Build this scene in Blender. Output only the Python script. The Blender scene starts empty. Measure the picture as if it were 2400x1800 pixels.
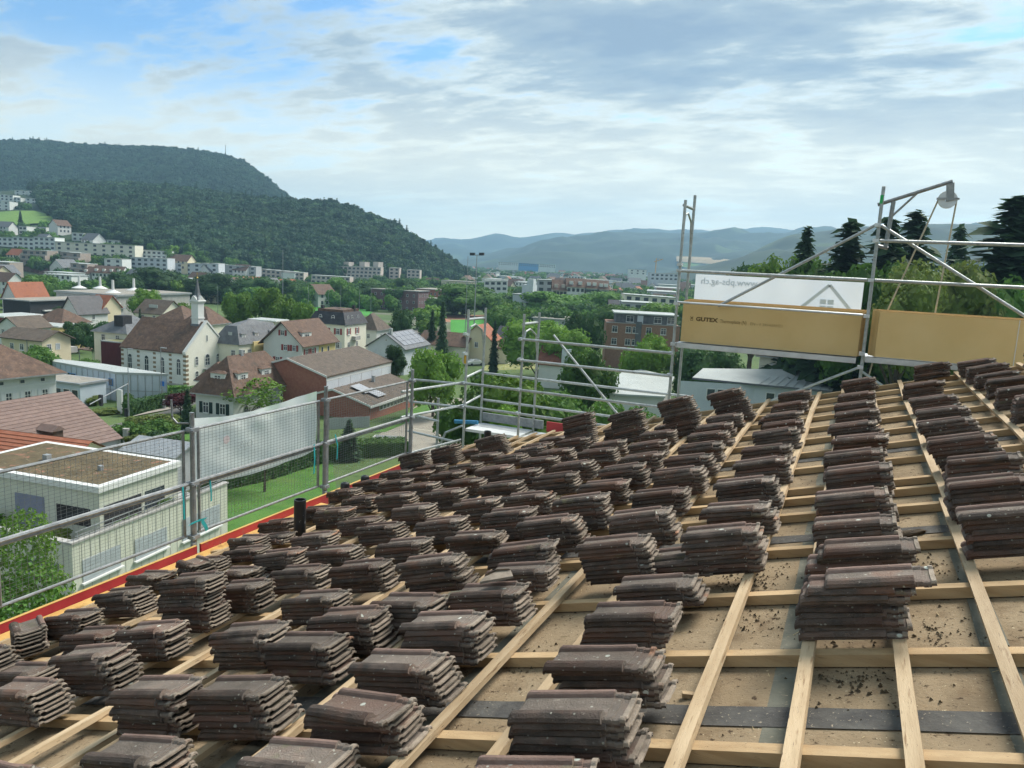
import bpy, bmesh, math, random
from mathutils import Vector, Matrix, noise
random.seed(11)
scene = bpy.context.scene
col = scene.collection
R_ = math.radians

# ---------------------------------------------------------------- camera
# world axes: X = up the roof slope, Y = along the battens, Z = up; the camera stands at the origin
ROWS = ((0.90968, 0.10866, -0.40085), (0.41237, -0.12167, 0.90285), (0.04933, -0.98661, -0.15549))
FPX = 1790.2
def wray(u, v):
    c = ((u-1200)/FPX, (v-900)/FPX, 1.0)
    return Vector([r[0]*c[0]+r[1]*c[1]+r[2]*c[2] for r in ROWS])
def P(u, v, z):
    r = wray(u, v); return r*(z/r.z)
def PX(u, v, x):
    r = wray(u, v); return r*(x/r.x)
def PY(u, v, y):
    r = wray(u, v); return r*(y/r.y)
def PD(u, v, d):
    return wray(u, v)*d
cam_d = bpy.data.cameras.new('camera')
cam = bpy.data.objects.new('camera', cam_d); col.objects.link(cam)
right = Vector([r[0] for r in ROWS]); up = Vector([-r[1] for r in ROWS]); back = Vector([-r[2] for r in ROWS])
cam.matrix_world = Matrix(((right.x, up.x, back.x, 0), (right.y, up.y, back.y, 0), (right.z, up.z, back.z, 0), (0, 0, 0, 1)))
cam_d.sensor_width = 36; cam_d.lens = 36*FPX/2400
cam_d.clip_start = 0.1; cam_d.clip_end = 40000
scene.camera = cam
scene.render.resolution_x = 1024; scene.render.resolution_y = 768
scene.cycles.use_denoising = True
scene.cycles.use_adaptive_sampling = True
scene.cycles.adaptive_threshold = 0.02
scene.cycles.adaptive_min_samples = 12
scene.cycles.volume_bounces = 0
scene.cycles.max_bounces = 5
scene.cycles.diffuse_bounces = 2
scene.cycles.glossy_bounces = 2
scene.cycles.transmission_bounces = 2
scene.cycles.transparent_max_bounces = 4
scene.cycles.caustics_reflective = False
scene.cycles.caustics_refractive = False

# ---------------------------------------------------------------- sky
SUN_EL, SUN_AZ = 48.0, 22.0          # azimuth clockwise from +Y
world = bpy.data.worlds.new('World'); scene.world = world; world.use_nodes = True
nt = world.node_tree; nt.nodes.clear()
def N(t, **kw):
    n = nt.nodes.new(t)
    for k, v in kw.items():
        if k == 'inp':
            for i, val in v.items(): n.inputs[i].default_value = val
        else: setattr(n, k, v)
    return n
def Lk(a, b): nt.links.new(a, b)
def math_(op, a, b=None, clamp=False):
    n = N('ShaderNodeMath', operation=op, use_clamp=clamp)
    for i, s in enumerate((a, b)):
        if s is None: continue
        if hasattr(s, 'links'): Lk(s, n.inputs[i])
        else: n.inputs[i].default_value = s
    return n.outputs[0]
def ramp_(fac, stops, interp='EASE'):
    n = N('ShaderNodeValToRGB'); n.color_ramp.interpolation = interp
    el = n.color_ramp.elements
    while len(el) < len(stops): el.new(0.5)
    for e, (p, c) in zip(el, stops): e.position = p; e.color = c if len(c) == 4 else (*c, 1)
    Lk(fac, n.inputs[0]); return n.outputs[0]
def mix_(fac, a, b, blend='MIX'):
    n = N('ShaderNodeMix', data_type='RGBA', blend_type=blend)
    for s, i in ((fac, 0), (a, 6), (b, 7)):
        if hasattr(s, 'links'): Lk(s, n.inputs[i])
        else: n.inputs[i].default_value = s if i == 0 else (s if len(s) == 4 else (*s, 1))
    return n.outputs[2]
sky = N('ShaderNodeTexSky', sky_type='NISHITA', sun_disc=False, sun_elevation=R_(SUN_EL), sun_rotation=R_(SUN_AZ),
        altitude=400, air_density=1.0, dust_density=1.2, ozone_density=1.6)
tc = N('ShaderNodeTexCoord')
sep = N('ShaderNodeSeparateXYZ'); Lk(tc.outputs['Generated'], sep.inputs[0])
zc = math_('ADD', math_('MAXIMUM', sep.outputs[2], 0.0), 0.115)
cx = math_('DIVIDE', sep.outputs[0], zc); cy = math_('DIVIDE', sep.outputs[1], zc)
comb = N('ShaderNodeCombineXYZ'); Lk(cx, comb.inputs[0]); Lk(cy, comb.inputs[1])
def noise_(vec, scale, detail, rough=.55, dist=0.0, off=(0, 0, 0), stretch=(1, 1, 1)):
    m = N('ShaderNodeMapping'); m.inputs['Location'].default_value = off; m.inputs['Scale'].default_value = stretch
    m.inputs['Rotation'].default_value = (0, 0, R_(24))
    Lk(vec, m.inputs[0])
    n = N('ShaderNodeTexNoise'); Lk(m.outputs[0], n.inputs['Vector'])
    n.inputs['Scale'].default_value = scale; n.inputs['Detail'].default_value = detail
    n.inputs['Roughness'].default_value = rough; n.inputs['Distortion'].default_value = dist
    return n.outputs[0]
# a blue gap opens low on the left of the view, the rest of the sky is broken cloud
dotl = math_('ADD', math_('MULTIPLY', sep.outputs[0], -0.80), math_('ADD', math_('MULTIPLY', sep.outputs[1], 0.52), math_('MULTIPLY', sep.outputs[2], 0.30)))
gap = ramp_(dotl, [(0.86, (0, 0, 0)), (1.0, (1, 1, 1))])
n_big = noise_(comb.outputs[0], 0.9, 3, .5, .3, (3.1, 1.7, 0), (1.0, 1.0, 1))
n_mid = noise_(comb.outputs[0], 2.1, 8, .60, .25, (7.3, 2.2, 0), (.75, 1.35, 1))
n_fine = noise_(comb.outputs[0], 6.5, 6, .62, .2, (1.1, 9.2, 0), (.8, 1.3, 1))
cover = math_('SUBTRACT', math_('ADD', math_('MULTIPLY', n_big, 0.45), math_('ADD', math_('MULTIPLY', n_mid, 0.75), math_('MULTIPLY', n_fine, 0.28))), math_('MULTIPLY', gap, 0.17))
mask = ramp_(cover, [(0.53, (0, 0, 0)), (0.68, (1, 1, 1))])
dens = math_('SUBTRACT', math_('ADD', math_('MULTIPLY', n_big, 0.42), math_('ADD', math_('MULTIPLY', n_mid, 0.62), math_('MULTIPLY', n_fine, 0.34))), math_('MULTIPLY', gap, 0.06))
cloud = ramp_(dens, [(0.52, (5.0, 5.3, 4.9)), (0.62, (3.8, 4.2, 4.1)), (0.71, (2.1, 2.6, 3.0)), (0.84, (1.45, 1.95, 2.6))], 'LINEAR')
haze_f = ramp_(sep.outputs[2], [(0.0, (1, 1, 1)), (0.09, (.55, .55, .55)), (0.24, (0, 0, 0))], 'EASE')
tint = mix_(1.0, sky.outputs[0], (0.50, 0.72, 0.86), 'MULTIPLY')
c1 = mix_(mask, tint, cloud)
c2 = mix_(math_('MULTIPLY', haze_f, 0.80), c1, (9.6, 8.8, 6.2))
bg = N('ShaderNodeBackground'); Lk(c2, bg.inputs[0]); bg.inputs[1].default_value = 0.10
wo = N('ShaderNodeOutputWorld'); Lk(bg.outputs[0], wo.inputs[0])

# ---------------------------------------------------------------- sun behind thin cloud
sun_d = bpy.data.lights.new('sun', 'SUN'); sun_d.energy = 2.9; sun_d.angle = R_(26); sun_d.color = (1.0, 0.95, 0.87)
sun = bpy.data.objects.new('sun', sun_d); col.objects.link(sun)
sd = Vector((math.sin(R_(SUN_AZ))*math.cos(R_(SUN_EL)), math.cos(R_(SUN_AZ))*math.cos(R_(SUN_EL)), math.sin(R_(SUN_EL))))
sun.rotation_euler = sd.to_track_quat('Z', 'Y').to_euler(); sun.location = (0, 0, 60)
vs = scene.view_settings
vs.view_transform = 'Standard'; vs.look = 'None'; vs.exposure = 1.12; vs.gamma = 1.0; vs.use_curve_mapping = False

# ---------------------------------------------------------------- helpers
MATS = {}
def mat(name, c1, c2=None, scale=3.0, rough=.85, bump=0.0, bscale=None, spots=None, metal=0.0, rnd=0.0, spec=0.3, detail=4.0, stretch=(1, 1, 1), world_co=False, trans=0.0, cut=(.35, .65), lichen=None):
    if name in MATS: return MATS[name]
    m = bpy.data.materials.new(name); m.use_nodes = True; t = m.node_tree; b = t.nodes['Principled BSDF']
    nd = t.nodes.new; lk = t.links.new
    b.inputs['Roughness'].default_value = rough; b.inputs['Metallic'].default_value = metal
    b.inputs['Specular IOR Level'].default_value = spec
    m.diffuse_color = (*c1, 1)
    out = None
    tcn = nd('ShaderNodeTexCoord'); src = tcn.outputs['Object']
    if world_co:
        g = nd('ShaderNodeNewGeometry'); src = g.outputs['Position']
    mp = nd('ShaderNodeMapping'); mp.inputs['Scale'].default_value = stretch; lk(src, mp.inputs[0])
    vec = mp.outputs[0]
    oi = nd('ShaderNodeObjectInfo')
    if not world_co:
        ad = nd('ShaderNodeVectorMath'); ad.operation = 'ADD'; mu = nd('ShaderNodeMath'); mu.operation = 'MULTIPLY'; mu.inputs[1].default_value = 91.7
        lk(oi.outputs['Random'], mu.inputs[0]); lk(vec, ad.inputs[0]); lk(mu.outputs[0], ad.inputs[1]); vec = ad.outputs[0]
    def nz(s, d=detail, r=.6):
        n = nd('ShaderNodeTexNoise'); n.inputs['Scale'].default_value = s; n.inputs['Detail'].default_value = d; n.inputs['Roughness'].default_value = r
        lk(vec, n.inputs['Vector']); return n.outputs[0]
    def rmp(f, a, bb, ca=(0, 0, 0), cb=(1, 1, 1)):
        r = nd('ShaderNodeValToRGB'); r.color_ramp.elements[0].position = a; r.color_ramp.elements[1].position = bb
        r.color_ramp.elements[0].color = (*ca, 1); r.color_ramp.elements[1].color = (*cb, 1); lk(f, r.inputs[0]); return r.outputs[0]
    def mx(f, a, c, bl='MIX'):
        n = nd('ShaderNodeMix'); n.data_type = 'RGBA'; n.blend_type = bl
        for s, i in ((f, 0), (a, 6), (c, 7)):
            if hasattr(s, 'links'): lk(s, n.inputs[i])
            else: n.inputs[i].default_value = s if i == 0 else (*s, 1)
        return n.outputs[2]
    if c2: out = rmp(nz(scale), cut[0], cut[1], c1, c2)
    if spots:
        for (sc, a, bb, cs) in spots:
            out = mx(rmp(nz(sc, 3), a, bb), out if out else c1, cs)
    if lichen:
        for (sc, rad_, gate, cl) in lichen:      # round pale lichen discs
            vo = nd('ShaderNodeTexVoronoi'); vo.inputs['Scale'].default_value = sc; lk(vec, vo.inputs['Vector'])
            a_ = rmp(vo.outputs['Distance'], rad_*.75, rad_, (1, 1, 1), (0, 0, 0)); sp_ = nd('ShaderNodeSeparateColor'); lk(vo.outputs['Color'], sp_.inputs[0])
            g_ = rmp(sp_.outputs[0], gate, gate+.01); mm_ = nd('ShaderNodeMath'); mm_.operation = 'MULTIPLY'; lk(a_, mm_.inputs[0]); lk(g_, mm_.inputs[1])
            out = mx(mm_.outputs[0], out if out else c1, cl)
    if rnd:
        h = nd('ShaderNodeHueSaturation'); 
        v = nd('ShaderNodeMapRange'); v.inputs[3].default_value = 1-rnd; v.inputs[4].default_value = 1+rnd
        lk(oi.outputs['Random'], v.inputs[0]); lk(v.outputs[0], h.inputs['Value'])
        if out: lk(out, h.inputs['Color'])
        else: h.inputs['Color'].default_value = (*c1, 1)
        out = h.outputs[0]
    if out: lk(out, b.inputs['Base Color'])
    else: b.inputs['Base Color'].default_value = (*c1, 1)
    if bump:
        bp = nd('ShaderNodeBump'); bp.inputs['Strength'].default_value = bump; bp.inputs['Distance'].default_value = 0.02
        lk(nz(bscale or scale*4), bp.inputs['Height']); lk(bp.outputs[0], b.inputs['Normal'])
    if trans:
        tl = nd('ShaderNodeBsdfTranslucent'); ms = nd('ShaderNodeMixShader'); ms.inputs[0].default_value = trans
        if out: lk(out, tl.inputs[0])
        else: tl.inputs[0].default_value = (*c1, 1)
        o = t.nodes['Material Output']; lk(b.outputs[0], ms.inputs[1]); lk(tl.outputs[0], ms.inputs[2]); lk(ms.outputs[0], o.inputs[0])
    MATS[name] = m
    return m

def tag(o, label=None, cat=None, group=None, kind=None):
    if label: o['label'] = label
    if cat: o['category'] = cat
    if group: o['group'] = group
    if kind: o['kind'] = kind
    return o
def empty(name, loc=(0, 0, 0), label=None, cat=None, group=None):
    o = bpy.data.objects.new(name, None); col.objects.link(o); o.location = loc; o.empty_display_size = .2
    return tag(o, label, cat, group)
def link(name, me, parent=None, m=None, loc=None, smooth=False):
    o = bpy.data.objects.new(name, me); col.objects.link(o)
    if parent: o.parent = parent
    if loc is not None: o.location = loc
    if m:
        for x in (m if isinstance(m, (list, tuple)) else [m]):
            me.materials.append(x)
    return o
class MB:
    """collects verts and faces, optionally relative to an origin"""
    def __init__(s, org=(0, 0, 0)): s.v = []; s.f = []; s.mi = []; s.o = Vector(org)
    def add(s, vs, fs, mi=0):
        n = len(s.v); s.v += [tuple(Vector(v)-s.o) for v in vs]; s.f += [tuple(i+n for i in f) for f in fs]; s.mi += [mi]*len(fs)
    def quad(s, a, b, c, d, mi=0): s.add((a, b, c, d), ((0, 1, 2, 3),), mi)
    def tri(s, a, b, c, mi=0): s.add((a, b, c), ((0, 1, 2),), mi)
    def box8(s, p, mi=0):   # p: 4 bottom + 4 top
        s.add(p, ((3, 2, 1, 0), (4, 5, 6, 7), (0, 1, 5, 4), (1, 2, 6, 5), (2, 3, 7, 6), (3, 0, 4, 7)), mi)
    def box(s, c, ax, ay, az, mi=0):  # centre and three half vectors
        c, ax, ay, az = Vector(c), Vector(ax), Vector(ay), Vector(az)
        s.box8([c-ax-ay-az, c+ax-ay-az, c+ax+ay-az, c-ax+ay-az, c-ax-ay+az, c+ax-ay+az, c+ax+ay+az, c-ax+ay+az], mi)
    def aabb(s, x0, x1, y0, y1, z0, z1, mi=0):
        s.box(((x0+x1)/2, (y0+y1)/2, (z0+z1)/2), ((x1-x0)/2, 0, 0), (0, (y1-y0)/2, 0), (0, 0, (z1-z0)/2), mi)
    def tube(s, a, b, r, n=8, mi=0, r2=None, cap=True):
        a, b = Vector(a), Vector(b); d = (b-a).normalized(); r2 = r if r2 is None else r2
        e = d.orthogonal().normalized(); g = d.cross(e)
        ring = [(e*math.cos(2*math.pi*i/n)+g*math.sin(2*math.pi*i/n)) for i in range(n)]
        vs = [a+q*r for q in ring]+[b+q*r2 for q in ring]
        fs = [(i, (i+1) % n, n+(i+1) % n, n+i) for i in range(n)]
        if cap: fs += [tuple(range(n-1, -1, -1)), tuple(range(n, 2*n))]
        s.add(vs, fs, mi)
    def path(s, pts, r, n=6, mi=0):
        for a, b in zip(pts, pts[1:]): s.tube(a, b, r, n, mi)
    def mesh(s, name, smooth=False):
        me = bpy.data.meshes.new(name); me.from_pydata(s.v, [], s.f)
        me.polygons.foreach_set('material_index', s.mi)
        if smooth: me.polygons.foreach_set('use_smooth', [True]*len(s.f))
        me.update(); return me
    def build(s, name, m, parent=None, loc=None, smooth=False):
        return link(name, s.mesh(name, smooth), parent, m, loc)
def text_mesh(txt, size, name='lettering', bold=0.0):
    cu = bpy.data.curves.new(name, 'FONT'); cu.body = txt; cu.size = size; cu.resolution_u = 2; cu.extrude = 0.0008; cu.offset = bold
    o = bpy.data.objects.new(name, cu); col.objects.link(o)
    dg = bpy.context.evaluated_depsgraph_get(); me = bpy.data.meshes.new_from_object(o.evaluated_get(dg))
    bpy.data.objects.remove(o); bpy.data.curves.remove(cu); return me
ORD = ['', 'first', 'second', 'third', 'fourth', 'fifth', 'sixth', 'seventh', 'eighth', 'ninth', 'tenth', 'eleventh', 'twelfth', 'thirteenth', 'fourteenth', 'fifteenth', 'sixteenth', 'seventeenth', 'eighteenth', 'nineteenth', 'twentieth']
NUM = ['', 'one', 'two', 'three', 'four', 'five', 'six', 'seven', 'eight', 'nine', 'ten', 'eleven', 'twelve', 'thirteen', 'fourteen', 'fifteen', 'sixteen', 'seventeen', 'eighteen']

# ================================================================ the stripped roof
PITCH = R_(15.5)
M_ROOF = Matrix(((math.cos(PITCH), 0, -math.sin(PITCH), 0), (0, 1, 0, 0), (math.sin(PITCH), 0, math.cos(PITCH), -1.6), (0, 0, 0, 1)))
def RP(s, y, h=0.0): return M_ROOF @ Vector((s, y, h))
m_deck = mat('wood_fibre_board', (.225, .168, .105), (.305, .238, .155), 2.2, .97, .3, 60, spots=[(1.5, .54, .74, (.155, .118, .078)), (5, .56, .78, (.15, .105, .065)), (26, .61, .69, (.07, .048, .032)), (90, .64, .70, (.06, .042, .03)), (70, .67, .72, (.5, .42, .28))], world_co=True, spec=.08)
m_tape = mat('joint_tape', (.125, .125, .10), (.185, .18, .145), 5, .95, .2, 30, world_co=True, spec=.06, spots=[(40, .62, .70, (.28, .24, .17))])
m_dtape = mat('dark_joint_tape', (.068, .066, .064), (.115, .11, .10), 8, .9, .35, 30, world_co=True, spec=.08, spots=[(60, .64, .70, (.3, .26, .2))])
m_batten = mat('spruce_batten', (.37, .265, .155), (.50, .38, .24), 3, .75, .2, 40, spots=[(9, .60, .72, (.25, .16, .085)), (30, .66, .72, (.11, .075, .05))], rnd=.16, stretch=(6, .6, 6))
m_cbatten = mat('spruce_counter_batten', (.36, .24, .125), (.475, .335, .185), 3, .75, .2, 40, spots=[(25, .66, .74, (.13, .085, .05))], rnd=.12, stretch=(.6, 6, 6))
m_wall = mat('render_wall', (.62, .60, .54), (.68, .66, .6), 3, .9)

roof = empty('stripped_roof', (0, 0, 0), 'low-pitched house roof stripped to brown boards and timber battens, covered in tile stacks', 'roof')
S0, S1, Y0, Y1 = -6.30, 6.2, -2.0, 11.82
mb = MB()
p = [RP(S0, Y0, -.06), RP(S1, Y0, -.06), RP(S1, Y1, -.06), RP(S0, Y1, -.06), RP(S0, Y0), RP(S1, Y0), RP(S1, Y1), RP(S0, Y1)]
mb.box8(p); mb.build('deck', m_deck, roof)
mb = MB(); mb.aabb(-6.0, 5.9, -2, 11.6, -17.5, -3.4); mb.aabb(-2.2, 5.9, -1.9, 11.5, -3.4, -2.35); mb.build('wall', m_wall, roof)
# joint tapes
def strip(name, s0, s1, y0, y1, h, m):
    mb = MB(); n = 40; vs = []
    ls, ly = abs(s1-s0), abs(y1-y0)
    for i in range(n+1):
        t = i/n
        j1, j2 = random.uniform(-.006, .006), random.uniform(-.006, .006)
        if ly > ls: vs += [RP(s0+j1, y0+(y1-y0)*t, h), RP(s1+j2, y0+(y1-y0)*t, h)]
        else: vs += [RP(s0+(s1-s0)*t, y0+j1, h), RP(s0+(s1-s0)*t, y1+j2, h)]
    mb.add(vs, [(2*i, 2*i+1, 2*i+3, 2*i+2) for i in range(n)]); mb.build(name, m, roof)
for s in (-.155, .625, -1.62, -2.42, -3.42, 1.9, -4.6): strip('joint_tape', s, s+.095, Y0, Y1, .0025, m_tape)
for y in (2.77, 4.98, 7.4): strip('joint_tape', S0, S1, y, y+.145, .005, m_dtape)
# counter battens up the slope, then tile battens along the roof
CB = [.43, 1.14, 1.84, 2.545, 3.27, 3.97, 4.71, 5.45, 5.90, 6.20, 6.93, 7.6, 8.28, 8.98, 9.72, 10.41, 11.1, 11.72]
def bar(name, a, b, w, h0, h1, m, along):
    # a,b roof coordinates of the axis ends; slight warp so that edges are not ruler straight
    mb = MB(); n = 8; rng = random.random()*9
    L = []
    for i in range(n+1):
        t = i/n; s = a[0]+(b[0]-a[0])*t; y = a[1]+(b[1]-a[1])*t
        d = .006*math.sin(rng+t*7); dh = .003*math.sin(rng*2+t*9)
        if along == 'y': q = [(s+d-w/2, y), (s+d+w/2, y)]
        else: q = [(s, y+d-w/2), (s, y+d+w/2)]
        L += [RP(*q[0], h0), RP(*q[1], h0), RP(*q[1], h1+dh), RP(*q[0], h1+dh)]
    fs = []
    for i in range(n):
        for k in range(4): fs.append((4*i+k, 4*i+(k+1) % 4, 4*i+4+(k+1) % 4, 4*i+4+k))
    fs += [(0, 3, 2, 1), (4*n, 4*n+1, 4*n+2, 4*n+3)]
    mb.add(L, fs); return mb.build(name, m, roof)
for y in CB: bar('counter_batten', (S0+.02, y), (S1-.05, y), .06, 0.006, .056, m_cbatten, 's')
for k in range(-17, 18):
    s = -.022+.352*k
    if s < S0+.1 or k in (-1000,): continue
    if k in (3, 5, 7, 9): pass
    ys = [Y0+.1, random.uniform(3.2, 5.6), random.uniform(7.2, 8.6), Y1+random.uniform(-.02, .10)]
    if k == -1: ys = [Y0+.1, 4.3, 8.1, Y1+.05]
    for a, b in zip(ys, ys[1:]):
        j = random.uniform(-.012, .012)
        bar('batten', (s+j, a+.002), (s+j+random.uniform(-.008, .008), b-.002), .052, .0575, .0875, m_batten, 'y')
# eave board under the gutter line and verge board
mb = MB(); mb.box8([RP(S0-.03, Y0, -.2), RP(S0, Y0, -.2), RP(S0, Y1, -.2), RP(S0-.03, Y1, -.2), RP(S0-.03, Y0, .02), RP(S0-.004, Y0, .02), RP(S0-.004, Y1, .02), RP(S0-.03, Y1, .02)])
mb.build('fascia_board', mat('ochre_board', (.50, .30, .09), (.60, .38, .13), 2, .7, .1, 30, spots=[(7, .58, .72, (.33, .19, .06))], world_co=True), roof)
mb = MB(); mb.box8([RP(S0, Y1+.003, -.15), RP(S1, Y1+.003, -.15), RP(S1, Y1+.03, -.15), RP(S0, Y1+.03, -.15), RP(S0, Y1+.003, .05), RP(S1, Y1+.003, .05), RP(S1, Y1+.03, .05), RP(S0, Y1+.03, .05)])
mb.build('verge_board', m_batten, roof)

# crumbs of moss, mortar and bark left lying on the boards
mb = MB(); rr = random.Random(4)
def crumb(s, y, r):
    c = RP(s, y, .001+r*.3); vs = []
    for d in ((1, 0, 0), (-.5, .87, 0), (-.5, -.87, 0), (0, 0, .9)):
        vs.append(c+Vector([q*r*rr.uniform(.5, 1.3) for q in d]))
    mb.add(vs, ((0, 1, 3), (1, 2, 3), (2, 0, 3), (0, 2, 1)))
for i in range(2600):
    s, y = rr.uniform(-1.9, 2.2), 1.6+rr.random()**1.6*8
    if noise.noise(Vector((s*1.9, y*1.9, 3)))+.25 < rr.random()*.7: continue
    crumb(s, y, rr.uniform(.002, .009) if rr.random() < .93 else rr.uniform(.01, .018))
for (s, y, n, sp) in ((-.42, 4.3, 260, .16), (.42, 4.35, 200, .15), (.15, 3.2, 160, .15), (-.3, 3.75, 80, .15), (.45, 3.55, 90, .14), (-1.35, 3.35, 50, .12)):
    for i in range(n): crumb(rr.gauss(s, sp*.6), rr.gauss(y, sp), rr.uniform(.003, .011))
o = mb.build('moss_crumbs', mat('moss_crumb', (.045, .035, .024), (.11, .085, .05), 9, .95, rnd=.0, world_co=True))
tag(o, 'dark crumbs of moss and dirt strewn over the bare roof boards', 'debris', kind='stuff')
# bits of broken bark and a wood offcut
def lump(name, s, y, l, w, h, m, label, cat, rot=0.0):
    me = bpy.data.meshes.new(name); bm = bmesh.new(); bmesh.ops.create_icosphere(bm, subdivisions=2, radius=1)
    for v in bm.verts:
        k = 1+.35*noise.noise(v.co*1.7+Vector((s, y, 0))); v.co = Vector((v.co.x*l*k, v.co.y*w*k, v.co.z*h*k))
    bm.to_mesh(me); bm.free(); o = link(name, me, None, m); o.matrix_world = Matrix.Translation(RP(s, y, h*.6)) @ Matrix.Rotation(-PITCH, 4, 'Y') @ Matrix.Rotation(rot, 4, 'Z')
    return tag(o, label, cat)
lump('bark_piece', .45, 4.98, .09, .035, .02, mat('bark', (.05, .038, .028), (.10, .075, .05), 20, .95, .5), 'dark flake of bark on the boards beside the big right-hand tile stack', 'bark', .2)
mb = MB(); mb.box((0, 0, 0), (.03, 0, 0), (0, .012, 0), (0, 0, .01)); o = mb.build('wood_offcut', m_batten); o.matrix_world = Matrix.Translation(RP(-.47, 2.98, .012)) @ Matrix.Rotation(.3, 4, 'Z')
tag(o, 'small wood offcut lying beside a batten near the front', 'offcut')
o = lump('brick_crumb', -.62, 2.35, .022, .013, .01, mat('clay_break', (.36, .15, .08), (.45, .2, .11), 20, .9), 'small reddish chip of broken tile on the front boards', 'tile chip')

# ---------------------------------------------------------------- roof tiles
m_tile = mat('weathered_tile', (.06, .05, .044), (.128, .098, .081), 9, .85, .55, 150, spec=.15,
             spots=[(1.3, .50, .62, (.115, .068, .052)), (4.0, .54, .72, (.15, .085, .06)), (5.0, .64, .78, (.13, .12, .07)), (55, .68, .74, (.26, .23, .19)), (14, .735, .75, (.42, .43, .38))], rnd=.32, lichen=[(26, .26, .93, (.40, .41, .36)), (60, .30, .93, (.30, .29, .24))])
m_pan = mat('tile_pan', (.125, .105, .088), (.195, .162, .135), 7, .85, .5, 120, spots=[(1.3, .50, .62, (.17, .115, .092)), (3.5, .56, .72, (.17, .105, .078)), (5.0, .62, .76, (.14, .135, .085)), (60, .66, .72, (.28, .25, .21)), (11, .74, .752, (.52, .54, .48))], rnd=.26, spec=.2, lichen=[(18, .27, .92, (.46, .48, .42)), (55, .32, .92, (.34, .33, .28))])
m_rim = mat('tile_rim', (.15, .10, .082), (.22, .15, .122), 8, .85, .3, 90, rnd=.22, spec=.2)
m_head = mat('clay_tile_edge', (.20, .165, .13), (.32, .265, .21), 14, .9, .5, 120, spots=[(6, .58, .72, (.09, .07, .055)), (3, .62, .72, (.34, .18, .11))], rnd=.25)
TL, TW = .42, .214
BODY = [(.006, .001), (-.004, .011), (.000, .024), (.014, .034), (.032, .036), (.049, .029), (.060, .015), (.070, .010), (.120, .009), (.172, .010), (.178, .021), (.186, .026), (.200, .026), (.209, .020), (.214, .006)]
HEAD = [(.012, -.002), (.011, .004), (.013, .011), (.020, .014), (.034, .014), (.040, .010), (.046, .005), (.070, .004), (.120, .003), (.176, .003), (.180, .008), (.186, .012), (.200, .012), (.209, .009), (.214, .001)]
def tile_mesh(seed):
    rg = random.Random(seed); mb = MB()
    def prof(base, dz=0.0, kx=1.0, squash=1.0):
        return [(y*kx, z*squash+dz) for y, z in base]
    secs = [(0.0, prof(BODY, -.006, squash=.5), 0), (.006, prof(BODY, -.003, squash=.85), 0), (.016, prof(BODY, -.0005), 0), (.12, prof(BODY), 0), (.24, prof(BODY), 0), (.336, prof(BODY), 0), (.342, prof(BODY, -.001), 0),
            (.344, prof(HEAD, .002), 2), (.372, prof(HEAD, .002), 2), (.374, prof(HEAD, -.002), 2), (.400, prof(HEAD, -.002), 2),
            (.402, prof(HEAD, .0035), 1), (.4185, prof(HEAD, .003), 1), (.42, prof(HEAD, .001), 1)]
    n = len(BODY); V = []
    for x, pr, _ in secs:
        for y, z in pr:
            w = .0016*noise.noise(Vector((x*22, y*22, seed*3.1)))
            V.append((x+w*2, y+w, z+w))
        for y, z in pr: V.append((x, min(max(y, .004), .210), min(z, .030)-.0075))
    F, MI = [], []
    for i in range(len(secs)-1):
        a, b = i*2*n, (i+1)*2*n; mi = secs[i+1][2]
        for k in range(n-1):
            F.append((a+k, b+k, b+k+1, a+k+1)); MI.append(mi if mi else 3 if k >= 9 else 2 if k >= 6 else 0)
            F.append((a+n+k+1, b+n+k+1, b+n+k, a+n+k)); MI.append(0)
        F.append((a+n, b+n, b, a)); MI.append(0); F.append((a+n-1, b+n-1, b+2*n-1, a+2*n-1)); MI.append(1)
    e = (len(secs)-1)*2*n
    for k in range(n-1):
        F.append((k, k+1, n+k+1, n+k)); MI.append(0); F.append((e+k+1, e+k, e+n+k, e+n+k+1)); MI.append(1)
    me = bpy.data.meshes.new('roof_tile'); me.from_pydata(V, [], F); me.polygons.foreach_set('material_index', MI)
    me.polygons.foreach_set('use_smooth', [True]*len(F))
    [me.materials.append(x) for x in (m_tile, m_head, m_pan, m_rim)]; me.update()
    try: me.set_sharp_from_angle(angle=R_(28))
    except Exception: pass
    return me
TILES = [tile_mesh(i) for i in range(5)]
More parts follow.
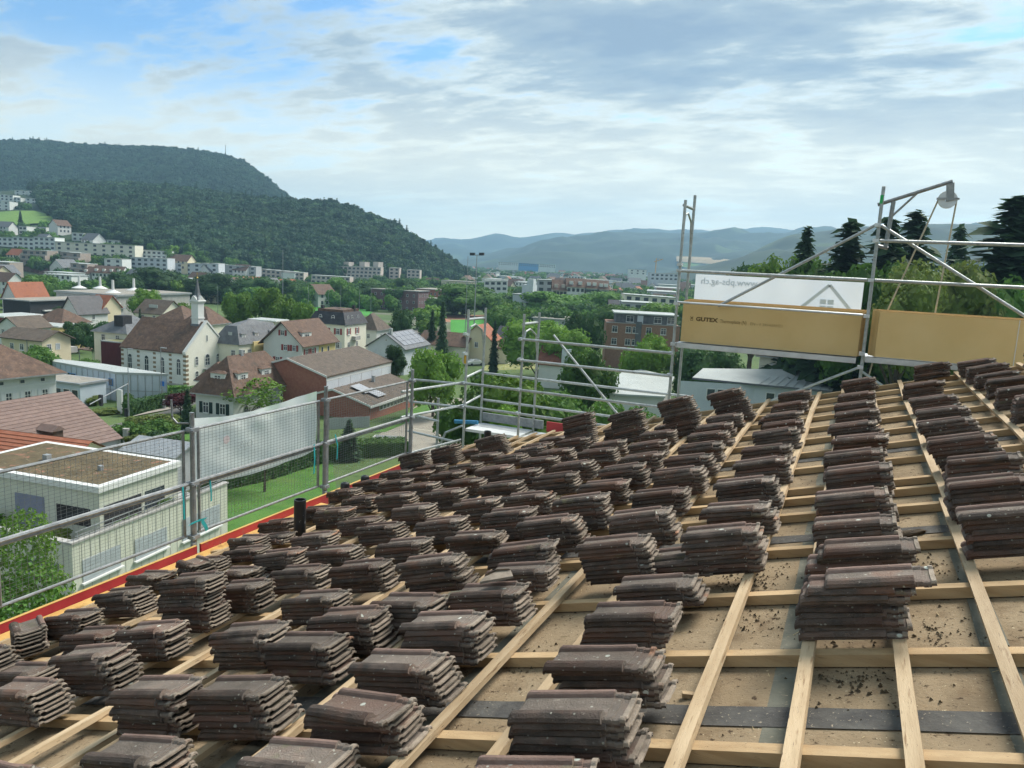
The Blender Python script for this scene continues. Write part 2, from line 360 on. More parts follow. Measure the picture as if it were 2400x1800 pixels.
STACKS = [(-3.19,1.83,5,0),(-2.52,2.01,6,0),(-1.74,2.09,5,0),(-3.99,2.47,7,0),(-2.9,2.44,8,0),(-2.37,2.45,8,0),(-1.66,2.4,7,0),(-4.6,2.84,4,0),(-3.87,2.82,8,0),(-4.51,3.25,6,0),(-3.93,3.24,7,0),(-5.18,2.93,7,0),(-5.27,3.61,6,0),(-5.39,3.36,7,-30),(-5.15,4.0,7,0),(-3.99,3.66,14,0),(-5.68,4.65,5,0),(-5.33,4.87,6,-18),(-5.42,5.04,4,0),(-4.61,4.66,4,0),(-3.91,4.0,7,0),(-5.16,5.32,4,0),(-5.49,5.67,5,-10),(-5.32,5.85,3,0),(-4.34,4.88,6,0),(-3.67,4.37,6,0),(-4.47,5.49,5,0),(-3.72,4.86,6,0),(-5.77,6.41,4,0),(-5.56,6.79,5,0),(-4.89,6.32,7,0),(-5.84,7.73,5,0),(-5.0,6.95,6,0),(-5.82,8.89,4,0),(-5.76,8.17,5,0),(-5.07,7.74,6,0),(-5.24,8.53,4,0),(-5.3,8.97,4,0),(-5.65,9.2,11,0),(-5.35,9.58,10,0),(-4.48,8.53,5,0),(-4.52,9.23,5,0),(-4.69,9.81,11,0),(-5.26,9.98,4,20),(-3.65,7.7,7,0),(-3.93,8.77,5,0),(-4.51,8.07,5,0),(-4.52,7.48,5,0),(-3.79,7.25,6,0),(-3.06,6.69,7,0),(-3.7,6.65,7,0),(-2.97,5.99,7,0),(-4.48,6.89,6,0),(-3.78,6.16,6,0),(-3.73,5.52,6,0),(-3.01,5.38,7,0),(-3.07,4.89,6,0),(-2.47,4.98,6,10),(-4.28,5.95,5,0),(-3.03,4.28,7,0),(-2.37,4.21,8,7),(-1.83,4.41,7,0),(-1.79,4.89,9,7),(-1.73,4.15,5,0),(-1.69,3.64,7,0),(-1.71,3.21,7,0),(-2.15,3.52,7,-8),(-1.7,2.78,7,0),(-2.39,3.29,8,0),(-3.03,3.75,6,0),(-2.44,3.0,7,0),(-2.94,3.11,8,0),(-3.84,10.1,4,0),(-3.26,9.68,16,0),(-2.52,9.49,15,0),(-2.71,9.61,7,0),(-2.56,8.6,6,0),(-3.25,9.27,6,0),(-3.95,9.66,4,0),(-3.93,9.35,4,0),(-3.19,8.54,6,0),(-3.17,7.91,7,0),(-2.48,7.99,7,0),(-2.51,7.33,7,0),(-3.09,7.23,7,0),(-2.52,6.79,7,0),(-2.03,8.91,6,0),(-1.95,8.16,6,0),(-1.8,7.29,7,0),(-1.78,6.66,8,0),(-1.84,6.2,7,0),(-2.41,5.91,8,0),(-1.78,5.46,9,0),(-2.36,5.34,8,0),(-1.21,6.92,7,0),(-1.18,6.25,8,0),(-1.2,5.63,7,0),(-1.14,4.91,8,0),(-1.1,4.22,9,0),(-0.5,4.28,9,0),(-0.51,4.99,7,0),(-0.53,5.58,8,0),(-0.53,6.34,7,0),(-1.83,9.4,18,0),(-1.28,9.92,16,0),(-0.63,11.09,5,0),(-2.0,9.53,5,0),(-1.32,9.5,6,0),(-1.37,9.06,5,0),(-1.29,8.33,6,0),(-1.24,7.52,7,0),(-0.61,10.0,5,0),(-0.63,9.02,6,0),(-0.58,8.54,5,0),(-0.54,7.73,7,0),(-0.57,7.08,6,0),(0.18,11.25,6,0),(0.16,10.05,5,0),(0.14,9.26,5,0),(0.17,8.62,5,0),(0.17,7.73,6,0),(0.19,6.93,7,0),(0.16,6.28,7,0),(0.19,5.62,8,0),(0.18,5.04,7,0),(0.19,4.45,7,0),(0.25,3.97,8,0),(0.31,3.47,9,0),(1.09,12.12,7,0),(0.87,9.95,6,0),(0.89,8.75,6,0),(0.91,7.93,6,0),(0.9,7.18,7,0),(0.9,6.13,9,0),(0.94,5.67,7,0),(0.88,4.95,8,0),(1.82,11.16,7,0),(-0.78,4.28,4,0),(-0.78,3.84,4,0),(-0.78,3.33,6,0),(-0.72,2.8,7,0),(-0.7,2.35,8,0),(-0.75,2.04,5,0)]
STACKS = [(.165, 3.42, 9, 0) if (a, b) == (.31, 3.47) else (.185, 3.95, 8, 0) if (a, b) == (.25, 3.97) else (a, b, n, w) for a, b, n, w in STACKS]
STACKS += [(1.60, 10.5, 7, 3), (1.60, 9.85, 6, 0), (1.62, 9.15, 7, -2), (1.61, 8.45, 7, 0), (1.63, 7.7, 8, 2), (1.62, 6.95, 7, 0), (.90, 4.34, 8, 0), (2.3, 9.2, 7, 0), (2.3, 10.2, 7, 0), (2.3, 11.2, 7, 0)]
STACKS = [(s if not (s > 1.7 and y > 11.1 and s < 2) else 1.57, y if y < 11.5 else 11.5, n, w) for s, y, n, w in STACKS]
rows = {}
EDG = [-5.52, -4.78, -4.17, -3.46, -2.87, -2.28, -1.58, -.97, -.22, .6, 1.3, 1.98]
for st in STACKS:
    i = sum(1 for e in EDG if st[0] > e); rows.setdefault(i, []).append(st)
rs = random.Random(21)
HB = .0885
for i, lst in sorted(rows.items()):
    lst.sort(key=lambda t: t[1])
    for j, (s, y, n, yaw) in enumerate(lst):
        place = 'nearest the red toe boards' if i == 0 else 'farthest up the slope to the right' if i == 12 else ORD[i+1]+' from the red toe boards'
        lab = '%s-tile stack, %s from the front in the row %s' % (NUM[n], ORD[j+1], place)
        root = empty('tile_stack', (0, 0, 0), lab, 'tile stack', 'stacks of old roof tiles on the battens')
        tilt = rs.uniform(-.008, .012)+(.09 if n >= 10 and y > 9 else 0)
        root.matrix_world = M_ROOF @ Matrix.Translation((s, y, HB)) @ Matrix.Rotation(R_(yaw+rs.uniform(-2.2, 2.2)), 4, 'Z') @ Matrix.Rotation(-tilt, 4, 'Y')
        leanx, leany = rs.uniform(-.005, .004), rs.uniform(-.0035, .003)
        kq = rs.randrange(2, n) if n > 4 and rs.random() < .35 else 99; qx, qr = rs.uniform(-.022, .022), rs.uniform(-.07, .07)
        for k in range(n):
            o = bpy.data.objects.new('roof_tile', TILES[rs.randrange(5)]); col.objects.link(o); o.parent = root
            dx, dy, rz = rs.gauss(0, .011), rs.gauss(0, .005), rs.gauss(0, .013)
            if k == n-1 and rs.random() < .22: rz += rs.uniform(-.16, .16); dx += rs.uniform(-.03, .03)
            if k >= kq: dx += qx; rz += qr
            if s == .165 and k >= 4: dx += (.01, .02, .035, .05, .125)[min(k-4, 4)]
            if s == .185 and k >= 5: dx += .05
            if n == 14 and k in (6, 7): dx -= .02
            o.location = (-TL/2+leanx*(k-n/2)*1.5+dx, -TW/2+leany*(k-n/2)+dy, .010+k*.0258)
            o.rotation_euler = (rs.gauss(0, .006), rs.gauss(0, .006), rz)
mb = MB()
for i in range(140):
    a_ = rr.uniform(0, 3.14); c_ = RP(rr.uniform(-1.7, 1.3), rr.uniform(2.0, 5.6), .004); l_ = rr.uniform(.006, .028); d_ = Vector((math.cos(a_), math.sin(a_), 0))*l_; d_.z = d_.x*math.tan(PITCH); mb.tube(c_-d_, c_+d_, .0011, 3)
tag(mb.build('straw_bits', mat('straw', (.45, .36, .2), None, rough=.9)), 'thin pale bits of straw and splinters on the bare boards', 'straw', kind='stuff')
# a broken corner of tile left on one stack
mb = MB(); pts = [(0, 0), (.19, .015), (.16, .11), (.07, .125), (.02, .075)]
mb.add([(x, y, 0) for x, y in pts]+[(x, y, .014) for x, y in pts], [(4, 3, 2, 1, 0), (5, 6, 7, 8, 9)]+[(i, (i+1) % 5, 5+(i+1) % 5, 5+i) for i in range(5)])
mb.add([(.02, .075, .014), (.07, .125, .014), (.075, .115, .026), (.03, .07, .026)], ((0, 1, 2, 3), (0, 3, 2, 1)))
mb.add([(.07, .125, .014), (.16, .11, .014), (.155, .10, .026), (.075, .115, .026)], ((0, 1, 2, 3), (0, 3, 2, 1)))
o = mb.build('tile_shard', m_head); o.matrix_world = M_ROOF @ Matrix.Translation((-1.72, 3.62, HB+7*.0262+.035)) @ Matrix.Rotation(.25, 4, 'Z') @ Matrix.Rotation(.10, 4, 'X')
tag(o, 'broken corner of a roof tile lying on top of a stack', 'tile shard')

# vent pipes
m_pipe = mat('black_plastic', (.012, .013, .015), (.02, .022, .025), 8, .35, spec=.5, spots=[(16, .68, .72, (.16, .16, .16))])
def pipe(s, y, r, h0, h1, label, cap=False):
    mb = MB(); n = 20; a = RP(s, y, 0)
    prof = [(r, h0), (r, h1), (r*.80, h1), (r*.80, h1-.25)] if not cap else [(r, h0), (r, h1-r*.7), (r*.86, h1-r*.3), (r*.55, h1-.01), (.002, h1)]
    vs = [a+Vector((q*math.cos(2*math.pi*i/n), q*math.sin(2*math.pi*i/n), z)) for q, z in prof for i in range(n)]
    fs = [(k*n+i, k*n+(i+1) % n, (k+1)*n+(i+1) % n, (k+1)*n+i) for k in range(len(prof)-1) for i in range(n)]
    if not cap: fs.append(tuple(3*n+i for i in range(n)))
    mb.add(vs, fs)
    o = mb.build('vent_pipe', m_pipe, smooth=True)
    try: o.data.set_sharp_from_angle(angle=R_(40))
    except Exception: pass
    tag(o, label, 'pipe')
pipe(-5.27, 6.14, .062, -.02, .47, 'tall open black vent pipe standing among the tile stacks near the eave')
q = PX(809, 1129, -6.05); pipe(-6.05/math.cos(PITCH), q.y, .062, -.02, q.z-RP(-6.05/math.cos(PITCH), 0).z, 'nearer of two short black capped pipes in front of the red toe board', True)
q = PX(856, 1113, -6.05); pipe(-6.05/math.cos(PITCH), q.y, .062, -.02, q.z-RP(-6.05/math.cos(PITCH), 0).z, 'farther of two short black capped pipes in front of the red toe board', True)
pipe(-5.15, 10.35, .055, -.02, .42, 'dark vent pipe half hidden behind the far corner tile stacks')

# ================================================================ scaffolding
m_steel = mat('galvanised_tube', (.22, .235, .24), (.34, .355, .36), 14, .45, .15, 60, metal=.55, rnd=.12, spots=[(20, .64, .72, (.2, .2, .2))])
m_steel2 = mat('dull_galvanised', (.24, .26, .27), (.36, .38, .39), 9, .55, .1, 60, metal=.4, rnd=.1)
m_alu = mat('aluminium_plank', (.55, .57, .58), (.66, .68, .69), 7, .4, metal=.6)
m_red = mat('red_toe_board', (.38, .04, .045), (.46, .06, .062), 3, .6, .1, 30, spots=[(9, .62, .74, (.34, .09, .08))], world_co=True)
m_ochre = MATS['ochre_board']
m_straps = mat('turquoise_strap', (.02, .30, .32), (.03, .38, .40), 9, .6)
m_wire = mat('wire_mesh', (.22, .24, .24), None, rough=.5, metal=.3)
XG = -6.5
POSTS = [(3.84, 'at the left frame edge'), (6.06, 'left of the pale sheet'), (8.38, 'right of the pale sheet'), (10.62, 'at the far end of the red toe boards')]
for y, w in POSTS:
    t = empty('guard_post', (XG, y, -3.5), 'grey steel scaffold guard post '+w, 'scaffold post', 'posts carrying the eave guard panels')
    mb = MB(); mb.tube((0, 0, -1.2), (0, 0, 1.72), .026, 10); mb.build('tube', m_steel, t, smooth=False)
    mb = MB(); mb.tube((.0, 0, -1.0), (0, 0, .9), .034, 10); mb.build('sleeve', m_steel2, t)
    for z in (.30, .92, 1.53):
        mb = MB(); mb.box((0, 0, z), (.045, 0, 0), (0, .05, 0), (0, 0, .022)); mb.tube((.03, -.045, z), (.075, -.045, z), .012, 6); mb.build('coupler', m_steel2, t)
    if y == 6.06:
        mb = MB(); mb.path([(-.03, -.02, 1.60), (-.12, -.09, 1.60), (-.16, -.12, 1.66), (-.17, -.12, 1.86)], .011); mb.build('hook', m_steel, t)
def panel(y0, y1, label):
    t = empty('mesh_guard_panel', (XG-.04, y0, -3.18), label, 'guard panel', 'wire mesh guard panels along the eave')
    L = y1-y0; H = 1.20
    for nm, z in (('top_rail', H), ('bottom_rail', 0.0)):
        mb = MB(); mb.tube((0, 0, z), (0, L, z), .017, 8); mb.build(nm, m_steel, t)
    mb = MB(); mb.tube((.025, -.05, .60), (.025, L+.05, .60), .024, 8); mb.tube((.0, 0, .555), (0, L, .555), .016, 8); mb.build('middle_rail', m_steel, t)
    for y in (.02, L-.02):
        mb = MB(); mb.tube((0, y, 0), (0, y, H), .017, 8); mb.build('upright', m_steel, t)
    mb = MB(); r = .0019
    n = int(L/.055)
    for i in range(1, n): mb.tube((0, L*i/n, 0), (0, L*i/n, H), r, 3, cap=False)
    for i in range(1, 34): mb.tube((.004, 0, H*i/34), (.004, L, H*i/34), r*.85, 3, cap=False)
    tag(mb.build('wire_mesh', m_wire, t), kind='stuff')
panel(3.93, 5.99, 'wire mesh guard panel in front of the cream flat-roofed house')
panel(6.16, 8.30, 'wire mesh guard panel with the pale sheet tied behind it')
panel(8.46, 10.56, 'wire mesh guard panel in front of the brick hall and lawn')
panel(1.72, 3.76, 'wire mesh guard panel cut off by the left frame edge')
# toe boards: red upper plank with an ochre plank lying inside it
for k, (a, b, w) in enumerate(((1.5, 6.03, 'nearest of the three red scaffold toe boards along the eave'), (6.09, 8.36, 'middle one of the three red scaffold toe boards along the eave'), (8.40, 10.75, 'farthest and brightest of the three red toe boards along the eave'))):
    t = empty('toe_board', (XG+.05, a, -3.45), w, 'toe board', 'red toe boards along the eave')
    mb = MB(); mb.aabb(0, .028, 0, b-a, 0, .165); mb.build('board', m_red if k else mat('deep_red_board', (.30, .024, .04), (.38, .04, .055), 3, .6, .1, 30, world_co=True), t)
    mb = MB(); mb.aabb(-.002, .03, 0, b-a, .166, .170); mb.build('top_edge', m_ochre, t)
    mb = MB(); mb.aabb(-.03, -.002, b-a-.03, b-a+.02, -.1, .19); mb.build('bracket', m_steel2, t)
for a, b, w in ((1.5, 4.9, 'near ochre scaffold plank beside the red toe board'), (4.93, 8.2, 'far ochre scaffold plank beside the red toe board')):
    mb = MB(); mb.aabb(-6.418, -6.10, a, b, -3.42, -3.372); o = mb.build('scaffold_plank', m_ochre); tag(o, w, 'plank', 'ochre planks along the eave')
    o.location = (0, 0, 0)
# turquoise ties
def tie(name, pts, w, label):
    mb = MB()
    for a, b in zip(pts, pts[1:]):
        a, b = Vector(a), Vector(b); mb.box((a+b)/2, (b-a)/2, (0, w/2, w*.2), (.0025, 0, 0))
    tag(mb.build(name, m_straps), label, 'strap', 'turquoise tie straps')
tie('tie_strap', [(XG+.02, 5.90, -2.58), (XG+.03, 5.90, -2.75), (XG+.025, 5.91, -2.95)], .022, 'turquoise strap hanging left of the second guard post')
tie('tie_strap', [(XG+.045, 5.97, -3.02), (XG+.05, 6.08, -3.01), (XG+.045, 6.19, -3.02)], .05, 'turquoise strap wrapped round the foot of the second guard post')
tie('tie_strap', [(XG+.045, 6.14, -3.03), (XG+.05, 6.18, -3.10), (XG+.045, 6.21, -3.16)], .04, 'loose end of turquoise strap at the second post foot')
tie('tie_strap', [(XG-.02, 6.32, -2.56), (XG-.01, 6.33, -2.75), (XG-.01, 6.33, -2.86)], .018, 'turquoise strap end hanging at the left of the pale sheet')
tie('tie_strap', [(XG, 8.14, -2.55), (XG+.02, 8.13, -2.75), (XG+.02, 8.12, -2.95)], .024, 'turquoise strap hanging at the right end of the pale sheet')
tie('tie_strap', [(XG, 8.60, -2.50), (XG+.02, 8.63, -2.66), (XG+.02, 8.62, -2.86)], .018, 'turquoise strap hanging right of the third guard post')
# pale sheet behind the middle panel
m_sheet = mat('pale_sheet', (.82, .87, .84), (.86, .90, .88), 1.2, .6, trans=.5, spots=[(1.1, .55, .72, (.52, .70, .50))])
mb = MB(); nu, nv = 28, 12; V = []
for i in range(nu+1):
    for j in range(nv+1):
        u, w = i/nu, j/nv
        top = -1.87-.10*math.sin(math.pi*min(1, u*1.05))*(1-u*.3)+.02*u; bot = -2.64-.07*math.sin(math.pi*u)-.03*u
        x = XG-.09-.05*w*math.sin(math.pi*u)+.035*noise.noise(Vector((u*6, w*3+u*4, 1)))
        V.append((x, 6.13+2.17*u, bot+(top-bot)*w))
mb.add(V, [(i*(nv+1)+j, (i+1)*(nv+1)+j, (i+1)*(nv+1)+j+1, i*(nv+1)+j+1) for i in range(nu) for j in range(nv)])
sheet = mb.build('sheet_banner', m_sheet, smooth=True); tag(sheet, 'pale green and white sheet tied behind the wire mesh guard', 'banner')
me = text_mesh('OVE', .13); me.materials.append(mat('faded_print', (.58, .65, .65), None, rough=.7))
o = link('lettering', me, sheet); o.matrix_world = Matrix(((0, 0, 1, XG-.055), (-1, 0, 0, 7.05), (0, 1, 0, -2.36), (0, 0, 0, 1)))
mb = MB(); mb.tube((XG-.060, 6.62, -2.20), (XG-.057, 6.62, -2.20), .05, 12); mb.build('faded_dot', mat('faded_pink', (.70, .62, .62), None, rough=.7), sheet)

# gable scaffold
YN, YF = 12.3, 13.0
m_steel3 = mat('bright_galvanised', (.33, .355, .355), (.46, .485, .48), 14, .45, .15, 60, metal=.5, rnd=.1, spots=[(20, .64, .72, (.24, .25, .25))])
gs = empty('gable_scaffold', (-2.65, YN, -6.0), 'galvanised tube scaffold standing at the far gable end of the roof', 'scaffold')
go = Vector((-2.65, YN, -6.0))
def part(name, segs, r=.024, m=None, n=8):
    mb = MB(go)
    for a, b in segs: mb.tube(a, b, r, n)
    return mb.build(name, m or m_steel3, gs)
def coupler(x, y, z):
    mb = MB(go); mb.box((x, y, z), (.04, 0, 0), (0, .045, 0), (0, 0, .025)); mb.tube((x+.03, y-.04, z), (x+.03, y-.085, z), .011, 6); mb.build('coupler', m_alu, gs)
ZB = -12.0
for x, ztn, ztf in ((-6.41, -.86, -.85), (-5.31, -.86, -.86), (-2.66, 1.12, 1.26), (.13, 1.34, .0)):
    part('pole', [((x, YN, ZB), (x+.02, YN, ztn))]); 
    if x < 0: part('pole', [((x, YF, ZB), (x+.02, YF, ztf))])
    zt = ztn-.30 if x < -3 else .92
    if x < 0:
        part('cross_tube', [((x, YN, zt+.12), (x, YF, zt+.12))], .024)
        part('corner_brace', [((x+.01, YN, zt-.38), (x+.01, YN+.12, zt-.02)), ((x+.01, YN+.12, zt-.02), (x+.01, YN+.32, zt+.02)), ((x+.01, YN+.32, zt+.02), (x+.01, YF-.1, zt-.1)), ((x+.01, YF-.1, zt-.1), (x+.01, YF, zt-.45))], .016)
    for z in (-1.66, -2.2, -2.63, -1.3):
        if x < 0: coupler(x, YN-.02, z)
for z in (-1.30, -1.67): part('rail', [((-5.36, YN-.05, z), (-2.62, YN-.05, z))])
for z in (-2.20, -2.63): part('rail', [((-7.55, YN-.05, z-.05), (-6.36, YN-.05, z-.02))]); part('rail', [((-6.46, YN-.05, z), (-2.62, YN-.05, z))])
for z in (-2.10, -2.62): part('rail', [((-6.41, YF+.05, z), (-2.4, YF+.05, z))])
part('rail', [((-7.56, YN-.05, -2.92), (-6.9, YN-.05, -2.98)), ((-7.56, YN-.05, -3.25), (-6.5, YN-.05, -3.32))])
for z in (-2.05, -2.55): part('end_rail', [((-6.41, YN, z-.06), (-6.41, YF, z+.02))], .022)
# rails linking the eave guard to the gable scaffold
for z in (-2.20, -2.63, -3.28): part('return_rail', [((XG-.2, 10.62, z+.02), (XG+.05, YN, z))], .022)
part('short_pole', [((-6.95, YN, -4.6), (-6.95, YN, -2.55))])
part('bracket', [((-6.95, YN, -3.6), (-6.80, YN+.05, -3.2)), ((-6.80, YN+.05, -3.2), (-6.45, YN+.05, -3.02))], .02)
part('long_brace', [((-5.0, YF+.02, -1.25), (-2.9, YF+.02, -3.35))], .022)
part('rail', [((-2.66, YN-.05, .02), (.08, YN-.05, .02))]); part('rail', [((.18, YN-.05, .02), (2.6, YN-.05, .02))])
part('rail', [((.18, YN-.05, .58), (2.6, YN-.05, .58))]); part('board_rail', [((-2.62, YN-.08, -.475), (.08, YN-.08, -.485))], .018, m_alu)
part('brace', [((-2.0, YN+.03, -.50), (.10, YN+.03, .80))], .022); part('brace', [((.18, YN+.03, .80), (2.4, YN+.03, -.56))], .022)
part('brace', [((-1.9, YN+.02, -2.35), (.13, YN+.02, -1.25))], .02); part('brace', [((.13, YN+.02, -1.30), (1.3, YN+.02, -2.0))], .02)
for z in (.58, .80, .02, -.5, -1.05, -1.25): coupler(.13, YN-.02, z)
for z in (.02, -.5, -1.15, .12): coupler(-2.64, YN-.02, z)
mb = MB(go); mb.tube((.145, YN, 1.10), (.147, YN, 1.22), .0255, 10); mb.build('green_mark', mat('green_tape', (.03, .42, .12), None, rough=.6), gs)
mb = MB(go); mb.tube((-6.41, YN, -1.84), (-6.41, YN, -1.66), .032, 8); mb.build('yellow_tape', mat('yellow_tape', (.62, .36, .03), None, rough=.6), gs)
# decks
for x0, x1, z, nm in ((-6.38, -5.30, -3.06, 'deck_plank'), (-5.26, -2.7, -3.08, 'deck_plank')):
    for k in range(2):
        mb = MB(go); mb.aabb(x0, x1, YN+.04+.33*k, YN+.35+.33*k, z-.05, z); mb.build(nm, m_alu if k else mat('white_plank', (.60, .63, .62), (.7, .72, .71), 5, .5, world_co=True), gs)
mb = MB(go); mb.aabb(-6.36, -5.10, YF+.0, YF+.03, -3.02, -2.86); mb.build('end_toe_board', m_steel2, gs)
mb = MB(go); mb.aabb(-5.02, -4.1, YF-.02, YF+.008, -3.05, -2.86); mb.build('red_toe_board', m_red, gs)
mb = MB(go); mb.tube((-6.75, 12.6, -3.02), (-6.30, 12.7, -3.0), .04, 8); mb.build('blue_roll', mat('blue_tarp', (.05, .22, .38), None, rough=.6), gs)
for x0, x1 in ((-2.62, .06), (.18, 2.75)):
    mb = MB(go)
    for k in range(2): mb.aabb(x0, x1, YN+.06+.32*k, YN+.36+.32*k, -1.21+.03*(x0 > 0), -1.13+.03*(x0 > 0))
    mb.aabb(x0, x1, YN+.02, YN+.055, -1.20+.03*(x0 > 0), -1.125+.03*(x0 > 0)); mb.build('alu_deck', m_alu, gs)

# hoist arm with pulley and rope
t = empty('rope_hoist', (.25, YN+.05, .6), 'grey hoist arm with pulley wheel on top of the right scaffold pole', 'hoist')
o_ = Vector((.25, YN+.05, .6)); 
def hp(name, segs, r, m=m_steel): 
    mb = MB(o_)
    for a, b in segs: mb.tube(a, b, r, 8)
    return mb.build(name, m, t)
hp('arm', [((.10, YN+.05, 1.09), (1.00, YN+.05, 1.42))], .026)
hp('upright', [((.30, YN+.05, 1.14), (.27, YN+.05, .50))], .03)
hp('strut', [((.29, YN+.05, .92), (.58, YN+.05, 1.25))], .016)
hp('clamp', [((.13, YN+.05, .52), (.30, YN+.05, .48))], .025)
pw = Vector((.97, YN+.05, 1.17)); mb = MB(o_); n = 24
for rr_, yy in ((.115, .02),):
    prof = [(.03, -.028), (.095, -.03), (.118, -.03), (.104, -.008), (.104, .008), (.118, .03), (.095, .03), (.03, .028)]
    vs = [pw+Vector((q*math.cos(2*math.pi*i/n), z, q*math.sin(2*math.pi*i/n))) for q, z in prof for i in range(n)]
    mb.add(vs, [(k*n+i, k*n+(i+1) % n, (k+1)*n+(i+1) % n, (k+1)*n+i) for k in range(len(prof)-1) for i in range(n)])
mb.build('pulley_wheel', m_alu, t)
mb = MB(o_); mb.box(pw+Vector((.02, -.04, .10)), (.045, 0, .01), (0, .006, 0), (-.012, 0, .12)); mb.box(pw+Vector((.02, .04, .10)), (.045, 0, .01), (0, .006, 0), (-.012, 0, .12)); mb.tube(pw+Vector((0, -.05, 0)), pw+Vector((0, .05, 0)), .018, 8)
mb.box(pw+Vector((0, -.045, .01)), (.14, 0, .0), (0, .006, 0), (0, 0, .014)); mb.build('pulley_block', m_steel2, t)
m_rope = mat('hemp_rope', (.50, .45, .34), (.6, .55, .42), 60, .9, .5, 200, stretch=(1, 1, 4))
mb = MB(); mb.path([pw+Vector((-.112, 0, .0)), PY(2076, 737, YN+.30), Vector((-.35, YN+.36, -6))], .0115, 8)
mb.path([pw+Vector((.112, 0, 0)), PY(2190, 742, YN+.30), Vector((.55, YN+.4, -6))], .0115, 8)
arcs = [pw+Vector((.112*math.cos(a), 0, .112*math.sin(a))) for a in [math.pi*k/10 for k in range(11)]]
mb.path(arcs, .0115, 8); tag(mb.build('hoist_rope', m_rope), 'pale rope running over the pulley wheel of the hoist', 'rope')

# printed banner behind the insulation boards
m_ban = mat('white_banner', (.74, .79, .86), (.78, .83, .89), .8, .55, trans=.4)
mb = MB(); V = []; nu, nv = 30, 6
for i in range(nu+1):
    for j in range(nv+1): V.append((-2.52+2.57*i/nu, YF+.02+.02*math.sin(i*.9)*j/nv, -.78+.76*j/nv))
mb.add(V, [(i*(nv+1)+j, (i+1)*(nv+1)+j, (i+1)*(nv+1)+j+1, i*(nv+1)+j+1) for i in range(nu) for j in range(nv)])
ban = mb.build('scaffold_banner', m_ban, smooth=True); tag(ban, 'white scaffold banner showing through mirrored lettering and a house outline', 'banner')
m_print = mat('print_through', (.60, .69, .76), None, rough=.6)
me = text_mesh('www.pbs-ag.ch', .152, bold=.002); me.materials.append(m_print)
xs = [v.co.x for v in me.vertices]; w_ = max(xs)-min(xs); k_ = .90/w_
o = link('lettering', me, ban); o.matrix_world = Matrix(((-k_, 0, 0, -1.52), (0, 0, -1, YF-.008), (0, 1, 0, -.175), (0, 0, 0, 1)))
mb = MB(); yb = YF-.006
def bl(x0, z0, x1, z1, w):
    a, b = Vector((x0, yb, z0)), Vector((x1, yb, z1)); d = (b-a).normalized(); nn = Vector((-d.z, 0, d.x))*w/2
    mb.box((a+b)/2, (b-a)/2, (0, .002, 0), nn)
m_roofp = mat('print_roof', (.66, .75, .79), None, rough=.6)
bl(-.86, -.50, -.435, -.085, .05); bl(-.435, -.085, -.06, -.50, .05); mb.build('roof_outline', m_roofp, ban)
mb = MB()
for dx in (-.055, .055):
    for dz in (-.05, .05): mb.box((-.45+dx, yb, -.40+dz), (.045, 0, 0), (0, .002, 0), (0, 0, .038))
mb.build('window_print', m_roofp, ban)

# wood fibre insulation boards stacked on edge on the scaffold deck
m_ins = mat('insulation_board', (.68, .48, .215), (.73, .53, .255), 1.3, .9, .08, 90, rnd=.05)
m_inse = mat('insulation_edge', (.46, .31, .14), (.52, .36, .17), 12, .95, .3, 60, rnd=.12)
def ins(x0, x1, y0, z0, z1, th, label):
    t = empty('insulation_board', (x0, y0, z0), label, 'insulation board', 'wood fibre boards on edge')
    mb = MB(); L, h = x1-x0, z1-z0
    mb.aabb(0, L, 0, th, 0, h, 0); mb.build('panel', m_ins, t)
    mb = MB(); mb.aabb(L+.001, L+.018, th*.3, th*.72, .01, h-.01); mb.aabb(.0, L, th*.3, th*.7, h+.0005, h+.012); mb.build('tongue', m_inse, t)
    return t
labs = ['front wood fibre board with printed lettering on the left scaffold deck'] + ['%s wood fibre board behind the lettered one on the left deck' % ORD[k] for k in range(1, 5)]
for k in range(5):
    b = ins(-2.56+.012*k, .07+.018*k, YN+.10+.062*k, -1.11, -.46+.006*k, .06, labs[k])
    if k == 0:
        me = text_mesh('GUTEX', .088, bold=.004); me.materials.append(mat('stamp_ink', (.16, .105, .045), None, rough=.9))
        mb_ = link('lettering', me, b); mb_.matrix_local = Matrix(((1.18, 0, 0, .22), (0, 0, -1, -.0018), (0, 1, 0, .352), (0, 0, 0, 1)))
        for vv in me.vertices: pass
        me = text_mesh('Thermoplatte (N)', .078, bold=.001); me.materials.append(mat('stamp_ink_faint', (.33, .215, .085), None, rough=.9))
        mb_ = link('lettering', me, b); mb_.matrix_local = Matrix(((.72, 0, 0, .60), (0, 0, -1, -.0018), (0, 1, 0, .350), (0, 0, 0, 1)))
        me = text_mesh('EN - 1 24143AH21', .066); me.materials.append(mat('stamp_ink_fainter', (.40, .265, .105), None, rough=.9))
        mb_ = link('lettering', me, b); mb_.matrix_local = Matrix(((.95, 0, 0, 1.06), (0, 0, -1, -.0018), (0, 1, 0, .346), (0, 0, 0, 1)))
        mb = MB(); mb.aabb(.13, .135, -.002, 0, .35, .42); mb.aabb(.13, .175, -.002, 0, .35, .357); mb.aabb(.17, .175, -.002, 0, .35, .42); mb.aabb(.145, .165, -.002, 0, .375, .41); mb.build('stamp_logo', MATS['stamp_ink'], b)
labs = ['front blank wood fibre board on the right scaffold deck'] + ['%s wood fibre board behind the front one on the right deck' % ORD[k] for k in range(1, 4)]
for k in range(4): ins(.30-.03*k, 2.9, YN+.02+.062*k, -1.08, -.425+.005*k, .06, labs[k])
mb = MB(); mb.aabb(2.02, 2.03, YN+.012, YN+.019, -1.08, -.42); tag(mb.build('pack_strap', mat('white_strap', (.7, .68, .62), None)), 'thin white packing strap round the right-hand boards', 'strap')

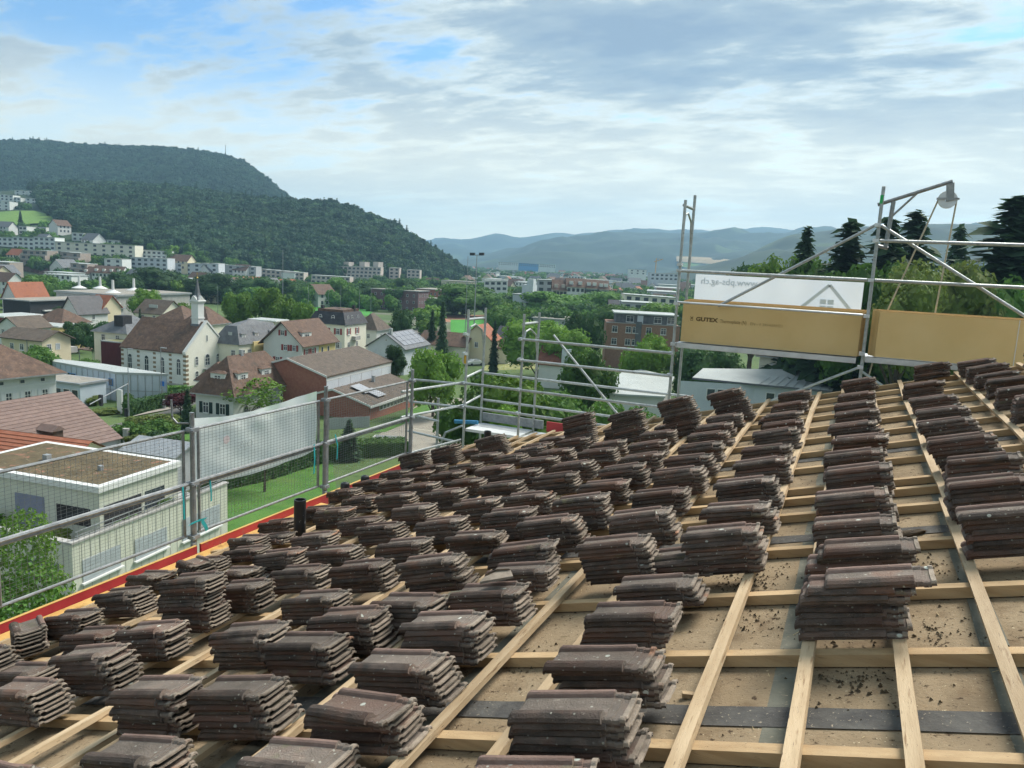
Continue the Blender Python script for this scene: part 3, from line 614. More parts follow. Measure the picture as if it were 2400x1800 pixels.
# ================================================================ terrain
def lerp_tab(tab, x):
    if x <= tab[0][0]: return tab[0][1]
    for (a, va), (b, vb) in zip(tab, tab[1:]):
        if x <= b: return va+(vb-va)*(x-a)/(b-a)
    return tab[-1][1]
GT = [(0, -16.8), (28, -16.9), (60, -19.2), (100, -22.0), (140, -23.3), (200, -24.0), (600, -24.2), (3000, -26), (13000, -28)]
def ground_z(x, y):
    g = lerp_tab(GT, math.hypot(x, y))
    s = x*.91+y*.41                                   # the ground climbs gently to the right of the view
    return g + max(0, s-12)*.055*math.exp(-max(0, s-12)/160)
m_ground = mat('town_ground', (.055, .10, .03), (.10, .15, .05), .05, .95, .2, 3, world_co=True, spots=[(.012, .56, .62, (.16, .15, .13)), (.3, .58, .72, (.04, .075, .022))])
rad = [0, 8, 16, 24, 32, 40, 50, 60, 70, 80, 90, 100, 115, 130, 145, 160, 180, 200, 240, 300, 400, 600, 900, 1400, 2200, 3500, 5000, 6000, 6700]
mb = MB(); na = 120; V = []
for r in rad:
    for k in range(na):
        a = 2*math.pi*k/na; x, y = r*math.cos(a), r*math.sin(a); V.append((x, y, ground_z(x, y)))
F = [(i*na+k, (i+1)*na+k, (i+1)*na+(k+1) % na, i*na+(k+1) % na) for i in range(len(rad)-1) for k in range(na)]
mb.add(V, F); tag(mb.build('ground', m_ground, smooth=True), kind='structure')
def sheet_on_ground(name, pts, m, h=.02, kind='structure', label=None, cat=None):
    """flat patch that follows the ground; pts are xy corners (convex quad list subdivided)"""
    mb = MB(); n = 12
    a, b, c, d = [Vector((q[0], q[1], 0)) for q in pts]
    V = []
    for i in range(n+1):
        for j in range(n+1):
            p = (a.lerp(b, i/n)).lerp(d.lerp(c, i/n), j/n); V.append((p.x, p.y, ground_z(p.x, p.y)+h))
    mb.add(V, [(i*(n+1)+j, (i+1)*(n+1)+j, (i+1)*(n+1)+j+1, i*(n+1)+j+1) for i in range(n) for j in range(n)])
    return tag(mb.build(name, m, smooth=True), label, cat, kind=kind)
def PG(u, v):
    r = wray(u, v); t = 10.0
    for _ in range(60):
        p = r*t; g = ground_z(p.x, p.y); t = t*.5+.5*(g/r.z)
    return r*t
def Z(x0, y0, k): return lambda x, y: (x0+x/k, y0+y/k)
q = Z(0, 600, 3.687); m_ = Z(400, 600, 3.687); k4 = Z(700, 500, 2.765); k8 = Z(0, 620, 6.9125); k3 = Z(1000, 560, 5.53); g5 = Z(1580, 620, 4.424); hz = Z(0, 900, 2.765); k2 = Z(0, 400, 4.608); D = lambda x, y: (x*1.085, y*1.085); r13 = Z(1350, 560, 7.373)

# ---------------------------------------------------------------- hills
def hill_fn(ridge, rdep, bdep, zb, shape=1.0):
    def f(u, d):
        dr, db = lerp_tab(rdep, u), lerp_tab(bdep, u)
        zr = PD(u, lerp_tab(ridge, u), dr).z
        t = (d-db)/(dr-db)
        if t <= 0: return zb
        if t <= 1: return zb+(zr-zb)*(1.35*t-.35*t*t)
        return zr-(zr-zb)*min(1, (t-1)*.55)**1.2
    return f
def hdir(u, v=600.0):
    r = wray(u, v); return Vector((r.x, r.y, 0))
def relief(fn, rough, seed, nfreq, dr=None):
    """hill height with folds; the ridge line itself stays smooth"""
    def f(u, d):
        z = fn(u, d); p = hdir(u)*d; t = (z+24)/60
        if dr: t *= 1-.8*math.exp(-((d-dr)/(.09*dr))**2)
        return z+rough*min(1, max(0, t))*noise.fractal(Vector((p.x*nfreq+seed, p.y*nfreq, seed)), .9, 2, 5)
    return f
def hill(name, f, us, d0, d1, m, nd=40):
    mb = MB(); V = []
    for u in us:
        h = hdir(u); a, b = d0(u), d1(u)
        for k in range(nd+1):
            d = a+(b-a)*k/nd; p = h*d; V.append((p.x, p.y, f(u, d)-.4))
    n = nd+1
    mb.add(V, [(i*n+k, (i+1)*n+k, (i+1)*n+k+1, i*n+k+1) for i in range(len(us)-1) for k in range(nd)])
    return tag(mb.build(name, m, smooth=True), kind='structure')
ridgeA = [(-700, 433), (-300, 443), (0, 454), (98, 453), (325, 450), (542, 469), (694, 480), (781, 487), (868, 519), (933, 549), (998, 592), (1040, 618), (1090, 653), (1130, 675)]
depA = [(-700, 1000), (0, 930), (400, 900), (700, 840), (900, 790), (1090, 740)]
basA = [(-700, 420), (0, 440), (300, 480), (600, 560), (900, 640), (1090, 690)]
hillA = relief(hill_fn(ridgeA, depA, basA, -24.2), 5, 0, .004)
ridgeB = [(-700, 328), (-300, 334), (0, 342), (60, 341), (130, 346), (200, 354), (270, 356), (380, 360), (470, 370), (530, 379), (570, 392), (607, 417), (640, 445), (672, 471), (720, 490), (800, 528), (900, 578), (1000, 628)]
hillB = hill_fn(ridgeB, [(-700, 1600), (1000, 1500)], [(-700, 980), (1000, 1000)], -24.2); hillB = relief(hillB, 6, 0, .004)
m_hillA = mat('forest_floor', (.016, .036, .016), (.03, .06, .022), .03, .95, .3, .5, world_co=True)
m_mead = mat('meadow', (.10, .19, .04), (.14, .24, .05), .03, .95, .2, 2, world_co=True)
m_field = mat('crop_field', (.34, .25, .13), (.40, .31, .17), .02, .95, world_co=True)
usA = list(range(-700, 1131, 30)); usB = list(range(-700, 1001, 34))
hill('left_hill', hillA, usA, lambda u: lerp_tab(basA, u)-20, lambda u: lerp_tab(depA, u)*1.45, m_hillA)
hill('rear_hill', hillB, usB, lambda u: 960, lambda u: 2100, m_hillA)
# far blue ranges
m_far = mat('far_forest', (.010, .024, .013), (.028, .052, .022), .012, .95, 1.0, .03, world_co=True, spots=[(.0035, .62, .66, (.05, .085, .03))])
def far(name, ridge, dr, db, rough, seed, us):
    f = relief(hill_fn(ridge, [(0, dr), (3000, dr)], [(0, db), (3000, db)], -26), rough, seed, 7/dr, dr)
    return hill(name, f, us, lambda u: db-50, lambda u: dr*1.15, m_far, 60), f
far('far_range', [(900, 569), (1000, 566), (1042, 557), (1085, 561), (1130, 560), (1166, 557), (1205, 564), (1250, 566), (1300, 560), (1400, 556), (1500, 550), (1700, 545), (1900, 545), (2700, 545)], 5200, 3700, 90, 3.3, list(range(880, 2100, 20)))
_, fMid = far('middle_range', [(1060, 618), (1110, 606), (1180, 590), (1250, 569), (1280, 565), (1356, 556), (1400, 548), (1455, 539), (1520, 545), (1573, 551), (1627, 548), (1680, 543), (1725, 540), (1780, 551), (1845, 558), (1900, 550), (1960, 545), (2060, 540), (2700, 535)], 3400, 2200, 70, 8.1, list(range(1060, 2700, 16)))
_, fR = far('right_range', [(1560, 640), (1640, 622), (1720, 606), (1790, 580), (1850, 560), (1960, 545), (2060, 536), (2160, 528), (2240, 526), (2400, 521), (2900, 500)], 1900, 900, 30, 5.7, list(range(1560, 2900, 20)))
def on_fn(fn, u, v, d0, d1):
    d = d0
    while d < d1:
        p = PD(u, v, d)
        if p.z <= fn(u, d): return p
        d += (d1-d0)/400
    return PD(u, v, d1)
def on_hill(u, v): return on_fn(hillA, u, v, 380, 1100)
FWD = Vector([r[2] for r in ROWS])
PROT = []          # parts of the view that named buildings fill: loose trees keep clear of them
def clear(p, w):
    u, v = pix_of(p); d = p.dot(FWD); r = w*FPX/d
    return not any(u+r*.7 > a and u-r*.7 < c_ and v+r*.6 > b and v-r*.6 < e and d < dd+3 for a, b, c_, e, dd in PROT)
def patch(name, pix, fn, d0, d1, m, lift, kind='structure', label=None, cat=None):
    """patch draped over a hill, given as a row of (u, v_top, v_bottom)"""
    mb = MB(); V = []; nv = 8
    for (u, vt, vb) in pix:
        for k in range(nv+1):
            p = on_fn(fn, u, vb+(vt-vb)*k/nv, d0, d1); V.append((p.x, p.y, p.z+lift))
    n = nv+1
    mb.add(V, [(i*n+k, (i+1)*n+k, (i+1)*n+k+1, i*n+k+1) for i in range(len(pix)-1) for k in range(nv)])
    tag(mb.build(name, m, smooth=True), label, cat, kind=kind)
patch('hill_meadow', [(-20, 502, 538), (10, 500, 534), (40, 498, 533), (80, 498, 528), (110, 505, 528), (135, 518, 530), (150, 526, 531)], hillA, 380, 1100, m_mead, 1.6)
patch('crop_field', [(1585, 604, 616), (1620, 605, 619), (1660, 607, 622), (1700, 611, 624), (1730, 615, 624)], fMid, 2000, 4200, m_field, 5)
patch('valley_meadow', [(1590, 617, 628), (1625, 620, 632), (1665, 623, 634), (1725, 625, 634)], fMid, 2000, 4200, m_mead, 5)

# ---------------------------------------------------------------- foliage
def leaf_mat(name, a, b):
    return mat(name, a, b, .9, .75, rnd=.30, trans=.30, spec=.2, world_co=True, spots=[(.02, .52, .70, tuple(x*1.5 for x in a))])
G_BRIGHT = leaf_mat('leaf_bright', (0.101, 0.202, 0.029), (0.168, 0.289, 0.054))
G_MID = leaf_mat('leaf_mid', (0.075, 0.166, 0.036), (0.129, 0.245, 0.057))
G_DARK = leaf_mat('leaf_dark', (0.04, 0.095, 0.034), (0.079, 0.155, 0.052))
G_WOOD2 = leaf_mat('leaf_wood_dark', (0.031, 0.073, 0.042), (0.055, 0.107, 0.056))
G_WOOD3 = leaf_mat('leaf_wood_light', (0.062, 0.124, 0.056), (0.098, 0.169, 0.078))
G_WOOD = leaf_mat('leaf_wood', (0.044, 0.096, 0.053), (0.075, 0.14, 0.072))
G_OLIVE = leaf_mat('leaf_olive', (0.11, 0.161, 0.038), (0.193, 0.239, 0.071))
G_CONIF = leaf_mat('leaf_conifer', (.036, .075, .038), (.062, .115, .056))
G_RED = leaf_mat('leaf_red', (.05, .014, .02), (.09, .025, .03))
G_YEL = leaf_mat('leaf_yellow', (.19, .20, .03), (.28, .27, .05))
m_bark = mat('tree_bark', (.05, .04, .03), (.10, .08, .06), 3, .95, .5, 12)
def leaves(mb, pts, rg, size):
    for c, nrm in pts:
        nv = (nrm+Vector((rg.gauss(0, .55), rg.gauss(0, .55), rg.gauss(0, .45)))).normalized()
        e = nv.orthogonal().normalized(); e = Matrix.Rotation(rg.uniform(0, 6.28), 3, nv) @ e; g = nv.cross(e)
        s = size*rg.uniform(.6, 1.35)
        mb.add([c-e*s-g*s*.45, c+e*s*.2-g*s*.75+nv*s*.22, c+e*s, c-e*s*.1+g*s*.7+nv*s*.2], ((0, 1, 2, 3),))
def crown_mesh(seed, nlobe=14, n=3200, size=.052, tall=1.0, core=True):
    """unit crown: radius about 1, centre at origin"""
    rg = random.Random(seed); mb = MB(); lobes = [(Vector((0, 0, 0)), .72)]
    for k in range(nlobe):
        th = rg.uniform(0, 6.283); ph = rg.uniform(-.75, 1.0)
        d = Vector((math.cos(th)*math.cos(ph), math.sin(th)*math.cos(ph), math.sin(ph)*tall)); lobes.append((d*rg.uniform(.5, .80), rg.uniform(.24, .46)))
    tot = sum(r*r for _, r in lobes); pts = []
    for c, r in lobes:
        for _ in range(int(n*r*r/tot)):
            d = Vector((rg.gauss(0, 1), rg.gauss(0, 1), rg.gauss(.15, 1))).normalized(); rr = r*rg.uniform(.80, 1.06)
            p = c+d*rr
            if any((p-c2).length < r2*.74 for c2, r2 in lobes if c2 is not c): continue
            pts.append((p, d))
    leaves(mb, pts, rg, size)
    if core:
        for c, r in lobes:
            bm = bmesh.new(); bmesh.ops.create_icosphere(bm, subdivisions=1, radius=r*.82)
            mb.add([v.co+c for v in bm.verts], [tuple(v.index for v in f.verts) for f in bm.faces]); bm.free()
    return mb.mesh('crown')
def conifer_mesh(seed, n=8, size=.05, ragged=.3, slim=.22, nb=22, core=.2):
    """unit conifer: height 1 from z=0, radius slim; tiers of drooping boughs"""
    rg = random.Random(seed); mb = MB()
    for k in range(nb):
        z = .06+.93*k/nb; r = slim*((1-z)**.72)*(1+rg.uniform(-ragged, ragged*.6))+.010
        arms = 13 if z < .5 else 10 if z < .8 else 6
        for a in range(arms):
            th = 6.283*(a+rg.random())/arms; rr = r*rg.uniform(.45, 1.15); dv = Vector((math.cos(th), math.sin(th), 0)); side_ = Vector((-dv.y, dv.x, 0))
            droop = rg.uniform(.10, .35)
            for s_ in range(n):
                t = (.15+.85*(s_+rg.random()*.6)/n); c = dv*(rr*t)+side_*rg.gauss(0, .16*rr)+Vector((0, 0, z-droop*rr*t*t+rg.gauss(0, .012)))
                w_ = size*rg.uniform(.45, .9)*(.5+.5*(1-z)); d2 = (dv+side_*rg.gauss(0, .5)+Vector((0, 0, rg.gauss(-.15, .3)))).normalized(); g = d2.cross(Vector((rg.gauss(0, .35), rg.gauss(0, .35), 1))).normalized()
                mb.add([c-d2*w_*.8, c-g*w_*.45, c+d2*w_, c+g*w_*.45+Vector((0, 0, w_*.1))], ((0, 1, 2, 3),))
    if core: mb.tube((0, 0, .08), (0, 0, .93), slim*core*1.6, 7, r2=.004)
    return mb.mesh('crown')
CROWNS = [crown_mesh(s, 13+s % 4, 3400) for s in range(5)]
AIRY = [crown_mesh(31+s, 16, 2300, .055, 1.1, core=False) for s in range(2)]
CONIF = [conifer_mesh(51+s, 8, .085, .20, .22, 34, .42) for s in range(3)]
CEDAR = [conifer_mesh(71+s, 8, .085, .38, .24, 30, .25) for s in range(2)]
NEARC = [crown_mesh(41+s, 18, 9000, .030, 1.0, core=False) for s in range(2)]
BUSH = [crown_mesh(91+s, 9, 1500, .085, .8) for s in range(3)]
tr = random.Random(5)
_oc = {}
def use(mesh, m):
    k = (mesh.name, m.name)
    if k not in _oc:
        me = mesh.copy(); me.materials.clear(); me.materials.append(m); _oc[k] = me
    return _oc[k]
def tree(x, y, z0, z1, w, m, label, kind='round', trunk=.25, name='tree', group=None, cat='tree'):
    """stand a tree on the ground at x,y with its top at z1 and crown width w"""
    h = z1-z0
    t = empty(name, (x, y, z0), label, cat, group)
    rz = tr.uniform(0, 6.28)
    if kind in ('conifer', 'cedar'):
        me = use((CONIF if kind == 'conifer' else CEDAR)[tr.randrange(3 if kind == 'conifer' else 2)], m)
        o = link('crown', me, t); sl = w/2/.22; o.scale = (sl, sl, h); o.rotation_euler = (0, 0, rz)
        mb = MB(); mb.tube((0, 0, -.4), (0, 0, h*.5), h*.016+.06, 7, r2=h*.008); mb.build('trunk', m_bark, t)
        return t
    ch = min(h*(1-trunk)/2, w*.72); trunk = max(trunk, 1-2*ch/h)
    me = use(NEARC[tr.randrange(2)] if kind == 'near' else (AIRY if kind == 'airy' else CROWNS)[tr.randrange(2 if kind == 'airy' else 5)], m)
    o = link('crown', me, t); o.location = (0, 0, h-ch*.98); o.scale = (w/2*1.02, w/2*1.02, ch*1.02); o.rotation_euler = (0, 0, rz)
    mb = MB(); r = max(.10, h*.022); zt = h*trunk
    mb.tube((0, 0, -.4), (.03*h*.2, 0, zt+ch*.3), r, 8, r2=r*.65)
    for k in range(5):
        a = k*1.256+rz; b0 = Vector((0, 0, zt*(.85+.05*k))); mb.tube(b0, b0+Vector((math.cos(a)*w*.28, math.sin(a)*w*.28, ch*.75)), r*.45, 6, r2=r*.15)
    mb.build('trunk', m_bark, t)
    return t
def tree_px(u, vtop, wpx, d, m, label, kind='round', trunk=.22, **kw):
    p = PD(u, vtop, d); zg = ground_z(p.x, p.y)
    return tree(p.x, p.y, zg, p.z, wpx*d/FPX, m, label, kind, trunk, **kw)
def bush(x, y, w, h, m, label, name='shrub', z=None, cat='shrub', group=None, d=None):
    z = ground_z(x, y) if z is None else z
    o = link(name, use(BUSH[tr.randrange(3)], m)); o.location = (x, y, z+h*.42); o.scale = (w/2, (d or w)/2, h*.58); o.rotation_euler = (0, 0, tr.uniform(0, 6.28) if d is None else 0)
    return tag(o, label, cat, group)
def scatter(name, pts, crowns, mats, label, cat='woodland'):
    """one object whose points carry tree crowns (geometry nodes)"""
    cc = bpy.data.collections.new(name+'_crowns')
    for i, c in enumerate(crowns):
        o = bpy.data.objects.new('crown_source', use(c, mats[i % len(mats)])); cc.objects.link(o)
    me = bpy.data.meshes.new(name); me.from_pydata([p[0] for p in pts], [], [])
    at = me.attributes.new('sc', 'FLOAT_VECTOR', 'POINT')
    for i, p in enumerate(pts): at.data[i].vector = p[1]
    o = link(name, me); tag(o, label, cat, kind='stuff')
    ng = bpy.data.node_groups.new(name, 'GeometryNodeTree')
    ng.interface.new_socket('Geometry', in_out='INPUT', socket_type='NodeSocketGeometry'); ng.interface.new_socket('Geometry', in_out='OUTPUT', socket_type='NodeSocketGeometry')
    gi = ng.nodes.new('NodeGroupInput'); go_ = ng.nodes.new('NodeGroupOutput')
    iop = ng.nodes.new('GeometryNodeInstanceOnPoints'); ci = ng.nodes.new('GeometryNodeCollectionInfo'); ci.inputs[0].default_value = cc
    ci.inputs[1].default_value = True; ci.inputs[2].default_value = True
    na_ = ng.nodes.new('GeometryNodeInputNamedAttribute'); na_.data_type = 'FLOAT_VECTOR'; na_.inputs[0].default_value = 'sc'
    ri = ng.nodes.new('FunctionNodeRandomValue'); ri.data_type = 'INT'
    for s_ in ri.inputs:
        if s_.name == 'Min' and s_.type == 'INT': s_.default_value = 0
        if s_.name == 'Max' and s_.type == 'INT': s_.default_value = len(crowns)-1
    rv = ng.nodes.new('FunctionNodeRandomValue'); rv.data_type = 'FLOAT_VECTOR'; rv.inputs[0].default_value = (0, 0, 0); rv.inputs[1].default_value = (0, 0, 6.28)
    L = ng.links.new
    L(gi.outputs[0], iop.inputs['Points']); L(ci.outputs[0], iop.inputs['Instance']); iop.inputs['Pick Instance'].default_value = True
    L([s for s in ri.outputs if s.type == 'INT'][0], iop.inputs['Instance Index']); L(rv.outputs[0], iop.inputs['Rotation'])
    L([s for s in na_.outputs if s.type == 'VECTOR'][0], iop.inputs['Scale']); L(iop.outputs[0], go_.inputs[0])
    md = o.modifiers.new('crowns', 'NODES'); md.node_group = ng
    return o
# coarser crowns for the woods
FAR_C = [crown_mesh(131+s, 8, 420, .12, 1.0) for s in range(4)]
FAR_K = [conifer_mesh(151+s, 3, .11, .25, .2, 12, .3) for s in range(2)]
lowA = [(-700, 425), (0, 427), (70, 440), (110, 500), (180, 545), (300, 575), (430, 600), (560, 625), (700, 640), (800, 652), (1130, 664)]
fr = random.Random(9)
def pix_of(p):
    x = p.x*ROWS[0][0]+p.y*ROWS[1][0]+p.z*ROWS[2][0]; y = p.x*ROWS[0][1]+p.y*ROWS[1][1]+p.z*ROWS[2][1]; z = p.x*ROWS[0][2]+p.y*ROWS[1][2]+p.z*ROWS[2][2]
    return 1200+FPX*x/z, 900+FPX*y/z
def wood(fn, us, d0, d1, n, test, s0, s1, kfrac=.25):
    A, B = [], []
    for _ in range(n):
        u = fr.uniform(*us); a, b = d0(u), d1(u); d = a+(b-a)*fr.random(); h = hdir(u)*d; z = fn(u, d)
        p = Vector((h.x, h.y, z))
        if not test(*pix_of(p)): continue
        s = s0+(s1-s0)*fr.random()**1.7
        patchy = noise.noise(Vector((p.x*.012, p.y*.012, 5)))
        if fr.random() < kfrac+patchy*.18: B.append(((p.x, p.y, p.z-1), (s*2.6, s*2.6, s*fr.uniform(1.9, 2.6))))
        else: A.append(((p.x, p.y, p.z+s*.55), (s, s, s*fr.uniform(.8, 1.15))))
    return A, B
A, B = wood(hillA, (-250, 1125), lambda u: lerp_tab(basA, u)*1.0, lambda u: lerp_tab(depA, u)*1.12, 17000, lambda u, v: v < lerp_tab(lowA, u), 3.6, 8.0, .05)
scatter('hill_forest', A, FAR_C, [G_WOOD, G_WOOD2, G_WOOD3, G_WOOD2], 'dense green deciduous forest covering the near left hill')
scatter('hill_conifers', B, FAR_K, [G_WOOD2], 'dark conifers mixed through the forest of the near left hill')
A, B = wood(hillB, (-250, 960), lambda u: 1040, lambda u: 1620, 15000, lambda u, v: v < 560, 5.0, 7.5, .05)
scatter('rear_hill_forest', A, FAR_C, [G_WOOD, G_WOOD2, G_WOOD, G_WOOD2], 'dark forest covering the higher hill behind')
scatter('rear_hill_conifers', B, FAR_K, [G_WOOD2], 'dark conifers along the crest of the higher hill')

# ================================================================ buildings
m_glass = mat('window_glass', (.035, .045, .055), (.07, .085, .10), .7, .12, spec=.6, world_co=True)
m_frame = mat('white_frame', (.66, .67, .65), None, rough=.5)
m_white = mat('white_render', (.60, .61, .585), (.66, .67, .645), .5, .9, .1, 20, world_co=True)
m_cream = mat('cream_render', (.62, .55, .38), (.67, .60, .43), .5, .9, .1, 20, world_co=True)
m_pale = mat('pale_cream_render', (.68, .66, .54), (.73, .71, .59), .5, .9, .1, 20, world_co=True)
m_yellow = mat('yellow_render', (.60, .47, .20), (.64, .52, .25), .5, .9, .1, 20, world_co=True)
m_grey = mat('grey_render', (.36, .38, .39), (.42, .44, .45), .5, .9, world_co=True)
m_bluew = mat('bluish_white_render', (.50, .54, .58), (.57, .61, .64), .5, .9, world_co=True)
m_green = mat('grey_green_boarding', (.52, .535, .44), (.57, .58, .49), 1.2, .85, world_co=True)
m_brick = mat('red_brick', (.30, .125, .09), (.37, .17, .125), 2.5, .9, .3, 14, world_co=True, spots=[(9, .55, .7, (.25, .10, .075))])
m_brick2 = mat('orange_brick', (.25, .145, .10), (.30, .18, .13), 2.5, .9, .3, 14, world_co=True)
m_dkred = mat('dark_red_boarding', (.075, .018, .022), (.10, .025, .03), 3, .85, .3, 8, stretch=(1, 1, .15), world_co=True)
m_black = mat('black_cladding', (.025, .026, .03), (.04, .042, .047), 2, .7, world_co=True)
m_rbrown = mat('brown_tile_roof', (.085, .055, .043), (.145, .095, .07), 1.4, .85, .5, 5, world_co=True, spots=[(4, .55, .7, (.19, .12, .085)), (.6, .55, .75, (.07, .055, .045))])
m_rbrown2 = mat('grey_brown_roof', (.085, .07, .058), (.13, .105, .085), 1.2, .9, .4, 5, world_co=True, spots=[(3, .56, .7, (.17, .14, .11))])
m_rred = mat('red_tile_roof', (.25, .09, .05), (.33, .13, .075), 2.2, .85, .4, 7, world_co=True, spots=[(1, .58, .7, (.18, .075, .05))])
m_slate = mat('slate_roof', (.095, .105, .115), (.145, .155, .165), 1.2, .7, .3, 6, world_co=True)
m_dslate = mat('dark_slate_roof', (.03, .033, .04), (.055, .058, .066), 1.2, .6, .3, 6, world_co=True)
m_flat = mat('gravel_roof', (.23, .22, .19), (.31, .29, .25), .8, .95, .2, 20, world_co=True)
m_moss = mat('planted_roof', (.085, .068, .04), (.135, .105, .06), 1.0, .95, .6, 8, world_co=True, spots=[(1.6, .60, .68, (.26, .13, .09)), (5, .62, .7, (.20, .19, .12))])
m_metal = mat('pale_metal_roof', (.36, .39, .375), (.43, .46, .44), .4, .5, world_co=True)
m_zinc = mat('zinc_trim', (.30, .32, .33), (.38, .40, .41), 2, .5, metal=.4, world_co=True)
m_solar = mat('solar_panel', (.10, .11, .14), (.14, .15, .18), 1, .25, spec=.6, world_co=True)
m_shred = mat('red_shutter', (.26, .06, .055), None, rough=.7); m_shgreen = mat('dark_green_shutter', (.012, .035, .03), None, rough=.6); m_shwhite = mat('white_shutter', (.58, .60, .60), None, rough=.7)
m_conc = mat('concrete', (.33, .33, .31), (.42, .41, .39), .8, .9, .2, 10, world_co=True)
m_blueglass = mat('blue_glass_cladding', (.44, .51, .57), (.51, .57, .63), .25, .3, spec=.5, world_co=True)
m_asph = mat('asphalt', (.12, .12, .115), (.165, .16, .15), .6, .9, .1, 20, world_co=True)
m_line = mat('road_paint', (.62, .60, .48), None, rough=.8)
m_louv = mat('grey_blind', (.34, .38, .40), (.40, .44, .46), 3, .6, world_co=True)

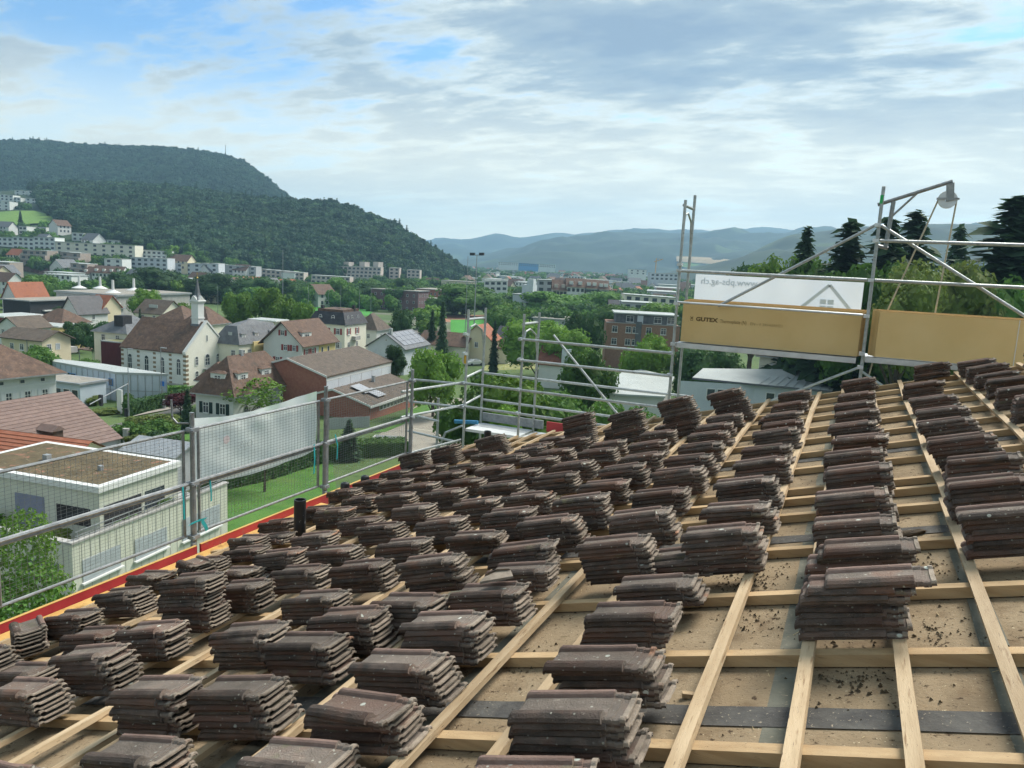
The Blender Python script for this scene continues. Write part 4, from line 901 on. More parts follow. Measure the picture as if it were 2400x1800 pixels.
class House:
    """building on a near corner B (at eave height), seen faces: L (towards a, face normal -b) and R (towards b, face normal -a)"""
    def __init__(s, name, label, cat, Bpx, ze, Lpx=None, Rpx=None, phi=7, L=None, R=None, zg=None, group=None):
        Bp = P(*Bpx, ze); s.B = Vector((Bp.x, Bp.y, 0)); s.ze = ze
        A1 = R_(180+phi); A2 = R_(90+phi)
        s.a = Vector((math.cos(A1), math.sin(A1), 0)); s.b = Vector((math.cos(A2), math.sin(A2), 0))
        s.L = L or s.along(s.a, Lpx); s.R = R or s.along(s.b, Rpx)
        s.zg = ground_z(Bp.x, Bp.y) if zg is None else zg
        PROT.append(s.rect()); s.org = Vector((Bp.x, Bp.y, s.zg)); s.t = empty(name, s.org, label, cat, group); s.cache = {}
    def rect(s):
        pp = [pix_of(s.w(i, j, z)) for i in (0, s.L) for j in (0, s.R) for z in (s.ze+1.5, s.ze-2.5)]
        return (min(q_[0] for q_ in pp), min(q_[1] for q_ in pp), max(q_[0] for q_ in pp), max(q_[1] for q_ in pp), Vector((s.B.x, s.B.y, s.ze)).dot(FWD))
    def along(s, d, px):
        r = wray(*px); n = Vector((-d.y, d.x, 0)); k = n.dot(s.B)/n.dot(Vector((r.x, r.y, 0))); p = r*k
        return abs((Vector((p.x, p.y, 0))-s.B).dot(d))
    def w(s, i, j, z): return s.B+s.a*i+s.b*j+Vector((0, 0, z))
    def mb(s): return MB(s.org)
    def prism(s, name, i0, i1, j0, j1, z0, z1, m):
        mb = s.mb(); mb.box8([s.w(i0, j0, z0), s.w(i1, j0, z0), s.w(i1, j1, z0), s.w(i0, j1, z0), s.w(i0, j0, z1), s.w(i1, j0, z1), s.w(i1, j1, z1), s.w(i0, j1, z1)])
        return mb.build(name, m, s.t)
    def walls(s, m, gable=None, rh=0, z1=None):
        z0 = s.zg-1.2; ze = s.ze if z1 is None else z1; mb = s.mb(); L, R = s.L, s.R
        mb.box8([s.w(0, 0, z0), s.w(L, 0, z0), s.w(L, R, z0), s.w(0, R, z0), s.w(0, 0, ze), s.w(L, 0, ze), s.w(L, R, ze), s.w(0, R, ze)])
        if gable == 'L':
            for i in (0, L): mb.tri(s.w(i, 0, ze), s.w(i, R, ze), s.w(i, R/2, ze+rh))
        if gable == 'R':
            for j in (0, R): mb.tri(s.w(0, j, ze), s.w(L, j, ze), s.w(L/2, j, ze+rh))
        return mb.build('wall', m, s.t)
    def slab(s, name, pts, th, m):
        """roof plane of given corner points with thickness"""
        n = len(pts); mb = s.mb(); dn = Vector((0, 0, -th))
        mb.add(list(pts)+[p+dn for p in pts], [tuple(range(n)), tuple(range(2*n-1, n-1, -1))]+[(i, n+i, n+(i+1) % n, (i+1) % n) for i in range(n)])
        return mb.build(name, m, s.t)
    def roof(s, kind, rh, m, o=.5, th=.16, ze=None, inset=None):
        L, R = s.L, s.R; ze = (s.ze if ze is None else ze)+.02
        if kind == 'gableL':
            k = rh/(R/2); zl = ze-o*k+th
            a = s.slab('roof', [s.w(-o, -o, zl), s.w(L+o, -o, zl), s.w(L+o, R/2, ze+rh+th), s.w(-o, R/2, ze+rh+th)], th, m)
            s.slab('roof_back', [s.w(-o, R/2+.003, ze+rh+th), s.w(L+o, R/2+.003, ze+rh+th), s.w(L+o, R+o, zl), s.w(-o, R+o, zl)], th, m)
        elif kind == 'gableR':
            k = rh/(L/2); zl = ze-o*k+th
            a = s.slab('roof', [s.w(-o, -o, zl), s.w(L/2, -o, ze+rh+th), s.w(L/2, R+o, ze+rh+th), s.w(-o, R+o, zl)], th, m)
            s.slab('roof_back', [s.w(L/2+.003, -o, ze+rh+th), s.w(L+o, -o, zl), s.w(L+o, R+o, zl), s.w(L/2+.003, R+o, ze+rh+th)], th, m)
        elif kind == 'hip':
            if L > R: r0, r1 = s.w(R/2*.9, R/2, ze+rh), s.w(L-R/2*.9, R/2, ze+rh)
            else: r0, r1 = s.w(L/2, L/2*.9, ze+rh), s.w(L/2, R-L/2*.9, ze+rh)
            c = [s.w(-o, -o, ze-.1), s.w(L+o, -o, ze-.1), s.w(L+o, R+o, ze-.1), s.w(-o, R+o, ze-.1)]
            mb = s.mb()
            if L > R: mb.add(c+[r0, r1], ((0, 4, 5, 1), (1, 5, 2), (2, 5, 4, 3), (3, 4, 0), (0, 1, 2, 3)))
            else: mb.add(c+[r0, r1], ((0, 4, 1), (1, 4, 5, 2), (2, 5, 3), (3, 5, 4, 0), (0, 1, 2, 3)))
            a = mb.build('roof', m, s.t)
            mb = s.mb(); dn = Vector((0, 0, -.16)); c2 = [p+Vector((0, 0, -.003)) for p in c]
            mb.add(c2+[p+dn for p in c2], [(i, (i+1) % 4, 4+(i+1) % 4, 4+i) for i in range(4)]+[(7, 6, 5, 4)]); mb.build('eaves', m_zinc, s.t)
        elif kind == 'mansard':
            ins = inset or 1.0; h1 = rh*.78
            c = [s.w(-o, -o, ze), s.w(L+o, -o, ze), s.w(L+o, R+o, ze), s.w(-o, R+o, ze)]; t_ = [s.w(ins, ins, ze+h1), s.w(L-ins, ins, ze+h1), s.w(L-ins, R-ins, ze+h1), s.w(ins, R-ins, ze+h1)]
            mb = s.mb(); mb.add(c+t_, [(i, (i+1) % 4, 4+(i+1) % 4, 4+i) for i in range(4)]+[(3, 2, 1, 0)]); a = mb.build('roof', m, s.t)
            mb = s.mb(); apex = [s.w(L*.42, R*.45, ze+rh), s.w(L*.58, R*.55, ze+rh)]
            mb.add([p+Vector((0, 0, .002)) for p in t_]+apex, ((0, 4, 5, 1), (1, 5, 2), (2, 5, 4, 3), (3, 4, 0))); mb.build('upper_roof', m, s.t)
        else:  # flat with rim
            a = s.prism('roof', -o, L+o, -o, R+o, ze, ze+rh, m_zinc if kind == 'flatz' else m_frame)
            s.prism('roof_surface', -o+.35, L+o-.35, -o+.35, R+o-.35, ze+rh-.05, ze+rh+.012, m)
        return a
    def wmesh(s, face, w, h, style):
        key = (face, round(w, 2), round(h, 2), style)
        if key in s.cache: return s.cache[key]
        t = s.a if face == 'L' else s.b; n = -s.b if face == 'L' else -s.a; zz = Vector((0, 0, 1))
        f, g = MB(), MB(); fw = .09 if w > .7 else .07
        def bx(mb, x, z, hw, hh, d0, d1): mb.box(t*x+zz*z+n*((d0+d1)/2), t*hw, n*((d1-d0)/2), zz*hh)
        if style == 'arch':
            hb = h-w*.62; bx(f, -w/2+fw/2, -h/2+hb/2, fw/2, hb/2, .0, .07); bx(f, w/2-fw/2, -h/2+hb/2, fw/2, hb/2, .0, .07); bx(f, 0, -h/2+.05, w/2, .05, 0, .09)
            bx(f, 0, -h/2+hb*.5, .03, hb*.48, 0, .05); bx(f, 0, -h/2+hb*.55, w/2-fw, .03, 0, .05); bx(f, 0, -h/2+hb*.98, w/2-fw, .035, 0, .05)
            arc = [(w/2*math.cos(a_), -h/2+hb+w*.62*math.sin(a_)**.85) for a_ in [math.pi*k/10 for k in range(11)]]
            arci = [(x*.82, -h/2+hb+(z+h/2-hb)*.84) for x, z in arc]
            V = [t*x+zz*z+n*.07 for x, z in arc]+[t*x+zz*z+n*.07 for x, z in arci]
            f.add(V, [(k, k+1, 12+k, 11+k) for k in range(10)])
            V = [t*x+zz*z+n*.0 for x, z in arc]+[t*x+zz*z+n*.07 for x, z in arc]; f.add(V, [(k, k+1, 12+k, 11+k) for k in range(10)])
            g.add([t*x+zz*z+n*.03 for x, z in arci]+[t*(-w/2+fw)+zz*(-h/2+.08)+n*.03, t*(w/2-fw)+zz*(-h/2+.08)+n*.03], [tuple(range(11))+(11, 12)])
        else:
            for sx in (-1, 1): bx(f, sx*(w/2-fw/2), 0, fw/2, h/2, -.02, .05)
            for sz in (-1, 1): bx(f, 0, sz*(h/2-fw/2), w/2-fw, fw/2, -.02, .05)
            if style in ('cross', 'sill'): bx(f, 0, 0, .03, h/2-fw, -.02, .04); 
            if style == 'cross': bx(f, 0, h*.16, w/2-fw, .03, -.02, .04)
            if style in ('sill', 'cross'): bx(f, 0, -h/2-.05, w/2+.1, .045, -.02, .14)
            bx(g, 0, 0, w/2-fw, h/2-fw, -.01, .012)
        s.cache[key] = (f.mesh('window'), g.mesh('pane')); s.cache[key][0].materials.append(m_frame); s.cache[key][1].materials.append(m_louv if style == 'blind' else m_glass)
        return s.cache[key]
    def win(s, face, x, z, w=1.0, h=1.4, style='cross', shutter=None, off=0.0, depth=0.0):
        fm, gm = s.wmesh(face, w, h, style)
        n = -s.b if face == 'L' else -s.a
        p = (s.w(x, depth, z) if face == 'L' else s.w(depth, x, z))+n*(.004+off)-s.org
        o = link('window', fm, s.t); o.location = p; link('pane', gm, o)
        if shutter:
            t = s.a if face == 'L' else s.b
            for sx in (-1, 1):
                key = ('sh', face, w, h, shutter.name)
                if key not in s.cache:
                    mb = MB(); mb.box((0, 0, 0), t*(w*.26), n*.03, (0, 0, h/2)); s.cache[key] = mb.mesh('shutter'); s.cache[key].materials.append(shutter)
                link('shutter', s.cache[key], s.t).location = p+t*(sx*(w*.5+w*.3))+n*.03
        return o
    def wrow(s, face, n, z, w=1.0, h=1.4, style='cross', shutter=None, m0=None, m1=None):
        T = s.L if face == 'L' else s.R; a = 1.2 if m0 is None else m0; b = T-(1.2 if m1 is None else m1)
        for k in range(n): s.win(face, a+(b-a)*((k+.5)/n), z, w, h, style, shutter)
    def chimney(s, i, j, z0, z1, r=.35, m=None): s.prism('chimney', i-r, i+r, j-r, j+r, z0, z1, m or m_brick)
    def dormer(s, face, x, dep, z0, w, h, d, wm, rm, hipped=True):
        """box dormer: front at depth dep behind the wall line, running back d"""
        f = (lambda x_, y_, z_: s.w(x_, y_, z_)) if face == 'L' else (lambda x_, y_, z_: s.w(y_, x_, z_))
        mb = s.mb(); mb.box8([f(x-w/2, dep, z0), f(x+w/2, dep, z0), f(x+w/2, dep+d, z0), f(x-w/2, dep+d, z0), f(x-w/2, dep, z0+h), f(x+w/2, dep, z0+h), f(x+w/2, dep+d, z0+h), f(x-w/2, dep+d, z0+h)])
        o = mb.build('dormer', wm, s.t)
        mb = s.mb(); e = .16
        c = [f(x-w/2-e, dep-e, z0+h+.003), f(x+w/2+e, dep-e, z0+h+.003), f(x+w/2+e, dep+d, z0+h+.25), f(x-w/2-e, dep+d, z0+h+.25)]
        top = [f(x-w*.28, dep+.5, z0+h+.30), f(x+w*.28, dep+.5, z0+h+.30), f(x+w*.28, dep+d*1.4, z0+h+.4), f(x-w*.28, dep+d*1.4, z0+h+.4)]
        mb.add(c+top, [(0, 1, 2, 3), (4, 5, 6, 7)]+[(i, (i+1) % 4, 4+(i+1) % 4, 4+i) for i in range(4)]); mb.build('dormer_roof', rm, s.t)
        s.win(face, x, z0+h*.52, w*.5, h*.66, 'cross', depth=dep)

# ---- chapel
m_chap = mat('chapel_render', (.72, .705, .62), (.76, .745, .66), .5, .9, .1, 20, world_co=True)
c = House('chapel', 'cream chapel with brown tiled roof, striped corner stones and slender spire', 'church', q(1605, 838), -17.5, q(1045, 770), None, 5, R=10.2)
zr = 4.75; c.walls(m_chap, 'L', zr); L, Rr = c.L, c.R
k = zr/(Rr/2); o_ = .25
c.slab('roof', [c.w(.35, -o_, -17.5-o_*k+.18), c.w(L+.2, -o_, -17.5-o_*k+.18), c.w(L+.2, Rr/2, -17.5+zr+.18), c.w(.35, Rr/2, -17.5+zr+.18)], .18, m_rbrown)
c.slab('roof_back', [c.w(.35, Rr/2+.003, -17.5+zr+.18), c.w(L+.2, Rr/2+.003, -17.5+zr+.18), c.w(L+.2, Rr+o_, -17.5-o_*k+.18), c.w(.35, Rr+o_, -17.5-o_*k+.18)], .18, m_rbrown)
for j0, j1 in ((-.3, Rr/2), (Rr+.3, Rr/2)):   # coping on the gable
    z0, z1 = -17.5-.3*k+.1, -17.5+zr+.1
    mb = c.mb(); p0, p1 = c.w(0, j0, z0), c.w(0, j1, z1); dd = c.a*.42; uu = Vector((0, 0, .38))
    mb.box8([p0-c.a*.1, p1-c.a*.1, p1+dd, p0+dd, p0-c.a*.1+uu, p1-c.a*.1+uu, p1+dd+uu, p0+dd+uu]); mb.build('gable_coping', m_white, c.t)
for x in (1.5, 4.95, 8.35, 12.0): c.win('L', x, -20.0, 1.0, 2.9, 'arch')
for x, z, h in ((2.5, -19.1, 1.6), (7.7, -19.1, 1.6)): c.win('R', x, z, .8, h, 'arch')
c.win('R', 5.1, -19.1, 1.25, 2.1, 'arch'); c.win('R', 2.5, -21.6, .8, 1.5, 'arch'); c.win('R', 7.7, -21.6, .8, 1.5, 'arch'); c.win('R', 5.1, -15.4, .35, 1.1, 'plain')
c.prism('door', -.02, .1, 4.5, 5.9, -23.2, -21.0, mat('brown_door', (.10, .055, .035), None, rough=.6)); c.prism('canopy', -1.5, .05, 4.0, 6.4, -20.75, -20.65, m_zinc)
m_quoin = mat('brown_quoin', (.20, .155, .10), (.26, .20, .13), 3, .9, world_co=True)
qm = {}
for face, xs in (('L', (.28, 3.25, 6.65, 10.15, L-.3)), ('R', (.28, Rr-.28))):
    t_ = c.a if face == 'L' else c.b; n_ = -c.b if face == 'L' else -c.a
    mb = MB(); mb.box((0, 0, 0), t_*.30, n_*.05, (0, 0, .2)); qm[face] = mb.mesh('quoin_block'); qm[face].materials.append(m_quoin)
    for x in xs:
        for kk in range(7):
            p = (c.w(x, 0, -22.8+.78*kk) if face == 'L' else c.w(0, x, -22.8+.78*kk))-c.org
            link('quoin_block', qm[face], c.t).location = p
c.prism('side_wall', .02, L, -.03, -.002, -23.9, -17.55, m_white); c.prism('plinth', -.06, L, -.06, .02, -24.2, -22.9, m_conc)
ti, tj, tw = 1.9, Rr/2, .72
tow = c.prism('tower', ti-tw, ti+tw, tj-tw, tj+tw, -13.6, -9.4, m_white)
c.prism('tower_base', ti-tw-.12, ti+tw+.12, tj-tw-.12, tj+tw+.12, -14.5, -13.0, m_slate); c.prism('tower_band', ti-tw-.1, ti+tw+.1, tj-tw-.1, tj+tw+.1, -12.1, -11.9, m_white)
mb = c.mb(); r0, r1, r2 = tw+.04, tw+.28, .34
lv = [(r0, -9.5), (r1, -9.05), (r1-.1, -8.9), (r2+.12, -8.3), (r2-.05, -7.6), (.05, -5.2)]
V = [c.w(ti+sx*r, tj+sy*r, z) for r, z in lv for sx, sy in ((-1, -1), (1, -1), (1, 1), (-1, 1))]
mb.add(V, [(4*i+k_, 4*i+(k_+1) % 4, 4*i+4+(k_+1) % 4, 4*i+4+k_) for i in range(2) for k_ in range(4)]); mb.build('tower_cornice', m_white, c.t)
mb = c.mb(); mb.add([v for v in V[8:]], [(4*i+k_, 4*i+(k_+1) % 4, 4*i+4+(k_+1) % 4, 4*i+4+k_) for i in range(3) for k_ in range(4)]); sp = mb.build('spire', m_slate, c.t)
for sx in (-1, 1):   # little gables on the four tower faces
    mb = c.mb()
    for face in range(2):
        g_ = [(-tw-.2, 0), (tw+.2, 0), (0, .95)]
        for (dx, dz) in (g_,) * 0: pass
        P3 = [c.w(ti+dx, tj+sx*(tw+.2), -9.1+dz) if face else c.w(ti+sx*(tw+.2), tj+dx, -9.1+dz) for dx, dz in g_]; P4 = [c.w(ti+dx*.3, tj+sx*.3, -9.1+dz+.1) if face else c.w(ti+sx*.3, tj+dx*.3, -9.1+dz+.1) for dx, dz in g_]
        mb.add(P3+P4, ((0, 1, 2), (0, 2, 5, 3), (1, 4, 5, 2)))
    mb.build('tower_gable', m_white, c.t)
m_gold = mat('gilt_ball', (.5, .36, .10), None, rough=.35, metal=.8)
mb = c.mb(); bm = bmesh.new(); bmesh.ops.create_icosphere(bm, subdivisions=2, radius=.17); mb.add([v.co+c.w(ti, tj, -5.1) for v in bm.verts], [tuple(v.index for v in f.verts) for f in bm.faces]); bm.free()
mb.tube(c.w(ti, tj, -5.1), c.w(ti, tj, -4.0), .03, 6); mb.tube(c.w(ti-.25, tj, -4.4), c.w(ti+.25, tj, -4.4), .03, 6); mb.build('finial', m_gold, c.t)
an = House('chapel_annex', 'windowless dark red annex block at the rear end of the chapel', 'building', q(1045, 770), -17.5, None, None, 5, L=4.6, R=7.5)
an.walls(m_dkred, z1=-17.2); an.roof('flatz', .18, mat('mossy_flat', (.16, .17, .08), (.2, .2, .12), .5, .95, world_co=True), .05, ze=-17.2)

# ---- blue glass building in front of the chapel
zt_ = -18.8; gA, gB, gC = [P(*q(*a_), zt_) for a_ in ((220, 885), (1000, 1020), (1440, 1035))]; gE, gF = P(*q(890, 948), zt_), P(*q(225, 876), zt_)
org = Vector((gB.x, gB.y, -23.4)); gb = empty('glass_clad_building', org, 'long low pale blue building with glass panel walls in front of the chapel', 'building')
PROT.append((60, 830, 395, 940, gB.dot(FWD)))
dz_ = Vector((0, 0, -6)); poly = [gA, gB, gC, gE, gF]
mb = MB(org); mb.add(poly+[p_+dz_ for p_ in poly], [(0, 1, 2, 3, 4)]+[(i_, (i_+1) % 5, 5+(i_+1) % 5, 5+i_) for i_ in range(5)]); mb.build('wall', m_blueglass, gb)
cen = sum(poly, Vector())/5; po = [cen+(p_-cen)*1.02 for p_ in poly]; mb = MB(org); up_ = Vector((0, 0, .32)); lo_ = Vector((0, 0, .004))
mb.add([p_+lo_ for p_ in po]+[p_+up_ for p_ in po], [(0, 1, 2, 3, 4), (9, 8, 7, 6, 5)]+[(i_, (i_+1) % 5, 5+(i_+1) % 5, 5+i_) for i_ in range(5)]); mb.build('roof', m_metal, gb)
for (p0, p1, n_) in ((gA, gB, 17), (gB, gC, 7)):
    d_ = p1-p0; nn = Vector((d_.y, -d_.x, 0)).normalized()
    for k_ in range(0, n_+1):
        pp = p0+d_*(k_/n_)+nn*.03; mb = MB(org); mb.box(pp+Vector((0, 0, -3)), d_.normalized()*.035, nn*.03, (0, 0, 2.99)); mb.build('panel_joint', m_zinc, gb)
    mb = MB(org); mb.box((p0+p1)/2+nn*.02+Vector((0, 0, -2.4)), d_*.5, nn*.03, (0, 0, .035)); mb.build('panel_joint', m_zinc, gb)
d_ = (gB-gA); nn = Vector((d_.y, -d_.x, 0)).normalized(); du = d_.normalized()
for f_, w_, dz2 in ((.43, .65, -1.55), (.49, .65, -1.55), (.55, .65, -1.55), (.95, .5, -1.3)):
    pp = gA+d_*f_+nn*.07+Vector((0, 0, dz2)); mb = MB(org); mb.box(pp, du*w_, nn*.03, (0, 0, .55)); wn = mb.build('window', mat('blue_frame', (.12, .26, .5), None, rough=.5), gb)
    mb = MB(org); mb.box(pp+nn*.035, du*(w_-.1), nn*.01, (0, 0, .45)); mb.build('pane', m_glass, wn)
# annex with rounded flat roof
an = House('round_flat_annex', 'low flat grey annex with a rounded end beside the blue glass building', 'building', q(690, 1120), -19.6, None, None, 7, L=9, R=4.5)
an.walls(m_blueglass); an.roof('flatz', .3, m_flat, .25)
for x in (.9, 2.4, 3.9): an.win('L', x, -20.9, 1.2, 1.3, 'plain')

# ---- cream two-storey house left
h_ = House('cream_house', 'cream two-storey house with low dark gable roof and balcony, left of the chapel', 'house', k8(680, 1225), -16.5, k8(20, 1130), k8(1140, 1160), 7)
h_.walls(m_cream, 'L', 1.25); h_.roof('gableL', 1.25, m_rbrown2, .6)
h_.win('R', 1.3, -17.8, .9, 1.1); h_.win('R', 3.0, -17.8, .9, 1.1, 'blind'); h_.win('R', 3.1, -20.4, .9, 1.2); h_.win('R', 1.4, -20.4, .8, .9, 'blind')
h_.prism('balcony', .1, 1.5, h_.R+.003, h_.R+1.5, -19.2, -18.2, m_conc); h_.wrow('L', 3, -18.0, .9, 1.1); h_.prism('drainpipe', 3.2, 3.3, -.1, -.01, -22, -16.6, m_zinc)

# ---- brown-red villa at the left edge
v_ = House('white_villa', 'white villa with wide hipped brown roof and white shutters at the left edge', 'house', q(480, 1000), -15.0, None, None, 84, L=13, R=9)
v_.walls(m_white); v_.roof('hip', 3.3, m_rbrown, .9)
for x in (1.0, 2.9, 4.9, 7.0): v_.win('L', x+.3, -17.6, .75, 1.5, 'cross', m_shwhite)
for x in (1.2, 3.4, 5.6): v_.win('L', x+.3, -15.75, .6, .5, 'plain')
v_.prism('string_course', 0, 16, -.06, -.004, -16.35, -16.15, m_frame)

# ---- near brown ribbed roof and red roof
def course_house(name, label, cat, ridge_px, zridge, dirdown, ndeg, length, ncourse, step, drop, m, gable_m, tri_end=True):
    """one roof slope built of separate overlapping tile courses"""
    p = P(*ridge_px, zridge); t = empty(name, p, label, cat)
    e = Vector((math.cos(R_(ndeg)), math.sin(R_(ndeg)), 0)); dn = Vector((math.cos(R_(dirdown)), math.sin(R_(dirdown)), 0))
    for kk in range(ncourse):
        mb = MB(); a = dn*(step*kk)+Vector((0, 0, -drop*kk)); b_ = dn*(step*(kk+1.08))+Vector((0, 0, -drop*(kk+1.08)+.045)); th = Vector((0, 0, -.05))
        mb.box8([a+th, a+e*length+th, b_+e*length+th, b_+th, a, a+e*length, b_+e*length, b_]); mb.build('tile_course', m, t)
    H = drop*ncourse; W = step*ncourse
    mb = MB(); g = Vector((0, 0, -.08))
    for off in (.25, length-.25):
        o1 = e*off+g; mb.add([o1, o1+dn*W+Vector((0, 0, -H)), o1+dn*W+Vector((0, 0, -H-5)), o1-dn*W+Vector((0, 0, -H-5)), o1-dn*W+Vector((0, 0, -H))], ((0, 1, 2, 3, 4),))
    a, b2 = e*.25+dn*(W-.35)+Vector((0, 0, -H)), e*(length-.25)+dn*(W-.35)+Vector((0, 0, -H)); mb.quad(a, b2, b2+Vector((0, 0, -5)), a+Vector((0, 0, -5))); mb.build('wall', gable_m, t)
    mb = MB(); mb.quad(Vector((0, 0, .02)), e*length+Vector((0, 0, .02)), e*length-dn*W+Vector((0, 0, -H)), -dn*W+Vector((0, 0, -H))); mb.build('back_slope', m, t)
    return t, e, dn
m_ribbed = mat('mauve_tile', (.165, .115, .10), (.21, .15, .13), 2, .8, .3, 8, rnd=.06)
t, e, dn = course_house('ribbed_roof_house', 'house with a big mauve-brown roof of ribbed tile courses below the villa', 'house', q(600, 1165), -12.6, 4, 274, 15, 17, .345, .2, m_ribbed, m_white)
t.location = t.location
mb = MB(); pd = dn*4.1+e*5.2+Vector((0, 0, -2.3))
mb.box(pd+Vector((0, 0, .1)), e*.45, dn*.8, (0, 0, .32)); mb.build('dormer', m_rbrown, t)
mb = MB(); A_ = [pd+e*sx*.62+dn*y_+Vector((0, 0, .40)) for y_ in (-.9, .95) for sx in (-1, 1)]; r_ = [pd+dn*y_+Vector((0, 0, .80)) for y_ in (-.9, .95)]
mb.add(A_+r_, ((0, 2, 5, 4), (1, 4, 5, 3), (2, 3, 5), (0, 4, 1))); mb.build('dormer_roof', m_ribbed, t)
m_redc = mat('red_course_tile', (.27, .095, .055), (.34, .135, .08), 2, .8, .3, 8, rnd=.08)
course_house('red_roof_house', 'house with a bright red tiled roof just behind the flat-roofed house', 'house', q(800, 1598), -13.0, -83, 190, 13, 6, .3, .17, m_redc, m_cream)

# ---- cream flat-roofed house below the eave
f = House('flat_roof_house', 'cream panelled house with planted flat roof and terraces below the eave', 'house', hz(640, 690), -11.5, None, None, 7, L=9, R=5.2, zg=-17.2)
f.walls(m_green, z1=-11.62); f.roof('flat', .30, m_moss, .14, ze=-11.62)
f.prism('window_blind', 3.35, 5.2, -.03, -.004, -13.9, -12.3, mat('lilac_blind', (.20, .22, .30), (.23, .25, .33), 2, .7)); 
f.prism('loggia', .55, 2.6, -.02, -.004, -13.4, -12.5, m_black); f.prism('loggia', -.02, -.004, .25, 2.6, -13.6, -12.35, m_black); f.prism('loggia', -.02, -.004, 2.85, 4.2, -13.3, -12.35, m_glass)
f.prism('roof_vent', 5.6, 5.9, 2.2, 2.5, -11.3, -11.0, m_zinc); f.prism('roof_vent', 1.9, 2.1, 2.0, 2.2, -11.3, -11.05, m_zinc)
f2 = House('x', None, None, hz(465, 1030), -13.2, None, None, 7, L=10, R=10.6, zg=-17.2)
bpy.data.objects.remove(f2.t); f2.t = f.t; f2.org = f.org
f2.prism('lower_storey', 0.25, 10, 0.25, 10.6, -18.5, -14.2, m_green)
f2.prism('facade', -.0, 10, 0, .247, -18.5, -13.30, m_green); f2.prism('facade', 0, .247, .25, 10.6, -18.5, -13.30, m_green)
f2.prism('coping', -.06, 10.0, -.06, .30, -13.297, -13.2, m_conc); f2.prism('coping', -.06, .30, .303, 10.66, -13.297, -13.2, m_conc)
f2.prism('terrace_floor', .26, 10, .26, 10.5, -14.198, -14.15, m_conc)
for kk in range(1, 21): f2.prism('board_joint', -.012, -.003, kk*.5, kk*.5+.02, -17.4, -13.4, m_conc)
for kk in range(1, 20): f2.prism('board_joint', kk*.5, kk*.5+.02, -.012, -.003, -17.4, -13.4, m_conc)
for x0, x1, z0, z1 in ((.5, 2.7, -15.25, -14.2), (3.6, 5.75, -15.35, -14.3), (6.9, 9.9, -15.5, -14.3)):
    f2.prism('roller_blind', -.035, -.013, x0, x1, z0, z1, m_louv); f2.prism('sill', -.16, -.012, x0-.1, x1+.1, z0-.10, z0-.02, m_frame)
    for kk in range(5): f2.prism('blind_slat', -.040, -.036, x0+.02, x1-.02, z0+.1+kk*.19, z0+.115+kk*.19, m_zinc)
f2.prism('roller_blind', .8, 2.8, -.035, -.013, -15.3, -14.3, MATS['lilac_blind']); f2.prism('sill', .7, 2.9, -.16, -.012, -15.4, -15.32, m_frame)
for j0 in range(0, 10): f2.prism('railing_post', .10, .13, j0+.4, j0+.43, -13.2, -12.85, m_steel2)
f2.prism('railing', .09, .14, .3, 10.2, -12.85, -12.81, m_steel2); f2.prism('railing', .09, .14, .3, 10.2, -13.05, -13.02, m_steel2)
for k_, (i_, j_, w_, h_2, mm, lab) in enumerate(((.62, 4.0, 2.6, 1.05, G_MID, 'green terrace planting on the flat-roofed house'), (.62, 6.6, 1.8, 1.2, G_MID, 'leafy shrub at the far end of the terrace of the flat-roofed house'), (2.0, 1.0, 1.5, 1.15, G_OLIVE, 'yellowish plant in front of the loggia of the flat-roofed house'), (6.3, 1.2, 1.9, 1.3, G_MID, 'grey-green shrub at the left end of the terrace of the flat-roofed house'))):
    pb = f2.w(i_, j_, -14.15); bush(pb.x, pb.y, w_ if i_ > 1 else .8, h_2, mm, lab, 'terrace_plant', pb.z, 'plant', d=w_)

# ---- villa with dormers
v = House('dormer_villa', 'white villa with big hipped brown roof, three dormers and dark green shutters', 'house', m_(540, 1205), -18.6, m_(215, 1152), None, 7, R=13.5)
v.walls(m_white); v.roof('hip', 4.6, m_rbrown, .7)
v.win('L', v.L-1.6, -20.6, .95, 1.5, 'cross', m_shgreen); v.win('L', v.L-4.2, -20.6, .95, 1.5, 'cross', m_shgreen)
v.dormer('L', v.L*.50, .7, -17.6, 2.2, 1.55, 2.0, m_white, m_rbrown); v.dormer('R', 3.0, .7, -17.6, 2.1, 1.55, 2.0, m_white, m_rbrown); v.dormer('R', 8.2, .7, -17.6, 2.1, 1.55, 2.0, m_white, m_rbrown)
v.chimney(v.L*.5, 5.6, -15.4, -13.4, .22, m_zinc); v.wrow('R', 4, -20.6, .9, 1.4)
v.prism('rear_wing', v.L, v.L+3.4, 5, 11, -23.5, -18.0, m_white)
sv = House('x', None, None, m_(540, 1205), -18.6, None, None, 7, L=3.6, R=6.5); 
bpy.data.objects.remove(sv.t); sv.t = v.t; sv.org = v.org; sv.B = v.B+v.a*v.L+v.b*5; sv.ze = -18.0; sv.roof('hip', 2.4, m_rbrown, .5)

